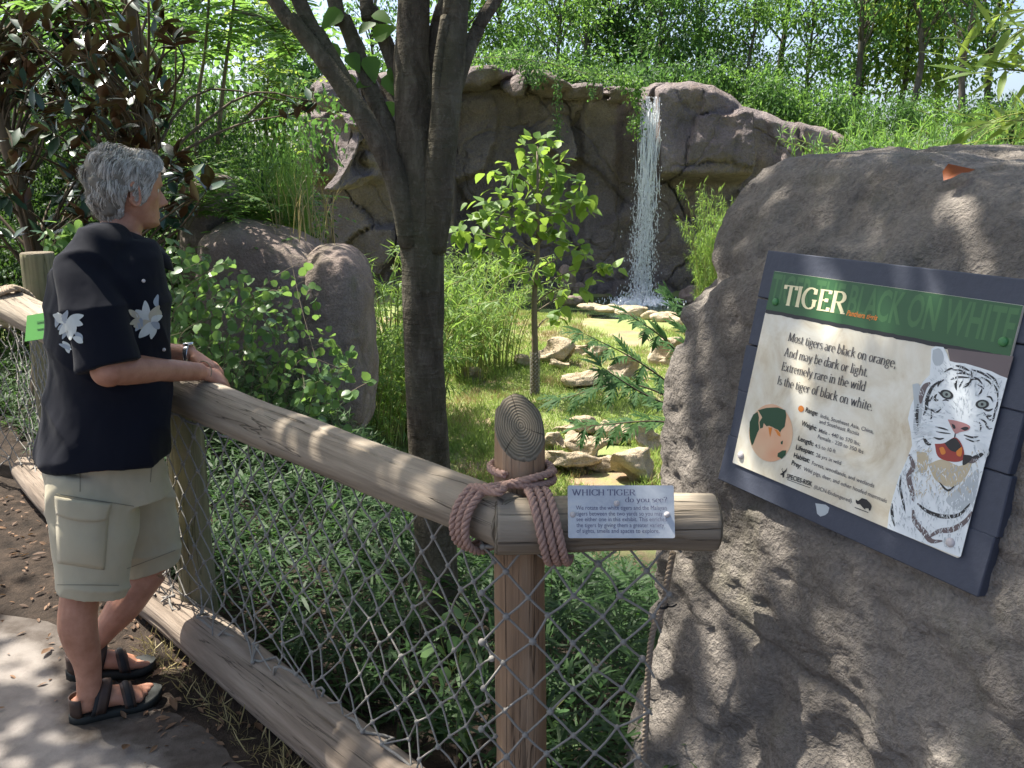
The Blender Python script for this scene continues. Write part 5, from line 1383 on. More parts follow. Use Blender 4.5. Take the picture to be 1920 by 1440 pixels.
def hand(wr, d, side, nrm, sc=1.0, thumb=1, curl=(.3, .5, .35), spread=.05):
    """d = towards the fingers, side = towards the index finger, nrm = back of the hand"""
    d = d / np.linalg.norm(d); nrm = nrm - d * np.dot(nrm, d); nrm /= np.linalg.norm(nrm); side = np.cross(nrm, d) * np.sign(np.dot(np.cross(nrm, d), side))
    out = MB()
    P = np.array([wr - d * .02, wr + d * .02, wr + d * .055, wr + d * .088]); out.add(*tube(spline(P, 10), np.linspace(.019, .0135, 10) * sc, 18, nrm, ry=np.interp(np.linspace(0, 1, 10), [0, .3, .7, 1], [.029, .034, .043, .042]) * sc))
    for k in range(4):
        o_ = (1.5 - k) / 1.5
        base = wr + d * (.083 - .004 * abs(o_ - .3)) * sc + side * o_ * .0315 * sc + nrm * .003
        ln = [.070, .080, .076, .060][k] * sc
        pts = [base - d * .02, base]; ang = 0; dd = d + side * o_ * spread; dd /= np.linalg.norm(dd)
        for q, f_ in enumerate((.45, .3, .25)):
            ang += curl[q]; v = dd * math.cos(ang) - nrm * math.sin(ang); pts.append(pts[-1] + v * ln * f_)
        out.add(*tube(spline(pts, 16), np.interp(np.linspace(0, 1, 16), [0, .25, .4, .6, .72, .9, 1], [.0088, .0102, .0086, .0093, .0078, .0074, .005]) * sc, 12, nrm))
        out.add(*tube([base - nrm * .002, base + d * .004 + nrm * .001], [.0105 * sc, .010 * sc], 12, nrm))
    tb = wr + d * .025 * sc + side * .026 * sc - nrm * .004
    tp = [tb - d * .01, tb + d * .025 + side * .016 - nrm * .008, tb + d * .052 + side * .022 - nrm * .018, tb + d * .075 + side * .02 - nrm * .028]
    out.add(*tube(spline(tp, 12), np.array([.014, .0145, .0135, .012, .0115, .011, .0112, .011, .0102, .0098, .009, .006]) * sc, 12, nrm))
    return out.get()
hd_r = mp(446, 716, .03) - wr_r
body.add(*hand(wr_r, hd_r + np.array([0, 0, -.012]), MR * -1 , up * 1.0 + MR * .55, 1.0, curl=(.35, .65, .5)))
body.add(*hand(wr_l, mp(425, 704, -.02) - wr_l, MR, up * 1.0 - MR * .25, .98, curl=(.3, .5, .4)))
# ---- legs
hip_r, kn_r, an_r = mp(185, 880, .09), mp(152, 1105, .10), mp(165, 1272, .10)
hip_l, kn_l, an_l = mp(225, 880, -.09), mp(284, 1068, -.10), mp(160, 1218, -.12)
an_r[2] = .085; an_l[2] = .115
body.add(*limb([hip_r, hip_r * .5 + kn_r * .5 + MF * .02, kn_r], [.085, .082, .075, .065, .058]))
calf = kn_r * .68 + an_r * .32 - MF * .018
body.add(*limb([kn_r, calf, kn_r * .3 + an_r * .7, an_r], [.058, .057, .058, .052, .041, .037, .038], 18))
body.add(*limb([hip_l, hip_l * .5 + kn_l * .5 + MF * .02, kn_l], [.085, .08, .072, .064, .058]))
nrml = np.array([.3, 0, .6])
body.add(*limb([kn_l, kn_l * .66 + an_l * .34 - up * .02 - MF * .015, kn_l * .3 + an_l * .7 - up * .005, an_l], [.057, .057, .058, .05, .041, .036, .037], 18))
def foot(an, d, roll=0.0, lift=0.0):
    """foot with five toes; d = toe direction on the ground"""
    d = d / np.linalg.norm(d); s = np.cross(d, up); s /= np.linalg.norm(s); out = MB()
    h0 = np.array([an[0], an[1], 0]) - d * .055
    f = lambda t, w, z: h0 + d * t + s * w + up * (z + .028 + lift * max(0, 1 - t / .19))
    out.add(*tube([an + up * .03, an - up * .01, f(.055, 0, .035)], [.037, .036, .036], 16, d))
    t_ = np.array([0, .03, .08, .13, .18, .205]); P = np.array([f(t, 0, z) for t, z in zip(t_, [.028, .03, .034, .03, .018, .013])])
    out.add(*tube(spline(P, 14), np.interp(np.linspace(0, 1, 14), t_ / .205, [.022, .031, .036, .03, .018, .012]), 18, up, ry=np.interp(np.linspace(0, 1, 14), t_ / .205, [.022, .03, .034, .041, .046, .043])))
    return out, f
ft_r, f_r = foot(an_r, mp(282, 1332, .12) * [1, 1, 0] - an_r * [1, 1, 0])
ft_l, f_l = foot(an_l, mp(268, 1284, -.10) * [1, 1, 0] - an_l * [1, 1, 0], lift=.035)
for ft_, f_, sgn in ((ft_r, f_r, -1), (ft_l, f_l, 1)):
    for k in range(5):       # big toe on the inner side
        w_ = sgn * -1 * (.033 - k * .0165); ln = [.052, .046, .04, .034, .027][k]; r_ = [.0125, .009, .0085, .008, .0075][k]
        st0 = .195 - .006 * k
        ft_.add(*tube(spline([f_(st0 - .03, -w_ * 1.0, .014), f_(st0 + ln * .5, -w_ * 1.05, .012), f_(st0 + ln, -w_ * 1.05, .006)], 8), np.array([1, 1, 1, 1.02, 1.05, 1.05, .95, .6]) * r_, 10, up))
    body.add(*ft_.get())
BV, BF = remesh(*body.get(), .0042, 3)
# skin
m = Mat('skin'); co = m.coord('Object')
nzs = m.noise(co, 18, 5, .6); nf = m.noise(co, 220, 3, .6)
c = m.ramp(nzs, [(.3, (.32, .145, .088)), (.55, (.42, .205, .132)), (.75, (.5, .26, .175))])
b = m.bsdf(**{'Base Color': c, 'Roughness': .5, 'Specular IOR Level': .35, 'Subsurface Weight': .12, 'Subsurface Scale': .008})
b.inputs['Subsurface Radius'].default_value = (1, .35, .2)
m.set(b.inputs['Normal'], m.bump(m.math('ADD', nf, m.math('MULTIPLY', nzs, .5)), .25, .002)); M['skin'] = m.done(b)
part('body', BV, BF, M['skin'], man)
# ---- shirt
def cloth_mat(name, c, weave=900, rough=.9, sheen=.3, var=.15):
    m = Mat(name); co = m.coord('Object'); n1 = m.noise(co, 9, 4, .6); w1 = m.noise(co, weave, 2, .5)
    col = m.mix(n1, tuple(x * (1 - var) for x in c), tuple(x * (1 + var) for x in c)); col = m.mix(m.math('MULTIPLY', w1, .3), col, tuple(x * .6 for x in c))
    b = m.bsdf(**{'Base Color': col, 'Roughness': rough, 'Specular IOR Level': .2, 'Sheen Weight': sheen}); m.set(b.inputs['Normal'], m.bump(w1, .3, .001)); return m.done(b)
M['navy'] = cloth_mat('navy_cotton', (.0055, .0065, .0125), sheen=.03)
M['khaki'] = cloth_mat('khaki_cotton', (.46, .405, .285), sheen=.1)
M['khaki_in'] = cloth_mat('khaki_dark_cotton', (.25, .23, .165), sheen=.05)
shirt = MB()
sr = torso_rings(.012)
shirt.add(*ring_loft(sr[1:]))
# sleeve: wide, ends above the elbow with a slanted cuff
def sleeve(sh, el, ends, r0, r1, sgn):
    P = spline([sh - MR * sgn * .085 + up * .03, sh - MR * sgn * .02 + up * .0, sh * .6 + el * .4 + MR * sgn * .005, sh * (1 - ends) + el * ends], 16)
    R = np.interp(np.linspace(0, 1, 16), [0, .2, .4, .7, 1], [.045, .068, .074, r0, r1]); return tube(P, R, 28, MR, ry=R * 1.08)
shirt.add(*sleeve(sh_r, el_r, .97, .079, .088, 1)); shirt.add(*sleeve(sh_l, el_l, .85, .08, .078, -1))
for sg_, s_ in ((1, sh_r), (-1, sh_l)): shirt.add(*tube(spline([mp(222, 447, sg_ * .045), mp(190, 462, sg_ * .10), s_ + up * .012 - MR * sg_ * .012], 8), np.array([.05, .055, .06, .066, .07, .073, .074, .07]), 20, MF))
SV, SF = remesh(*shirt.get(), .006, 24)
SN = normals(SV, SF)
L3 = np.stack([(SV - MO) @ MF, (SV - MO) @ MR, SV[:, 2]], 1)
wr_ = .008 * fbm(L3 * np.array([9, 9, 4]) + .5 * fbm(L3 * 5, 2, 61)[:, None], 4, 60) + .013 * (ridge(np.stack([L3[:, 0] * 6 + L3[:, 2] * 4, L3[:, 1] * 4, L3[:, 2] * 5], 1), 63) ** 3 - .4)
wr_ += .010 * np.sin(L3[:, 0] * 22 + L3[:, 1] * 9 + 3 * L3[:, 2]) * ss(1.05, .84, L3[:, 2])      # hem flare folds
SV = SV + SN * wr_[:, None]
sh_o = part('shirt', SV, SF, M['navy'], man)
SB = BVHTree.FromPolygons([tuple(v) for v in SV], [tuple(f) for F_ in SF for f in F_])
def on_mesh(x, y, bvh, lift=.002):
    r = Vector(ray(x, y)).normalized(); loc, nr_, i_, d_ = bvh.ray_cast(Vector(CAM), r)
    return None if loc is None else np.array(loc) + np.array(nr_) * (lift if np.dot(nr_, r) < 0 else -lift)
# printed flowers: petals laid on the cloth
M['petal'] = plain('petal_print', (.52, .55, .53), .85, .2, 0, .2, 40); M['petal_grey'] = plain('grey_petal_print', (.3, .34, .38), .85, .2, 0, .2, 40); M['petal_tan'] = plain('tan_petal_print', (.42, .39, .3), .85, .2, 0, .2, 40)
def petal(x, y, ang, ln, wd, mat, lift, lobed=False):
    n_, k_ = 9, 3; V = []; ok = True
    for i_ in range(n_):
        t = i_ / (n_ - 1); w = wd * math.sin(math.pi * min(1, t * .92 + .05)) ** .8
        for q in range(-k_, k_ + 1):
            px_ = x + ln * t * math.cos(ang) - w * q / k_ * math.sin(ang) + 3 * math.sin(t * 4) * math.sin(ang); py_ = y + ln * t * math.sin(ang) + w * q / k_ * math.cos(ang)
            h_ = on_mesh(px_, py_, SB, lift)
            if h_ is None: return
            V.append(h_)
    V = np.array(V)
    if np.ptp(np.linalg.norm(V - CAM, axis=1)) > .22: return
    i = np.arange(n_ - 1)[:, None] * (2 * k_ + 1); j = np.arange(2 * k_)[None]; c_ = 2 * k_ + 1
    part('petal', V, np.stack([i + j, i + j + 1, i + c_ + j + 1, i + c_ + j], -1).reshape(-1, 4), M[mat], sh_o if False else man)
fl_specs = [(283, 604, a, ln * 1.12, wd * 1.1, mt) for a, ln, wd, mt in ((-2.5, 34, 8, 'petal'), (-1.9, 38, 7, 'petal'), (2.9, 30, 8, 'petal_tan'), (2.2, 32, 8, 'petal'), (1.5, 28, 6, 'petal'), (-1.2, 30, 7, 'petal_tan'), (-.6, 20, 6, 'petal'), (.6, 18, 6, 'petal_grey'))]
fl_specs += [(264, 596, a, ln * 1.3, wd * 1.2, mt) for a, ln, wd, mt in ((-2.6, 22, 5, 'petal_tan'), (2.6, 18, 5, 'petal_tan'), (1.9, 20, 5, 'petal_grey'))]
fl_specs += [(296, 578, a, ln, wd, mt) for a, ln, wd, mt in ((-1.7, 26, 5, 'petal_grey'), (1.7, 26, 5, 'petal_tan'))]
fl_specs += [(124, 606, a, ln, wd, mt) for a, ln, wd, mt in ((-2.3, 26, 8, 'petal'), (1.2, 34, 8, 'petal'), (-1.5, 24, 6, 'petal_grey'), (.7, 26, 7, 'petal'), (2.4, 18, 6, 'petal_grey'), (1.7, 30, 5, 'petal_grey'))]
fl_specs += [(128, 600, a, 30, 7, 'petal') for a in (-2.8, -.3, .3, 1.0, 2.0)] + [(118, 640, 1.0, 26, 6, 'petal'), (140, 622, .9, 26, 6, 'petal_grey')]
fl_specs += [(104, 590, 1.4, 24, 5, 'petal_grey'), (138, 632, .5, 22, 6, 'petal'), (112, 645, .4, 26, 4, 'petal_grey')]
for k, (x, y, a, ln, wd, mt) in enumerate(fl_specs): petal(x, y, a, ln, wd, mt, .0010 + .00028 * (k % 8))
# collar: open camp collar folded over the shoulders
def strip(rows, mat, name, th=.004):
    R = np.array(rows); n, k = R.shape[:2]; V = R.reshape(-1, 3)
    i = np.arange(n - 1)[:, None] * k; j = np.arange(k - 1)[None]
    F = np.stack([i + j, i + j + 1, i + k + j + 1, i + k + j], -1).reshape(-1, 4)
    o = part(name, V, F, mat, man); md = o.modifiers.new('s', 'SOLIDIFY'); md.thickness = th; md.offset = 0; return o
nk = mp(226, 440, 0); nk_l = ml(nk)
rows = []
for t in np.linspace(-1, 1, 41):
    a_ = math.pi - t * 2.62                           # round the back of the neck
    fx = math.cos(a_); sx_ = math.sin(a_)
    drop = ss(.35, 1, abs(t))
    top_ = nk + MF * (.086 * fx + .018) + MR * .084 * sx_ + up * (.022 - .045 * drop)
    low_ = nk + MF * (.108 * fx + .018 + .022 * drop) + MR * (.112 * sx_) + up * (-.03 - .085 * drop)
    mid_ = (top_ + low_) / 2 + (MF * fx + MR * sx_) * .012
    rows.append([top_ - up * .02 - (MF * fx + MR * sx_) * .006, top_, mid_, low_])
strip(rows, M['navy'], 'collar')
for x, y in ((268, 527), (306, 655)):
    h_ = on_mesh(x, y, SB, .003)
    if h_ is not None:
        part('button', dv * [.0055, .0055, .0055] + h_, df, M['rivet'], man)
# ---- shorts
sho = MB()
wa = [(835, 90, 298, .175), (880, 80, 303, .185), (930, 84, 318, .185)]
rr_ = []
for y, xb, xf, hw in wa:
    pb, pf = mp(xb, y, 0), mp(xf, y, 0); rr_.append(((pb + pf) / 2, np.linalg.norm((pf - pb)[:2]) / 2, hw, MF))
sho.add(*ring_loft(rr_))
def leg_rings(spec, bc):
    out = []
    for y0, x0, y1, x1, hw in spec:                      # back point, front point in pixels
        pb, pf = mp(x0, y0, bc), mp(x1, y1, bc); out.append(((pb + pf) / 2, np.linalg.norm(pf - pb) / 2, hw, (pf - pb)))
    return ring_loft(out, 32, .9)
sho.add(*leg_rings([(890, 96, 880, 240, .075), (930, 88, 930, 258, .102), (1000, 92, 1000, 252, .108), (1060, 97, 1062, 243, .106), (1108, 104, 1110, 234, .102)], .10))
sho.add(*leg_rings([(870, 150, 850, 300, .09), (940, 165, 910, 322, .1), (1000, 195, 975, 330, .1), (1050, 215, 1020, 335, .1), (1080, 222, 1042, 337, .098)], -.10))
HV2, HF2 = remesh(*sho.get(), .006, 5)
HN = normals(HV2, HF2); L3 = np.stack([(HV2 - MO) @ MF, (HV2 - MO) @ MR, HV2[:, 2]], 1)
HV2 = HV2 + HN * (.008 * fbm(L3 * np.array([10, 10, 6]) + .6 * fbm(L3 * 6, 2, 71)[:, None], 4, 70) + .012 * (ridge(np.stack([L3[:, 0] * 4 + L3[:, 2] * 7, L3[:, 1] * 5, L3[:, 2] * 6], 1), 73) ** 4 - .3))[:, None]
part('shorts', HV2, HF2, M['khaki'], man)
HB = BVHTree.FromPolygons([tuple(v) for v in HV2], [tuple(f) for F_ in HF2 for f in F_])
def patch(quad, nu_, nv_, bvh, lift, bulge, name, mat, th=.004, curve=0):
    q = np.array(quad, float); rows = []
    for i_ in range(nv_):
        t = i_ / (nv_ - 1); row = []
        for j_ in range(nu_):
            s = j_ / (nu_ - 1); p_ = (q[0] * (1 - s) + q[1] * s) * (1 - t) + (q[3] * (1 - s) + q[2] * s) * t
            h_ = on_mesh(p_[0], p_[1] + curve * 4 * s * (1 - s) * t, bvh, 0)
            if h_ is None: h_ = row[-1] if row else mp(p_[0], p_[1], .2)
            edge_ = min(1, 5 * min(s, 1 - s, 1 - t + (.2 if name == 'pocket_flap' else 0), t + .2)); 
            row.append(h_ + MR * (lift + bulge * edge_) + np.array([0, 0, .0]))
        rows.append(row)
    return strip(rows, mat, name, th)
patch([(103, 935), (205, 945), (195, 1068), (108, 1055)], 14, 14, HB, .002, .014, 'cargo_pocket', M['khaki'])
patch([(101, 928), (208, 942), (198, 972), (104, 962)], 14, 7, HB, .014, .008, 'pocket_flap', M['khaki'], .004, 6)
def seam(pts, bvh, name='seam', r_=.0012, mat='khaki_in'):
    Q = [on_mesh(x_, y_, bvh, .0012) for x_, y_ in pts]; Q = [q for q in Q if q is not None]
    if len(Q) > 3: part(name, *tube(np.array(Q), r_, 5, cap=False), M[mat], man)
seam([(150, y_) for y_ in range(880, 926, 6)], HB); seam([(108 + k * 6, 1096 + .08 * k) for k in range(20)], HB); seam([(238 + k * 5, 1066 - 1.9 * k) for k in range(19)], HB)
seam([(104 + k * 7, 926 + k * 1.1) for k in range(22)], HB); seam([(285 - k * .5, 862 + k * 6) for k in range(8)], HB)
# ---- sandals
M['sole'] = plain('sandal_sole', (.018, .02, .018), .7, .3, 0, .2, 60, .3); M['strap'] = plain('sandal_leather', (.05, .03, .022), .55, .3, 0, .3, 60, .4); M['strap_blk'] = plain('sandal_lining', (.012, .012, .013), .7)
BB_ = BVHTree.FromPolygons([tuple(v) for v in BV], [tuple(f) for F_ in BF for f in F_])
def sandal(f_, sgn, lift, label):
    root = link('sandal', None, man); 
    t_ = np.linspace(-.012, .268, 30); 
    hw = np.interp(t_, [-.012, 0, .03, .1, .18, .22, .25, .268], [.006, .026, .038, .038, .052, .052, .04, .008])
    cx = np.interp(t_, [0, .1, .2, .268], [0, sgn * -.004, 0, sgn * .012])
    V = []; 
    for t, w, c_ in zip(t_, hw, cx):
        toe = .012 * ss(.2, .27, t)
        for zz_, ww in ((-.027 + toe, .93), (-.012 + toe, 1.03), (.002 + toe, 1.0), (.003 + toe, .86)):
            V += [f_(t, c_ - w * ww, zz_), f_(t, c_ + w * ww, zz_)]
    V = np.array(V); n = len(t_); F = []
    idx = lambda i_, l_, s_: i_ * 8 + l_ * 2 + s_
    for i_ in range(n - 1):
        for l_ in range(3):
            F.append([idx(i_, l_, 0), idx(i_ + 1, l_, 0), idx(i_ + 1, l_ + 1, 0), idx(i_, l_ + 1, 0)]); F.append([idx(i_, l_, 1), idx(i_, l_ + 1, 1), idx(i_ + 1, l_ + 1, 1), idx(i_ + 1, l_, 1)])
        F.append([idx(i_, 0, 0), idx(i_, 0, 1), idx(i_ + 1, 0, 1), idx(i_ + 1, 0, 0)]); F.append([idx(i_, 3, 0), idx(i_ + 1, 3, 0), idx(i_ + 1, 3, 1), idx(i_, 3, 1)])
    part('sole', V - MO, np.array(F), M['sole'], root, True, False)
    def strap(t0, t1, h0, h1, w0, mat, wide=.03, name='strap'):
        rows = []
        for a in np.linspace(0, math.pi, 15):
            c_, s_ = math.cos(a), math.sin(a); t = t0 + (t1 - t0) * (1 - s_) * 0
            tt = t0 + (t1 - t0) * s_; hh = h0 * s_ + .002
            row = [f_(tt + dw * wide, c_ * w0 * (1.0 if s_ < .6 else 1.0), hh + .004 * (1 - abs(dw) * 2)) for dw in (-.5, -.25, 0, .25, .5)]
            rows.append(row)
        R = np.array(rows) - MO; n_, k_ = R.shape[:2]; i = np.arange(n_ - 1)[:, None] * k_; j = np.arange(k_ - 1)[None]
        o = link(name, mesh_np(name, R.reshape(-1, 3), np.stack([i + j, i + j + 1, i + k_ + j + 1, i + k_ + j], -1).reshape(-1, 4), mat), root); md = o.modifiers.new('s', 'SOLIDIFY'); md.thickness = .004; md.offset = 1
    strap(.165, .16, .053, 0, .052, M['strap'], .034); strap(.165, .16, .057, 0, .054, M['strap_blk'], .016)
    strap(.075, .105, .086, 0, .044, M['strap'], .03); strap(.07, .10, .083, 0, .043, M['strap_blk'], .045)
    # heel counter
    rows = []
    for a in np.linspace(-1.5, 1.5, 13):
        rows.append([f_(.028 - .036 * math.cos(a), .036 * math.sin(a), z_) for z_ in (0, .02, .04, .06)])
    R = np.array(rows) - MO; n_, k_ = R.shape[:2]; i = np.arange(n_ - 1)[:, None] * k_; j = np.arange(k_ - 1)[None]
    o = link('heel_strap', mesh_np('heel_strap', R.reshape(-1, 3), np.stack([i + j, i + j + 1, i + k_ + j + 1, i + k_ + j], -1).reshape(-1, 4), M['strap']), root); md = o.modifiers.new('s', 'SOLIDIFY'); md.thickness = .004; md.offset = 1
sandal(f_r, -1, 0, ''); sandal(f_l, 1, .03, '')
# ---- watch and bracelet
M['steel'] = plain('watch_steel', (.55, .56, .57), .25, .5, .9)
d_w = (wr_l - el_l) / np.linalg.norm(wr_l - el_l); wc = wr_l - d_w * .012
def cuff(c, d, r, w, mat, name, sides=26):
    T = d / np.linalg.norm(d); s1 = np.cross(T, up); s1 /= np.linalg.norm(s1); s2_ = np.cross(T, s1)
    a = np.linspace(0, 2 * np.pi, sides, endpoint=False); P = c + np.cos(a)[:, None] * s1 * r + np.sin(a)[:, None] * s2_ * r
    V, F = tube(P, .0016, 8, T, ry=w / 2, closed=True, cap=False)
    # tube's N axis follows T at the start: swap so the band is flat
    V, F = tube(P, w / 2, 8, T, ry=np.full(sides, .0022), closed=True, cap=False); part(name, V, F, mat, man)
cuff(wc, d_w, .0335, .018, M['steel'], 'watch_band')
nd = up - d_w * np.dot(up, d_w); nd /= np.linalg.norm(nd); part('watch_case', *tube([wc + nd * .031, wc + nd * .040], [.018, .0165], 22, d_w), M['steel'], man)
d_b = (wr_r - el_r); cuff(wr_r + d_b / np.linalg.norm(d_b) * .012, d_b, .034, .002, M['rope_tan'], 'bracelet')
# ---- hair: lumpy base plus thousands of fine strands
M['hair_base'] = plain('hair_base', (.16, .145, .12), .8, .2, 0, .4, 60, .6)
m = Mat('hair_strand'); g = m.n('ShaderNodeNewGeometry'); lock = m.noise(m.coord('Object', (1, 1, .5)), 42, 3, .5, .6)
hv = m.math('ADD', m.math('MULTIPLY', g.outputs['Random Per Island'], .4), m.math('MULTIPLY', m.math('SUBTRACT', lock, .25), 1.1))
b = m.bsdf(**{'Base Color': m.ramp(hv, [(.1, (.05, .04, .03)), (.3, (.18, .16, .13)), (.58, (.4, .375, .33)), (1, (.66, .635, .58))]), 'Roughness': .45, 'Specular IOR Level': .4}); M['hair'] = m.done(b)
def skull(th_, z_, out=0.0):
    """theta: 0 face, + right"""
    f0 = np.interp(z_, [-.122, -.03, 0, .03, .06, .085, .1, .112], [.05, .086, .088, .092, .088, .07, .05, .008]); b0_ = np.interp(z_, [-.122, -.08, -.06, -.03, 0, .03, .06, .085, .1, .112], [.02, .062, .078, .092, .1, .102, .096, .078, .055, .01]); w0 = np.interp(z_, [-.122, -.08, -.05, -.02, .01, .04, .07, .09, .1, .112], [.02, .06, .067, .072, .075, .077, .07, .054, .04, .007])
    c_, s_ = np.cos(th_), np.sin(th_); a_ = np.where(c_ > 0, f0, b0_)
    n_ = np.stack([c_ / (a_ + .02), s_ / (w0 + .02), np.interp(z_, [-.12, -.03, .03, .08, .112], [-.3, 0, .25, 1.0, 3]) / .09], -1); n_ /= np.linalg.norm(n_, axis=-1, keepdims=True)
    p = np.stack([c_ * a_, s_ * w0, z_ + 0 * c_], -1) + n_ * np.asarray(out)[..., None] if np.ndim(out) else np.stack([c_ * a_, s_ * w0, z_ + 0 * c_], -1) + n_ * out
    return p, n_
def to_w(p): return HC + p[..., :1] * hf2 + p[..., 1:2] * hr + p[..., 2:3] * hu2
rh = np.random.default_rng(11)
def hairline(th_):
    """lowest z of hair at this angle (degrees from face)"""
    d = np.abs(np.degrees(th_)); return np.interp(d, [0, 25, 48, 60, 74, 84, 92, 106, 118, 140, 180], [.082, .068, .055, .02, -.03, -.04, .004, -.004, -.07, -.098, -.104])
thg = np.linspace(-np.pi, np.pi, 97); nzh = 30; rowsH = []
for th_ in thg:
    z0 = hairline(np.array([th_]))[0]; zz_ = np.linspace(z0, .1119, nzh); d = abs(math.degrees(th_))
    thick = (.012 + .016 * ss(100, 150, d)) * ss(z0 - .004, z0 + .022, zz_) * np.interp(zz_, [-.1, .04, .09, .112], [1, 1, .6, .5])
    p, n_ = skull(np.full(nzh, th_), zz_, 0.0); thick = thick * (1 + .9 * fbm(p * 38, 3, 81)) + .001
    rowsH.append(to_w(p + n_ * thick[:, None]))
R = np.array(rowsH); i = np.arange(96)[:, None] * nzh; j = np.arange(nzh - 1)[None]
hair = link('hair', None, man)
part('hair_mass', R.reshape(-1, 3) - MO, np.stack([i + j, i + nzh + j, i + nzh + j + 1, i + j + 1], -1).reshape(-1, 4), M['hair_base'], hair, True, False)
NS = 12000
th_ = rh.uniform(-np.pi, np.pi, NS); u_ = rh.random(NS); z0 = hairline(th_); zz_ = z0 + (.1118 - z0) * (1 - (1 - u_) ** 1.0)
dd = np.abs(np.degrees(th_)); thin = (zz_ > .085) & (dd > 70) & (dd < 175) & (rh.random(NS) < .6)
keep = ~thin; th_, zz_, dd, z0 = th_[keep], zz_[keep], dd[keep], z0[keep]; NS = len(th_)
base, n_ = skull(th_, zz_, .004)
lift_ = (.011 + .02 * ss(100, 150, dd)) * (.75 + .9 * fbm(base * 30, 2, 85)) * rh.uniform(.75, 1.15, NS)
flow_th = np.sign(th_) * np.interp(dd, [0, 40, 80, 120, 180], [.55, .35, .18, .10, .0]); nseg = 6
ln = rh.uniform(.045, .09, NS); pts = []
ph = fbm(base * 18, 2, 83) * 7
for k in range(nseg):
    t = k / (nseg - 1)
    tz = zz_ - ln * t * np.interp(zz_, [-.1, .05, .1], [.75, .8, .35]); tth = th_ + flow_th * t * 1.0 + .10 * np.sin(t * 3 + ph) * t
    tz = np.maximum(tz, z0 - .012)
    p, n2_ = skull(tth, tz, 0.0)
    curl = .007 * np.sin(t * 5 + ph * 1.7) * t * (.5 + ss(90, 150, dd))
    pts.append(p + n2_ * (.006 + lift_ * np.sin(math.pi * min(.85, t * .85 + .15)) + curl)[:, None])
pts = to_w(np.stack(pts, 1)); wv = np.cross(pts[:, -1] - pts[:, 0], n_[:, :1] * hf2 + n_[:, 1:2] * hr + n_[:, 2:] * hu2); wv /= np.linalg.norm(wv, axis=1)[:, None] + 1e-9
wd = np.array([.9, 1, 1, .9, .6, .15]) * .0011
V = np.stack([pts - wv[:, None] * wd[None, :, None], pts + wv[:, None] * wd[None, :, None]], 2).reshape(-1, 3) - MO
q = np.arange(nseg - 1); f0 = np.stack([2 * q, 2 * q + 1, 2 * q + 3, 2 * q + 2], 1); F = (f0[None] + (np.arange(NS) * nseg * 2)[:, None, None]).reshape(-1, 4)
kind(part('hair_strand', V, F, M['hair'], hair, True, False), 'stuff')
# eyes
M['eye_white'] = plain('eye_white', (.6, .58, .55), .2); M['iris'] = plain('iris', (.06, .07, .08), .2)
for sgn in (1, -1):
    ec = hl(.0665, sgn * .032, -.001); part('eye', dv * .0105 + ec, df, M['eye_white'], man)
# ------------------------------------------------------------------ plants
rp = np.random.default_rng(21)
T_BLADE = leaf_tmpl(.13, .015, .12, 'blade'); T_FINE = leaf_tmpl(.12, .02, .15, 'tri4'); T_OVAL = leaf_tmpl(.5, .05, .12, 'tri4'); T_HEX = leaf_tmpl(.5, .04, .14, 'blade'); T_PINN = leaf_tmpl(.4, .03, .1, 'blade')
T_LENS = leaf_tmpl(.4, .05, .16, 'lens'); T_OV = leaf_tmpl(.72, .07, .18, 'ovate'); T_RND = leaf_tmpl(.86, .07, .14, 'round'); T_BAM = leaf_tmpl(.14, .02, .18, 'blade')
def crown_pts(blobs, ncl, per, spread, r=rp, shell=.55):
    """leaf points in clusters through a set of ellipsoid blobs; returns points, outward directions"""
    vol = np.array([b[1][0] * b[1][1] * b[1][2] for b in blobs]) ** .75; cnt = np.maximum(1, (ncl * vol / vol.sum()).astype(int))
    C = []; O = []
    for (c, s), k in zip(blobs, cnt):
        d = rdir(k, r); rad = shell + (1 - shell) * r.random(k) ** .6
        C.append(np.asarray(c) + d * rad[:, None] * np.asarray(s)); O.append(d)
    C = np.concatenate(C); O = np.concatenate(O)
    P = np.repeat(C, per, 0) + r.normal(0, 1, (len(C) * per, 3)) * np.array([spread, spread, spread * .55]); D = np.repeat(O, per, 0)
    return P, D, C
def leaf_cloud(P, D, tmpl, size, r=rp, flat=.9, droop=.35, var=.3):
    n = len(P); d = D * .7 + rdir(n, r) * .9; d[:, 2] -= droop
    N = rdir(n, r) * (1 - flat) + np.array([0, 0, 1.]) * flat + rdir(n, r) * .55
    return place(tmpl, P, d, N, size * (1 + var * (r.random(n) * 2 - 1)))
def branches(mb, base, ends, r0, r1, bend=.2, r=rp, sides=6, n=7):
    for e in ends:
        e = np.asarray(e); m_ = (base * .5 + e * .5) + r.normal(0, 1, 3) * bend * np.linalg.norm(e - base) * .4; m_[2] += abs(np.linalg.norm(e - base)) * .08
        mb.add(*tube(spline([base, m_, e], n), np.linspace(r0, r1, n), sides))
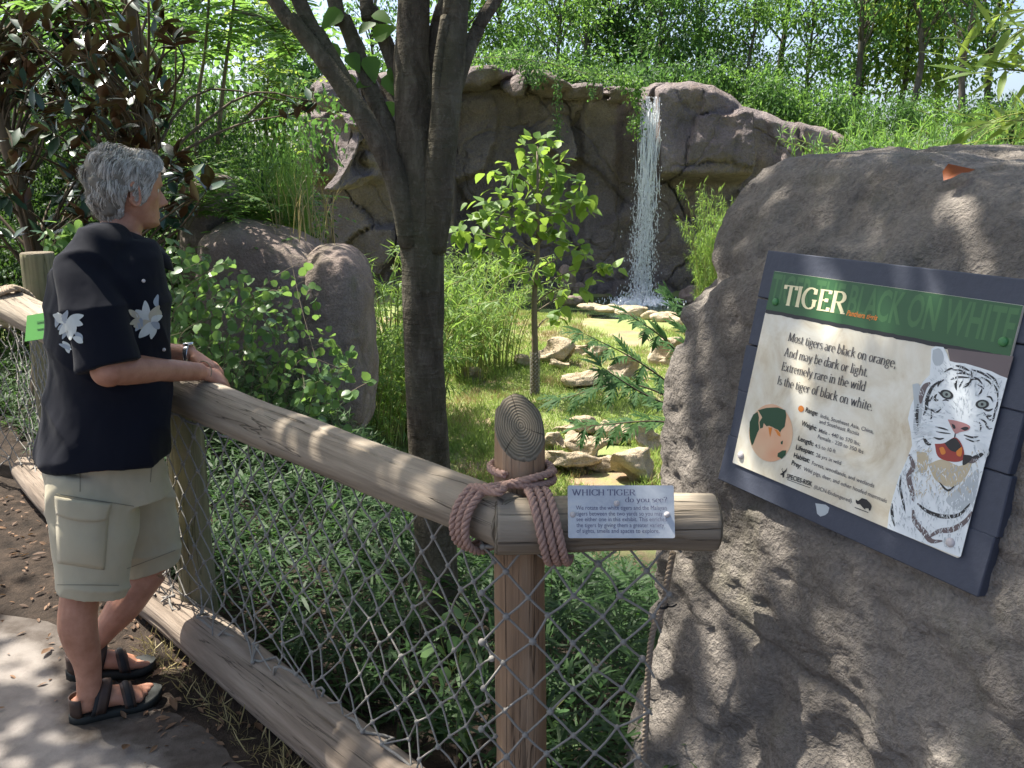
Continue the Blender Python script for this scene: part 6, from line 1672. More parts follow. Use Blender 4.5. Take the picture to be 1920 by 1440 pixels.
def proto_tree(h, cw, mat, leaf, size, ncl, per, seed, trunk_r=.16, clear=.25, tmpl=T_OVAL, lean=.05, bark='bark_far'):
    r = np.random.default_rng(seed)
    root = bpy.data.objects.new('tree', None); COL.objects.link(root)
    tp = [np.array([0, 0, -.3])]
    for k in range(1, 6): tp.append(np.array([r.normal(0, lean) * h * .2 * k / 3, r.normal(0, lean) * h * .2 * k / 3, h * .85 * k / 5]))
    tr = MB(); TP = spline(tp, 22); tr.add(*tube(TP, np.linspace(trunk_r, trunk_r * .25, 22), 10))
    blobs = []
    for k in range(9):
        z = h * (clear + (1 - clear) * (k + .6) / 9); w = cw * math.sin(math.pi * (.18 + .72 * (k + .5) / 9)) ; a = r.uniform(0, 6.28)
        for q in range(2):
            a += 2.2 + r.uniform(-.5, .5); o = w * r.uniform(.35, .75)
            blobs.append(((o * math.cos(a), o * math.sin(a), z + r.normal(0, .3)), (w * .5, w * .5, h * .085)))
    for c, s in blobs: branches(tr, TP[min(21, int(c[2] / h / .85 * 20 * .8))], [c], trunk_r * .3, trunk_r * .08, .2, r, 5)
    P, D, C = crown_pts(blobs, ncl, per, size * 1.9, r)
    V, F = leaf_cloud(P, D, tmpl, size, r)
    V2, F2 = tr.get(); link('trunk', mesh_np('trunk', V2, F2, M[bark]), root); kind(link('crown', mesh_np('crown', V, F, M[mat], False), root), 'stuff')
    return root
def put(root, first, loc, sc, rz, label, cat, group, name=None, wsc=1.0):
    o = root if first else copy_tree(root)
    o.location = loc; o.scale = (sc * wsc, sc * wsc, sc); o.rotation_euler = (0, 0, rz)
    if name: o.name = name
    tag(o, label, cat, group); return o
def gz(x, y): return float(ground_z(np.array([x]), np.array([y]))[0])
# ---- trees beyond the cliff
protos = {'bright': proto_tree(9.5, 2.6, 'lf_bright', None, .24, 220, 20, 101), 'yellow': proto_tree(8.5, 2.4, 'lf_yellow', None, .24, 200, 20, 102, .13), 'mid': proto_tree(11, 3.0, 'lf_mid', None, .26, 230, 20, 103, .2, .2), 'dark': proto_tree(10, 2.8, 'lf_dark', None, .26, 230, 20, 104, .2, .15), 'thin': proto_tree(9, 2.0, 'lf_mid', None, .22, 100, 16, 105, .14, .5)}
used = set()
gt_ = 'trees beyond the cliff'
labs = {'bright': 'light green leafy tree growing beyond the cliff', 'yellow': 'yellow-green sunlit tree growing beyond the cliff', 'mid': 'tall mid-green tree growing beyond the cliff', 'dark': 'dark green dense tree growing beyond the cliff', 'thin': 'thin-crowned tree with a bare lower trunk beyond the cliff'}
def where(px_): return 'beyond the magnolia' if px_ < 560 else ('behind the forked trunk' if px_ < 860 else ('above the vine-draped ledges' if px_ < 1200 else ('behind the waterfall head rock' if px_ < 1420 else 'beyond the bamboo and the cliff ridge')))
labs = {k: v.replace(' growing beyond the cliff', ' %s').replace(' beyond the cliff', ' %s') for k, v in labs.items()}
def far(kind_, px_, Y, sc, dz=0.0):
    x = (px_ - 960) / FPX * Y * 1.03
    put(protos[kind_], kind_ not in used, (x, Y, gz(x, Y) + dz), sc, rp.uniform(0, 6.28), labs[kind_] % where(px_), 'tree', gt_, 'tree'); used.add(kind_)
for k_, px_, Y, sc in (('mid', 80, 30, 1.1), ('dark', 230, 27, 1.1), ('bright', 380, 30, 1.0), ('bright', 560, 28, .5), ('bright', 940, 33, .8), ('bright', 880, 31, .8), ('mid', 1090, 34, .95), ('bright', 1040, 29, .6), ('dark', 1190, 36, .95), ('bright', 1280, 31, .72), ('mid', 1210, 30, .62), ('thin', 1425, 33, 1.05), ('bright', 1370, 29.5, .6), ('mid', 1560, 34, .95), ('thin', 1555, 30, .95), ('bright', 1470, 31, .62), ('yellow', 1640, 33, 1.0), ('bright', 1700, 36, 1.0), ('thin', 1660, 29, .9), ('thin', 1790, 34, 1.0), ('thin', 1745, 27, .85), ('bright', 1980, 32, 1.0), ('mid', 2100, 30, 1.1), ('thin', 720, 36, .8), ('dark', -60, 24, 1.0)):
    far(k_, px_, Y, sc)
# ---- shrubs
def proto_shrub(mat, size, n, per, seed, tmpl=T_OVAL, blobs=None, stem=True):
    r = np.random.default_rng(seed); root = bpy.data.objects.new('shrub', None); COL.objects.link(root)
    if blobs is None:
        blobs = [((r.normal(0, .38), r.normal(0, .38), r.uniform(.25, .85)), (.34, .34, .26)) for k in range(9)]
    P, D, C = crown_pts(blobs, n, per, size * 1.6, r, .4)
    V, F = leaf_cloud(P, D, tmpl, size, r, .75)
    kind(link('foliage', mesh_np('foliage', V, F, M[mat], False), root), 'stuff')
    if stem:
        tr = MB(); branches(tr, np.array([0, 0, -.1]), [c for c, s in blobs], .02, .005, .25, r, 5)
        V, F = tr.get(); link('stem', mesh_np('stem', V, F, M['twig']), root)
    return root
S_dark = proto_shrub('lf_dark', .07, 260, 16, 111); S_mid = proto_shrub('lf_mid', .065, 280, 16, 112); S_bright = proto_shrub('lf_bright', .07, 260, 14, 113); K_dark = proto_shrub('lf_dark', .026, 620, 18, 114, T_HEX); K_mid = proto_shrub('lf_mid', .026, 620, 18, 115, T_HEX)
def proto_bamboo(mat, seed, stems=46, leaf=.085, spread=.55, tm=T_FINE, per=7, nodes=11):
    """unit height clump of arching canes with fine narrow leaves"""
    r = np.random.default_rng(seed); root = bpy.data.objects.new('bamboo', None); COL.objects.link(root)
    st = MB(); P = []; D = []
    for k in range(stems):
        a = r.uniform(0, 6.28); o = r.random() ** .5 * .22; h = r.uniform(.55, 1.05); out = r.uniform(.1, spread)
        b0 = np.array([o * math.cos(a), o * math.sin(a), -.05]); e = np.array([math.cos(a), math.sin(a), 0])
        Q = spline([b0, b0 + up * h * .5 + e * out * .2, b0 + up * h * .85 + e * out * .6, b0 + up * h * .93 + e * out * 1.0], 16)
        st.add(*tube(Q, np.linspace(.006, .0012, 16), 4, cap=False))
        for t in np.linspace(.22, 1, nodes):
            p = Q[int(t * 15)]; br = rdir(1, r)[0]; br[2] = abs(br[2]) * .3; L = r.uniform(.05, .16)
            for q in range(per):
                s = r.random(); P.append(p + br * L * s); D.append(br * .6 + rdir(1, r)[0] * .7 + np.array([0, 0, -.25]))
    P = np.array(P); D = np.array(D); N = rdir(len(P), r) * .6 + np.array([0, 0, 1.])
    V, F = place(tm, P, D, N, leaf * r.uniform(.6, 1.3, len(P)))
    kind(link('foliage', mesh_np('foliage', V, F, M[mat], False), root), 'stuff'); V, F = st.get(); link('cane', mesh_np('cane', V, F, M['stem_green']), root)
    return root
B1 = proto_bamboo('lf_bamboo', 121, leaf=.075); B2 = proto_bamboo('lf_bamboo', 122, leaf=.08, spread=.45); B3 = proto_bamboo('lf_bright', 123, leaf=.06, spread=.6, per=10, stems=56)
# distinguish first use per prototype
first = {}
def plant(proto, px_, Y, ytop, label, cat, group, name, sc=None, dz=0, wsc=1.0):
    key = id(proto); p_ = at_y(px_, ytop, Y); g = gz(p_[0], Y) + dz; s = sc or max(.3, p_[2] - g)
    put(proto, key not in first, (p_[0], Y, g), s, rp.uniform(0, 6.28), label, cat, group, name, wsc); first[key] = 1
gb = 'bamboo clumps'
for px_, Y, yt, pr, lb in ((700, 9.6, 450, B2, 'tall bamboo clump filling the gap between the brown boulder and the leaning trunk'), (662, 8.6, 560, B2, 'shorter bamboo clump hugging the flank of the brown boulder'), (735, 10.2, 470, B1, 'airy bamboo clump directly behind the leaning trunk')):
    plant(pr, px_, Y, yt, lb, 'bamboo', gb, 'bamboo')
for px_, Y, yt, pr, lb in ((872, 13.3, 440, B1, 'bright bamboo clump in the yard between the leaning trunk and the sapling'), (925, 13.9, 455, B1, 'bright bamboo clump crowding the trunk of the yard sapling')):
    plant(pr, px_, Y, yt, lb, 'bamboo', gb, 'bamboo', wsc=.8)
for px_, Y, yt, pr in ((1345, 20.5, 330, B2), (1380, 19.5, 350, B2), (1330, 21.0, 430, B2)):
    plant(pr, px_, Y, yt, 'dark bamboo clump against the cliff beside the waterfall pool', 'bamboo', gb, 'bamboo', wsc=.42)
for px_, Y, yt, pr in ((1640, 15, 235, B3), (1690, 16, 205, B3), (1700, 15, 180, B3), (1790, 14, 215, B3), (1860, 13, 250, B1), (1640, 12.5, 265, B1), (1750, 12, 275, B1), (1900, 17, 150, B3), (1570, 13, 300, B3)):
    plant(pr, px_, Y, yt, 'feathery bright bamboo clump rising behind the sign boulder', 'bamboo', gb, 'bamboo', wsc=.6)
gsx = 'shrubs beyond the cliff top'
for px_, Y, yt, pr in ((600, 28, 100, S_mid), (690, 29, 120, S_bright), (860, 27.5, 110, S_bright), (930, 28, 95, S_mid), (1130, 28, 110, S_mid), (1290, 27.5, 120, S_mid), (1340, 28, 105, S_dark), (1440, 27, 150, S_mid), (1500, 26.8, 165, S_bright), (1580, 26.8, 180, S_mid), (1400, 27.5, 130, S_bright), (1680, 27, 190, S_mid), (1780, 27, 180, S_bright), (1870, 27, 190, S_mid), (1960, 26, 190, S_dark)):
    plant(pr, px_, Y, yt, {id(S_mid): 'mid-green bushy shrub %s', id(S_bright): 'light green bushy shrub %s', id(S_dark): 'dark green bushy shrub %s'}[id(pr)] % where(px_), 'shrub', gsx, 'shrub', wsc=.72)
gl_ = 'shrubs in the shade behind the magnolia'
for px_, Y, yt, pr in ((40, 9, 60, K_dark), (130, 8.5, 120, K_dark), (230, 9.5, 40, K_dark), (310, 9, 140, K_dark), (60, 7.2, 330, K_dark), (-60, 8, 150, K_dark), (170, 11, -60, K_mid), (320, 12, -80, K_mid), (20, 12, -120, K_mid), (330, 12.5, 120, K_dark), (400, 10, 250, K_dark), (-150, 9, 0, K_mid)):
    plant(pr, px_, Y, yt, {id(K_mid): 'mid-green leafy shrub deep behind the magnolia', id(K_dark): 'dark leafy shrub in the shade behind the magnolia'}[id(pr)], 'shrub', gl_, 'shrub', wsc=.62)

# ---- feather-leaved young tree (light green) on the left bank
def pinnate(base, d, L, n, lf, r, droop=.35):
    """one compound leaf: leaflet points, directions, normals + rachis"""
    d = d / np.linalg.norm(d); Q = [base]; v = d.copy()
    for k in range(n): v = v + np.array([0, 0, -droop / n]); v /= np.linalg.norm(v); Q.append(Q[-1] + v * L / n)
    Q = np.array(Q); s = np.cross(d, up); s /= np.linalg.norm(s) + 1e-9
    P = []; D = []
    for k in range(1, n + 1):
        t = Q[k] - Q[k - 1]; t /= np.linalg.norm(t)
        for sg in (-1, 1): P.append(Q[k]); D.append(s * sg * .9 + t * .45 + np.array([0, 0, -.12]))
    P.append(Q[-1]); D.append(t)
    return Q, np.array(P), np.array(D)
def pinnate_plant(name, label, cat, group, stems, mat, nfr, L, nl, lf, seed, tmpl=T_PINN, stem_r=.02, rach=.0025, smat='stem', only_tip=.35):
    """stems: list of point lists; fronds spring from the upper part"""
    r = np.random.default_rng(seed); root = thing(name, label, cat, np.array(stems[0][0]), group)
    PP, DD = [], []; st = MB(); ra = MB()
    for S in stems:
        Q = spline(S, 20); st.add(*tube(Q, np.linspace(stem_r, stem_r * .3, 20), 8))
        for k in range(nfr):
            t = only_tip + (1 - only_tip) * r.random(); b = Q[int(t * 19)]; a = r.uniform(0, 6.28)
            d = np.array([math.cos(a), math.sin(a), r.uniform(-.1, .7)])
            q, P, D = pinnate(b, d, L * r.uniform(.7, 1.25), nl, lf, r); ra.add(*tube(q, np.linspace(rach, rach * .4, len(q)), 4, cap=False)); PP.append(P); DD.append(D)
    P = np.concatenate(PP); D = np.concatenate(DD); N = np.array([0, 0, 1.]) + rdir(len(P), r) * .35
    V, F = place(tmpl, P, D, N, lf * r.uniform(.75, 1.2, len(P)))
    st.part('stem', M[smat], root); kind(part('foliage', V, F, M[mat], root, False), 'stuff'); kind(ra.part('leaf_stalk', M['stem_green'], root), 'stuff')
    return root
pinnate_plant('young_tree', 'slender young tree with light green feathery leaves and two thin pale stems', 'tree', None, [[at_y(368, 300, 8.6), at_y(372, 180, 8.6), at_y(385, 90, 8.6), at_y(392, -60, 8.5), at_y(370, -180, 8.3)], [at_y(408, 270, 8.8), at_y(420, 150, 8.8), at_y(432, 60, 8.8), at_y(450, -80, 8.7), at_y(480, -160, 8.5)], [at_y(300, 120, 7.6), at_y(240, 40, 7.2), at_y(160, 20, 6.9), at_y(90, 40, 6.7)], [at_y(440, 20, 8.8), at_y(500, 40, 9), at_y(550, 110, 9.1)]], 'lf_bright', 40, .75, 8, .13, 131, only_tip=.42, stem_r=.022)
pinnate_plant('young_tree', 'low bright yellow-green feathery sapling in front of the cliff end', 'tree', None, [[at_y(500, 330, 12), at_y(500, 200, 12), at_y(505, 80, 12), at_y(500, -20, 12)], [at_y(500, 330, 12), at_y(520, 230, 12), at_y(535, 150, 12)]], 'lf_yellow', 46, .6, 8, .12, 132, only_tip=.25)
gf = 'feathery fern-like shrubs on the bank'
for k, (x_, y_, Y_) in enumerate(((400, 330, 7.9), (455, 360, 8.0), (500, 330, 8.4), (430, 420, 7.6), (350, 300, 7.4))):
    b_ = at_y(x_, y_ + 130, Y_); t_ = at_y(x_, y_, Y_)
    pinnate_plant('feathery_shrub', 'bright feathery-leaved shrub spilling over behind the brown boulder', 'shrub', gf, [[b_, b_ * .5 + t_ * .5, t_], [b_, t_ + np.array([.25, 0, -.15])]], 'lf_bright', 26, .5, 9, .075, 140 + k, only_tip=.3, stem_r=.01)
# ---- reeds
def reeds(label, px0, px1, py_base, py_top, Y, n, mat, seed, group=None, w=.008):
    r = np.random.default_rng(seed); b0 = at_y((px0 + px1) / 2, py_base, Y); root = thing('tall_grass', label, 'grass', b0, group); mb = MB()
    for k in range(n):
        x_ = r.uniform(px0, px1); b = at_y(x_, py_base + r.uniform(-10, 30), Y + r.uniform(-.4, .4)); h = (at_y(x_, py_top, Y)[2] - b[2]) * r.uniform(.5, 1.1); a = r.uniform(0, 6.28); e = np.array([math.cos(a), math.sin(a), 0]) * h * r.uniform(.1, .6)
        Q = spline([b, b + up * h * .6 + e * .25, b + up * h + e], 8); s = np.cross(e + 1e-3, up); s /= np.linalg.norm(s) + 1e-9; ww = np.array([.7, 1, 1, 1, .9, .7, .4, .05]) * w * .5
        V = np.concatenate([Q - s * ww[:, None], Q + s * ww[:, None]]); i = np.arange(7); mb.add(V, np.stack([i, i + 1, i + 9, i + 8], 1))
    kind(mb.part('blade', M[mat], root, False), 'stuff'); return root
reeds('tall thin green grass standing beside the brown boulder', 490, 585, 430, 250, 8.3, 200, 'lf_bamboo', 151)
reeds('wispy pale dry grass arching over the brown boulder', 520, 630, 440, 320, 7.6, 60, 'grass_dry', 152, None, .006)

# ---- magnolia
mg = thing('magnolia', 'large dark magnolia with glossy leaves and rust-brown undersides behind the man', 'tree', (-2.6, 6.0, 0))
r = np.random.default_rng(161); ros = []
for k in range(230):
    px_ = r.uniform(-60, 345); py_ = r.uniform(-40, 470)
    if px_ > 250 and py_ < 120 and r.random() < .5: continue
    if py_ > 430 and px_ > 150: continue
    if px_ < 130 and py_ > 300 and r.random() < .5: continue
    ros.append(at_y(px_, py_, r.uniform(5.3, 7.0)))
ros += [at_y(*q) for q in ((560, 195, 7.2), (540, 215, 7.3), (585, 190, 7.2), (330, 290, 5.4), (345, 330, 5.2), (360, 370, 5.2), (395, 345, 5.3), (290, 30, 6), (300, 70, 6), (265, 170, 6), (60, 200, 5.4), (130, 215, 5.4), (225, 200, 5.5), (35, 165, 5.4))]
ros = np.array(ros); st = MB()
tr = spline([(-2.6, 6.2, -.2), (-2.7, 6.3, 1.0), (-2.5, 6.4, 2.0), (-2.6, 6.4, 3.6)], 20); st.add(*tube(tr, np.linspace(.09, .03, 20), 10))
tr2 = spline([(-3.3, 6.0, -.2), (-3.2, 6.1, 1.0), (-3.4, 6.2, 2.4), (-3.2, 6.2, 3.4)], 20); st.add(*tube(tr2, np.linspace(.07, .03, 20), 10))
P = []; D = []; 
for c in ros:
    if c[0] < -1.4:
        T_ = tr if abs(c[0] + 2.6) < abs(c[0] + 3.3) else tr2; i_ = np.argmin(np.abs(T_[:, 2] - (c[2] - .5))); branches(st, T_[i_], [c], .014, .004, .25, r, 5, 8)
    else: st.add(*tube(spline([c + [-.3, .1, -.25], c + [-.12, .03, -.04], c], 6), np.linspace(.009, .004, 6), 5))
    ax_ = rdir(1, r)[0]; ax_[2] = abs(ax_[2]) + .3; ax_ /= np.linalg.norm(ax_); u1 = np.cross(ax_, [1, 0, .3]); u1 /= np.linalg.norm(u1); u2 = np.cross(ax_, u1)
    for q in range(r.integers(6, 10)):
        a = r.uniform(0, 6.28); tilt_ = r.uniform(.2, .9); P.append(c + ax_ * r.uniform(-.06, .02)); D.append(ax_ * tilt_ + (u1 * math.cos(a) + u2 * math.sin(a)) * (1 - tilt_ * .4))
P = np.array(P); D = np.array(D); N = np.array([0, 0, 1.]) + rdir(len(P), r) * .5; S = r.uniform(.105, .16, len(P))
st.part('branch', M['twig'], mg)
near = np.argsort(P[:, 1] + rp.uniform(0, .8, len(P)))
me_l = mesh_np('leaf', *leaf_tmpl(.42, .05, .12, 'lens'), M['lf_magnolia'])
leaf_objects('leaf', me_l, P[near[:300]], D[near[:300]], N[near[:300]], S[near[:300]], mg)
V, F = place(leaf_tmpl(.42, .05, .12, 'lens'), P[near[300:]], D[near[300:]], N[near[300:]], S[near[300:]]); kind(part('leaf_mass', V, F, M['lf_magnolia'], mg), 'stuff')

# ---- round-leaved vine in front of the brown boulder
vn = thing('climbing_vine', 'tangle of round-leaved green vines in front of the brown boulder', 'vine', at_y(480, 780, 5.2))
r = np.random.default_rng(171); st = MB(); P = []; D = []
def vine_shoot(p0, p1, sag, n_l, r, mb, P, D, rad=.0022):
    Q = spline([p0, (p0 + p1) / 2 + np.array([r.normal(0, .06), r.normal(0, .06), sag]), p1], 16); V_, F_ = tube(Q, np.linspace(rad, rad * .5, 16), 5, cap=False)
    if isinstance(mb, MB): mb.add(V_, F_)
    else: part('vine_stem', V_, F_, M['stem'], mb)
    for k in range(n_l):
        t = (k + r.random()) / n_l * .95 + .03; p = Q[int(t * 15)]; d = rdir(1, r)[0]; d[2] -= .25; P.append(p + d * .02); D.append(d)
for k in range(105):
    x1 = r.uniform(305, 655); y1 = np.interp(x1, [300, 400, 520, 600, 655], [445, 485, 530, 575, 640]) + r.random() ** 1.2 * 170; Y = r.uniform(4.7, 5.7)
    x0 = x1 + r.uniform(-150, 60); y0 = y1 + r.uniform(40, 170); vine_shoot(at_y(x0, y0, Y + .1), at_y(x1, y1, Y), r.uniform(.02, .14), 11, r, vn, P, D)
for q0, q1 in (((640, 745, 4.2), (705, 715, 4.2)), ((600, 700, 4.6), (545, 485, 5.0)), ((470, 560, 5), (600, 480, 5))): vine_shoot(at_y(*q0), at_y(*q1), .03, 6, r, vn, P, D)
P = np.array(P); D = np.array(D); N = np.array([0, -.5, .8]) + rdir(len(P), r) * .7; S = r.uniform(.04, .066, len(P)); near = np.argsort(P[:, 1])
me_v = mesh_np('leaf', *T_RND, M['lf_vine'])
leaf_objects('leaf', me_v, P[near[:300]], D[near[:300]], N[near[:300]], S[near[:300]], vn); V, F = place(T_RND, P[near[300:]], D[near[300:]], N[near[300:]], S[near[300:]]); kind(part('leaf_mass', V, F, M['lf_vine'], vn), 'stuff')
vn2 = thing('climbing_vine', 'small round-leaved vine beside the mossy post, behind the collar of the man', 'vine', at_y(110, 500, 5.2)); st = MB(); P = []; D = []
for k in range(14): vine_shoot(at_y(r.uniform(60, 170), r.uniform(470, 520), 5.0), at_y(r.uniform(85, 175), r.uniform(400, 480), 5.0), .03, 6, r, vn2, P, D)
P = np.array(P); D = np.array(D); leaf_objects('leaf', me_v, P, D, np.array([0, -.5, .8]) + rdir(len(P), r) * .6, r.uniform(.05, .075, len(P)), vn2)

# ---- ground cover on the slope behind the net
r = np.random.default_rng(181); n = 13500
X = r.uniform(-4.2, 1.7, n); Y = r.uniform(1.7, 8.2, n); q = fence_q(X, Y)
msk = (q > .06) & (np.abs(X / Y) < .62) & ~((Y > 6.0) & (X > -.9)) & ((q < 3.4) | (r.random(n) < .35))
dpt = np.hypot(X, Y); X, Y = X[msk], Y[msk]; n = len(X); Zg = ground_z(X, Y)
hh = r.uniform(.05, .42, n) * np.interp(fence_q(X, Y), [0, .3, 1], [.45, .8, 1]); per = 9
C = np.stack([X, Y, Zg + hh], 1); a = r.uniform(0, 6.28, (n, per)); el = r.uniform(-.25, .75, (n, per))
D = np.stack([np.cos(a) * np.cos(el), np.sin(a) * np.cos(el), np.sin(el)], -1).reshape(-1, 3); P = np.repeat(C, per, 0) + np.repeat(r.uniform(-1, 0, (n, per)).reshape(-1, 1), 3, 1) * np.array([0, 0, .07])
N = np.array([0, 0, 1.]) + rdir(len(P), r) * .4
V, F = place(T_BLADE, P, D, N, r.uniform(.055, .115, len(P)))
gc = link('ground_cover', mesh_np('ground_cover', V, F, M['lf_ground'], False)); tag(gc, 'dense narrow-leaved green ground cover on the slope behind the net', 'ground cover'); kind(gc, 'stuff')
st = MB(); sel = r.permutation(n)[:1500]
Vs = np.stack([np.stack([X[sel] - .0015, Y[sel], Zg[sel]], 1), np.stack([X[sel] + .0015, Y[sel], Zg[sel]], 1), np.stack([X[sel] + .001, Y[sel], Zg[sel] + hh[sel]], 1), np.stack([X[sel] - .001, Y[sel], Zg[sel] + hh[sel]], 1)], 1).reshape(-1, 3)
gs_ = link('ground_cover_stems', mesh_np('ground_cover_stems', Vs, np.arange(len(Vs)).reshape(-1, 4), M['stem']), gc); gs_.name = 'stem'; kind(gs_, 'stuff')
# broader-leaved seedlings in the shade near the brown post
gsd = 'broad-leaved seedlings behind the net'
for k, (x_, y_, z_) in enumerate(((1075, 1385, .12), (1060, 1330, .1), (870, 1180, .25), (880, 1300, .15), (1110, 1400, .05), (845, 1150, .3))):
    c = at_y(x_, y_, 2.35 + .08 * (k % 3)); sd = thing('seedling', 'small broad-leaved seedling in the shade behind the net', 'plant', c - up * .1, gsd); P = []; D = []; mb = MB()
    for q in range(3):
        vine_shoot(c - up * .2, c + r.normal(0, .05, 3), .02, 3, r, mb, P, D, .002)
    P = np.array(P); D = np.array(D); mb.part('stem', M['stem_green'], sd); leaf_objects('leaf', me_v, P, D, np.array([0, -.3, 1]) + rdir(len(P), r) * .4, r.uniform(.04, .06, len(P)), sd)

# ---- cut-leaf branch beside the boulder
cb = thing('cutleaf_shrub', 'dark cut-leaf shrub branches reaching over the yard beside the boulder', 'shrub', at_y(1300, 800, 3.9)); r = np.random.default_rng(191); st = MB(); P = []; D = []
T_CUT = leaf_tmpl(.19, .02, .2, 'blade')
for x0, y0, x1, y1, x2, y2 in ((1310, 760, 1200, 680, 1095, 625), (1310, 770, 1180, 720, 1052, 748), (1310, 800, 1220, 790, 1098, 800), (1320, 720, 1250, 640, 1180, 590), (1320, 700, 1280, 600, 1262, 560), (1300, 780, 1210, 740, 1130, 690)):
    Yd = r.uniform(3.6, 4.3); Q = spline([at_y(x0, y0, Yd + .2), at_y(x1, y1, Yd), at_y(x2, y2, Yd - .1)], 16); st.add(*tube(Q, np.linspace(.006, .0015, 16), 5))
    for k in range(3, 16, 2):
        t = Q[k] - Q[k - 1]; t /= np.linalg.norm(t); s = np.cross(t, [0, -.45, 1]); s /= np.linalg.norm(s)
        for sg in (-1, 1):
            d = s * sg * r.uniform(.5, 1.0) + t * r.uniform(.6, 1.1) + np.array([0, 0, r.uniform(-.5, .05)]) + rdir(1, r)[0] * .25; d /= np.linalg.norm(d); Lm = r.uniform(.13, .2) * (1 - .3 * k / 15)
            P.append((Q[k], d, Lm))
            for fr in (.12, .3, .5, .68):          # pointed lobes
                for s2g in (-1, 1): P.append((Q[k] + d * Lm * fr, d * 1.1 + np.cross(d, [0, -.45, 1]) * s2g * .75, Lm * (.46 - .25 * fr)))
    P.append((Q[-1], t, .12))
Pp = np.array([p[0] for p in P]); Dp = np.array([p[1] for p in P]); Lp = np.array([p[2] for p in P])
V, F = place(T_CUT, Pp, Dp, np.array([0, -.4, 1.]) + rdir(len(Pp), r) * .25, Lp); st.part('branch', M['twig'], cb); kind(part('leaf_mass', V, F, M['lf_sumac'], cb, False), 'stuff')

# ---- broad-leaved sapling in the yard with a mesh guard on its trunk
sp0 = at_z(1003, 742, YARD); Yt = sp0[1]
sap = thing('sapling', 'young broad-leaved tree standing in the middle of the sunny yard', 'tree', sp0); r = np.random.default_rng(201)
tp = [sp0 + [0, 0, -.1]] + [at_y(x_, y_, Yt) for x_, y_ in ((1003, 660), (1002, 560), (1008, 470), (1008, 380), (1008, 290))]
TQ = spline(tp, 30); part('trunk', *tube(TQ, np.linspace(.055, .012, 30), 12), M['stem'], sap)
P = []; D = []; S = []; st = MB()
for x_, y_, n_, sp_ in ((1008, 275, 16, .22), (960, 330, 18, .25), (1055, 335, 20, .25), (1005, 350, 20, .28), (935, 375, 14, .22), (1080, 380, 16, .2), (985, 400, 20, .28), (1040, 420, 18, .28), (905, 405, 14, .22), (870, 435, 14, .2), (940, 440, 18, .26), (1010, 310, 18, .24), (1085, 470, 10, .18), (1130, 497, 9, .14), (1030, 500, 12, .25), (965, 500, 14, .25), (1060, 555, 8, .15), (1095, 540, 6, .12), (1040, 590, 6, .12), (905, 470, 12, .22)):
    c = at_y(x_, y_, Yt + r.uniform(-.3, .3)); i_ = np.argmin(np.abs(TQ[:, 2] - (c[2] - .25))); branches(st, TQ[i_], [c], .012, .004, .15, r, 5)
    for q in range(int(n_ * 1.7)): P.append(c + r.normal(0, sp_ * .66, 3) * [1, 1, .6]); d = rdir(1, r)[0]; d[2] -= .5; D.append(d); S.append(r.uniform(.13, .22))
P = np.array(P); D = np.array(D); S = np.array(S); N = np.array([0, -.3, 1.]) + rdir(len(P), r) * .4; st.part('branch', M['stem'], sap); me_s = mesh_np('leaf', *T_OV, M['lf_sapling'])
near = np.argsort(P[:, 1]); leaf_objects('leaf', me_s, P[near[:290]], D[near[:290]], N[near[:290]], S[near[:290]], sap)
if len(P) > 290: V, F = place(T_OV, P[near[290:]], D[near[290:]], N[near[290:]], S[near[290:]]); kind(part('leaf_mass', V, F, M['lf_sapling'], sap), 'stuff')
gd = thing('trunk_guard', 'tube of wire mesh wrapped round the foot of the yard sapling', 'tree guard', sp0); mb = MB()
for k in range(8):
    for sg in (-1, 1):
        t = np.linspace(0, 1, 30); a = sg * t * 9 + k * .785; c = np.stack([np.interp(t * .62, np.linspace(-.1, 1, 30), np.zeros(30)), 0 * t, t * .62], 1)
        zq = sp0[2] + t * .62; ctr = np.stack([np.interp(zq, TQ[:, 2], TQ[:, 0]), np.interp(zq, TQ[:, 2], TQ[:, 1]), zq], 1); mb.add(*tube(ctr + np.stack([np.cos(a), np.sin(a), 0 * a], 1) * .068, .0035, 4, cap=False))
mb.part('wire_mesh', M['net'], gd)

# ---- vines over the cliff edge
r = np.random.default_rng(211); gv = 'vines trailing over the cliff edge'
def edge_vine(label, pts, n, spread, hang, mat, sz=.1):
    c0 = at_y(pts[0][0], pts[0][1], 23.0); root = thing('trailing_vine', label, 'vine', c0, gv); P = []
    for k in range(n):
        t = r.random() * (len(pts) - 1); i_ = int(t); f_ = t - i_; x_ = pts[i_][0] * (1 - f_) + pts[min(i_ + 1, len(pts) - 1)][0] * f_; y_ = pts[i_][1] * (1 - f_) + pts[min(i_ + 1, len(pts) - 1)][1] * f_
        P.append(at_y(x_, y_, 22.25 + r.uniform(-.05, .9 if not hang else .15)) + r.normal(0, spread, 3) * [1, .6, .7])
    P = np.array(P); D = rdir(len(P), r); D[:, 2] -= .6; V, F = place(T_OVAL, P, D, np.array([0, -.6, .8]) + rdir(len(P), r) * .5, sz * r.uniform(.7, 1.3, len(P)))
    kind(part('leaf_mass', V, F, M[mat], root, False), 'stuff')
    st = MB(); st.add(*tube(np.array([at_y(*p, 22.35) for p in pts]), .008, 5)); st.part('vine_stem', M['twig'], root)
edge_vine('mass of vine leaves, some reddish, draped over the cliff edge', [(945, 110), (975, 112), (1000, 125), (1005, 150)], 700, .16, False, 'lf_mid', .1)
edge_vine('low vine mat running along the cliff edge ledges', [(870, 108), (940, 108), (1030, 118), (1100, 138), (1190, 148)], 900, .14, False, 'lf_bright', .1)
edge_vine('long thin vine strand hanging down the middle of the cliff', [(1046, 130), (1045, 180), (1046, 262)], 240, .06, True, 'lf_mid', .08)
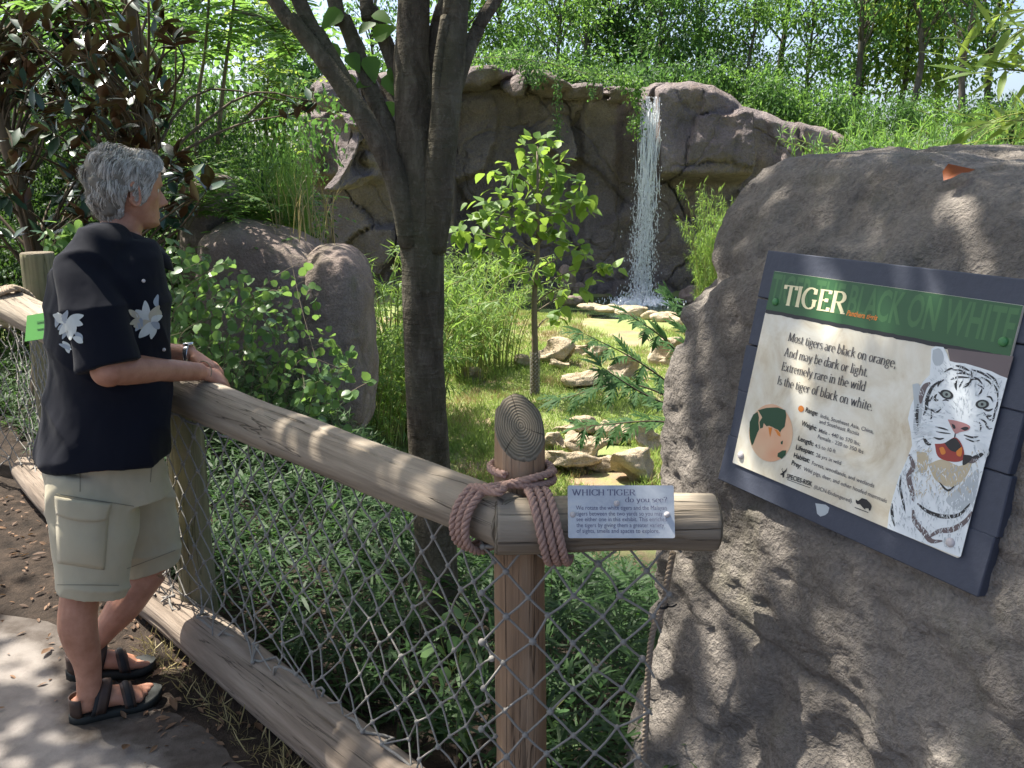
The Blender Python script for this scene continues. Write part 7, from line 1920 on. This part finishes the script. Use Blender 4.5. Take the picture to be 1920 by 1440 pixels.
edge_vine('short vine strand hanging between two cliff ledges', [(1112, 130), (1111, 182)], 110, .05, True, 'lf_mid', .08)
edge_vine('thick vine curtain hanging beside the waterfall lip', [(1160, 145), (1188, 155), (1197, 190), (1192, 255)], 500, .11, True, 'lf_bright', .1)

# ---- grass in the yard
r = np.random.default_rng(221); n = 34000
X = r.uniform(-2.5, 4.6, n); Y = 7.6 + 13.5 * r.random(n) ** 1.5; g1_ = fbm(np.stack([X * .9, Y * .55, 0 * X], 1), 4, 91); keep = (g1_ > -.3 + .16 * ss(12.5, 17, Y)) & (np.hypot((X - 3) / 3.3, (Y - 22.2) / 2.2) > 1.02); X, Y = X[keep], Y[keep]; n = len(X); per = 4
C = np.stack([X, Y, ground_z(X, Y)], 1); P = np.repeat(C, per, 0) + r.normal(0, .03, (n * per, 3)) * [1, 1, 0]; D = rdir(n * per, r) * .6 + up; N = rdir(n * per, r); N[:, 2] = .1
L = r.uniform(.05, .13, n * per) * np.repeat(.7 + .6 * (fbm(C * [1.3, 1.3, 0], 3, 93) > 0), per); dry = np.repeat(fbm(C * [1.7, 1.7, 0] + 5, 3, 95) + r.normal(0, .2, n) + .3 * ss(14, 18, Y) > .34, per)
for nm, sel, mt, lab in (('yard_grass', ~dry, 'grass', 'short green grass growing in the sunny yard'), ('dry_grass', dry, 'grass_dry', 'patches of short straw-coloured grass in the yard')):
    V, F = place(leaf_tmpl(.1, .01, .2, 'tri4'), P[sel], D[sel], N[sel], L[sel], np.full(sel.sum(), .11)); o = link(nm, mesh_np(nm, V, F, M[mt], False)); tag(o, lab, 'grass'); kind(o, 'stuff')

# ---- leaning tree with many stems just behind the fence, its crown shading the path
lt0 = np.array([-.24, 2.92, 0.0]); lt = thing('multi_stem_tree', 'grey-barked tree forking into many stems just behind the fence', 'tree', lt0)
def stem_px(pts, Ys, widths, n=40, name='limb', ext=None):
    P = [at_y(x_, y_, Y_) for (x_, y_), Y_ in zip(pts, Ys)]; R = [w * Y_ / FPX / 2 * 1.02 for w, Y_ in zip(widths, Ys)]
    if ext is not None:
        for e_, re_ in ext: P.append(P[-1] + np.array(e_)); R.append(re_)
    Q = spline(P, n); RR_ = np.interp(np.linspace(0, 1, n), np.linspace(0, 1, len(R)), R)
    V, F = tube(Q, RR_, 28, (0, -1, .01)); nr = V - np.repeat(np.concatenate([Q]), 28, 0)[:len(V) - 2].tolist().__len__() * 0 if False else V
    d = fbm(V[:-2] * [9, 9, 4], 4, len(name) + int(pts[0][0])); cen = np.repeat(Q, 28, 0); rad_ = V[:-2] - cen
    V[:-2] = cen + rad_ * (1 + .07 * d + .05 * (fbm(V[:-2] * 26, 3, 5)))[:, None]
    part(name, V, F, M['bark'], lt); return Q
Y3 = 3.0
T0 = stem_px([(845, 1420), (832, 1250), (822, 1100), (812, 950), (800, 780), (794, 640), (793, 520), (790, 430), (786, 350), (778, 230), (772, 120), (776, 0)], [2.9, 2.93, 2.96, 3, 3, 3, 3, 3, 3, 3.02, 3.04, 3.06], [96, 84, 82, 80, 76, 74, 78, 84, 86, 70, 62, 56], 70, 'trunk', [((.02, .05, .7), .05), ((.05, .2, 1.0), .035), ((.1, .3, 1.2), .015)])
SB_ = []
SB_.append(stem_px([(812, 470), (820, 390), (826, 300), (838, 190), (848, 90), (856, 0)], [2.98, 2.96, 2.95, 2.95, 2.96, 2.98], [46, 54, 54, 52, 48, 44], 40, 'limb', [((.06, .05, .7), .034), ((.3, .2, 1.0), .022), ((.5, .4, 1.0), .01)]))
SB_.append(stem_px([(772, 460), (745, 340), (706, 258), (655, 180), (600, 105), (550, 40), (508, -10)], [2.97, 2.95, 2.95, 2.96, 2.98, 3.0, 3.02], [46, 44, 38, 34, 30, 26, 24], 40, 'limb', [((-.5, .1, .8), .017), ((-.6, .3, .9), .008)]))
SB_.append(stem_px([(668, 196), (640, 140), (600, 70), (556, -10)], [2.97, 3.0, 3.03, 3.06], [30, 28, 27, 26], 30, 'limb', [((-.4, .3, .9), .015), ((-.4, .4, .9), .007)]))
SB_.append(stem_px([(768, 320), (735, 255), (702, 185), (672, 105), (645, 35), (625, -10)], [3.0, 3.02, 3.05, 3.08, 3.1, 3.12], [36, 34, 30, 28, 26, 26], 36, 'limb', [((-.2, .4, .9), .016), ((-.2, .6, .9), .008)]))
SB_.append(stem_px([(758, 190), (742, 130), (715, 60), (695, 15), (686, -10)], [3.05, 3.07, 3.1, 3.12, 3.13], [30, 28, 26, 24, 23], 30, 'limb', [((-.1, .5, 1.0), .015), ((-.1, .5, .9), .007)]))
SB_.append(stem_px([(792, 240), (802, 160), (812, 90), (828, 20), (838, -10)], [3.05, 3.07, 3.08, 3.1, 3.1], [34, 32, 28, 26, 25], 30, 'limb', [((.2, .5, 1.0), .016), ((.4, .6, .9), .008)]))
SB_.append(stem_px([(852, 170), (872, 110), (896, 55), (936, -10)], [2.97, 2.99, 3.02, 3.05], [28, 26, 24, 22], 30, 'limb', [((.6, .3, .9), .015), ((.7, .4, .8), .007)]))
SB_.append(stem_px([(806, 300), (818, 220), (822, 130), (835, 40), (843, -10)], [2.94, 2.93, 2.93, 2.94, 2.95], [18, 20, 20, 20, 20], 30, 'limb', [((.1, -.2, 1.0), .012), ((.2, -.4, 1.0), .006)]))
SB_.append(stem_px([(700, 130), (722, 170), (742, 205)], [3.15, 3.12, 3.08], [7, 8, 9], 12, 'twig'))
# crown (above the picture): uneven clumps of leaves, thick over the path, open towards the yard
r = np.random.default_rng(231); blobs = []
CROWN = [(-3.3, 4.0, 5.0, 1.1), (-2.6, 3.3, 4.8, 1.0), (-3.6, 3.4, 5.2, 1.3), (-2.2, 2.4, 4.6, 1.2), (-2.4, 4.6, 5.4, 1.3), (-.8, 3.2, 5.2, 1.2), (.5, 2.6, 4.9, 1.1), (-1.0, 5.0, 5.9, 1.2), (.9, 4.2, 5.6, 1.2), (2.0, 3.0, 5.0, 1.1), (2.0, 4.6, 5.6, 1.1), (-.2, 4.1, 6.4, 1.2), (-4.2, 5.2, 5.8, 1.2), (1.4, 1.8, 4.4, .9), (-.3, 1.7, 4.4, .9), (-1.6, 1.2, 4.3, .9), (2.9, 3.9, 5.4, 1.0), (.2, 5.6, 6.2, .9), (3.0, 2.2, 4.7, .9), (-3.2, 1.8, 4.6, 1.0)]
for x_, y_, z_, s_ in CROWN: blobs.append(((x_ - 1.3, y_ - .95, z_), (s_, s_, s_ * .55)))
limbs = MB()
for (c, s) in blobs: 
    tip = SB_[r.integers(0, 9)][-6] if len(SB_) > 9 else T0[-1]
    tips = np.array([q[-4] for q in SB_[:9]] + [T0[-4]]); i_ = np.argmin(np.linalg.norm(tips - np.array(c), axis=1)); branches(limbs, tips[i_], [np.array(c)], .02, .006, .15, r, 6)
CROWN_N, CROWN_PER, CROWN_SZ = 600, 16, .12
P, D, C = crown_pts(blobs, CROWN_N, CROWN_PER, .15, r, .3)
for c in C[::3]:
    j_ = np.argmin([np.linalg.norm(np.array(b_[0]) - c) for b_ in blobs]); limbs.add(*tube(np.array([blobs[j_][0], c]), [.006, .002], 4, cap=False))
V, F = leaf_cloud(P, D, T_OV, CROWN_SZ, r, .9, .3)
kind(part('crown', V, F, M['lf_cherry'], lt, False), 'stuff'); limbs.part('crown_branch', M['bark'], lt)
me_c = mesh_np('leaf', *T_OV, M['lf_cherry']); L_ = [(640, 95, -.9, .1), (672, 60, .6, -.3), (700, 70, .9, -.4), (655, 100, .3, .5), (692, 105, .2, .8), (725, 140, .4, .9), (700, 150, -.9, .3), (735, 190, -.2, .9), (668, 148, -.8, .2), (735, 125, .3, .9), (625, 90, -.9, .2), (640, 20, -.6, .5), (700, 25, .7, .3)]
P = np.array([at_y(a_, b_, 3.05) for a_, b_, _, _ in L_]); D = np.array([[c_, -.3, -d_] for _, _, c_, d_ in L_]); leaf_objects('leaf', me_c, P, D, np.array([0., -.9, .5]) + rdir(len(P), r) * .3, r.uniform(.065, .09, len(P)), lt)

# ---- bamboo spray hanging in from beside the boulder
bs = thing('bamboo_branch', 'bright yellow-green bamboo leaf sprays arching over the sign boulder', 'bamboo', at_y(1990, 300, 3.6)); r = np.random.default_rng(241); st = MB(); P = []; D = []
for x0, y0, x1, y1, n_, Yd in ((2000, 60, 1805, 75, 9, 3.6), (2000, 120, 1790, 110, 10, 3.7), (2000, 150, 1815, 140, 9, 3.5), (2000, 210, 1810, 245, 11, 3.3), (2000, 250, 1850, 232, 8, 3.3), (1990, 20, 1830, 45, 7, 3.8), (2000, 290, 1860, 262, 6, 3.4), (2000, 100, 1850, 160, 8, 3.6), (2000, 180, 1880, 130, 7, 3.5), (2000, 30, 1870, 90, 7, 3.6)):
    Q = spline([at_y(x0, y0 + 10, Yd + .1), at_y((x0 + x1) / 2, (y0 + y1) / 2 - 14, Yd), at_y(x1, y1, Yd)], 14); st.add(*tube(Q, np.linspace(.0035, .0012, 14), 5))
    for k in range(n_):
        i_ = 4 + int(9.9 * (k + r.random()) / n_); d = (Q[-1] - Q[0]); d /= np.linalg.norm(d); d = d * .8 + rdir(1, r)[0] * .75; P.append(Q[min(13, i_)]); D.append(d)
P = np.array(P); D = np.array(D); st.part('stem', M['stem_green'], bs); me_b = mesh_np('leaf', *leaf_tmpl(.17, .02, .15, 'lens'), M['lf_yellow']); leaf_objects('leaf', me_b, P, D, np.array([0, -.5, 1.]) + rdir(len(P), r) * .5, r.uniform(.1, .19, len(P)), bs)

# ---- leaf litter
r = np.random.default_rng(251); n = 420
t = r.random(n); base = np.where((t < .6)[:, None], P2[:2] + (P3 - P2)[:2] * r.uniform(-.2, 1, (n, 1)), P2[:2] + (P1 - P2)[:2] * r.random((n, 1))); o_ = -np.abs(r.normal(.18, .14, n)) - .12
X = base[:, 0] + FN[0] * o_; Y = base[:, 1] + FN[1] * o_; P = np.stack([X, Y, np.full(n, .012)], 1); D = rdir(n, r) * [1, 1, .25]; V, F = place(T_LENS, P, D, up + rdir(n, r) * .5, r.uniform(.015, .045, n))
o = link('leaf_litter', mesh_np('leaf_litter', V, F, M['lf_dry'], False)); tag(o, 'dry brown leaf litter on the dark soil along the ground log', 'leaf litter'); kind(o, 'stuff')
me_d = mesh_np('fallen_leaf', *leaf_tmpl(.42, .1, -.15, 'lens'), M['lf_dry'])
for x_, y_ in ((95, 1215), (270, 1245), (285, 1268), (285, 1285), (150, 1130), (325, 1310), (330, 1330), (105, 1090), (240, 1395), (60, 1040), (490, 1370), (420, 1300)):
    p = at_z(x_, y_, .014); fo = link('fallen_leaf', me_d, None, p, (r.uniform(-.2, .2), r.uniform(-.2, .2), r.uniform(0, 6.28))); fo.scale = (.06, .06, .06); tag(fo, 'single dry tan leaf fallen on the ground near the sandals of the man', 'leaf', 'dry leaves on the ground')
# grass tufts at the foot of the log
mb = MB(); r = np.random.default_rng(261)
tf = thing('weed_tuft', 'thin weed tufts growing along the foot of the ground log', 'grass', at_z(480, 1330, 0)); nb2 = 420
s_ = r.random(nb2); b_ = gm[None] + (g1 - gm)[None] * (.1 + .9 * s_[:, None]) + np.array([-FN[0], -FN[1], 0]) * r.uniform(.08, .17, nb2)[:, None]; b_[:, 2] = 0; D = rdir(nb2, r) * .8 + up * .6
V, F = place(leaf_tmpl(.05, .01, .4, 'blade'), b_, D, rdir(nb2, r), r.uniform(.03, .1, nb2)); kind(part('blade', V, F, M['grass_dry'], tf, False), 'stuff')
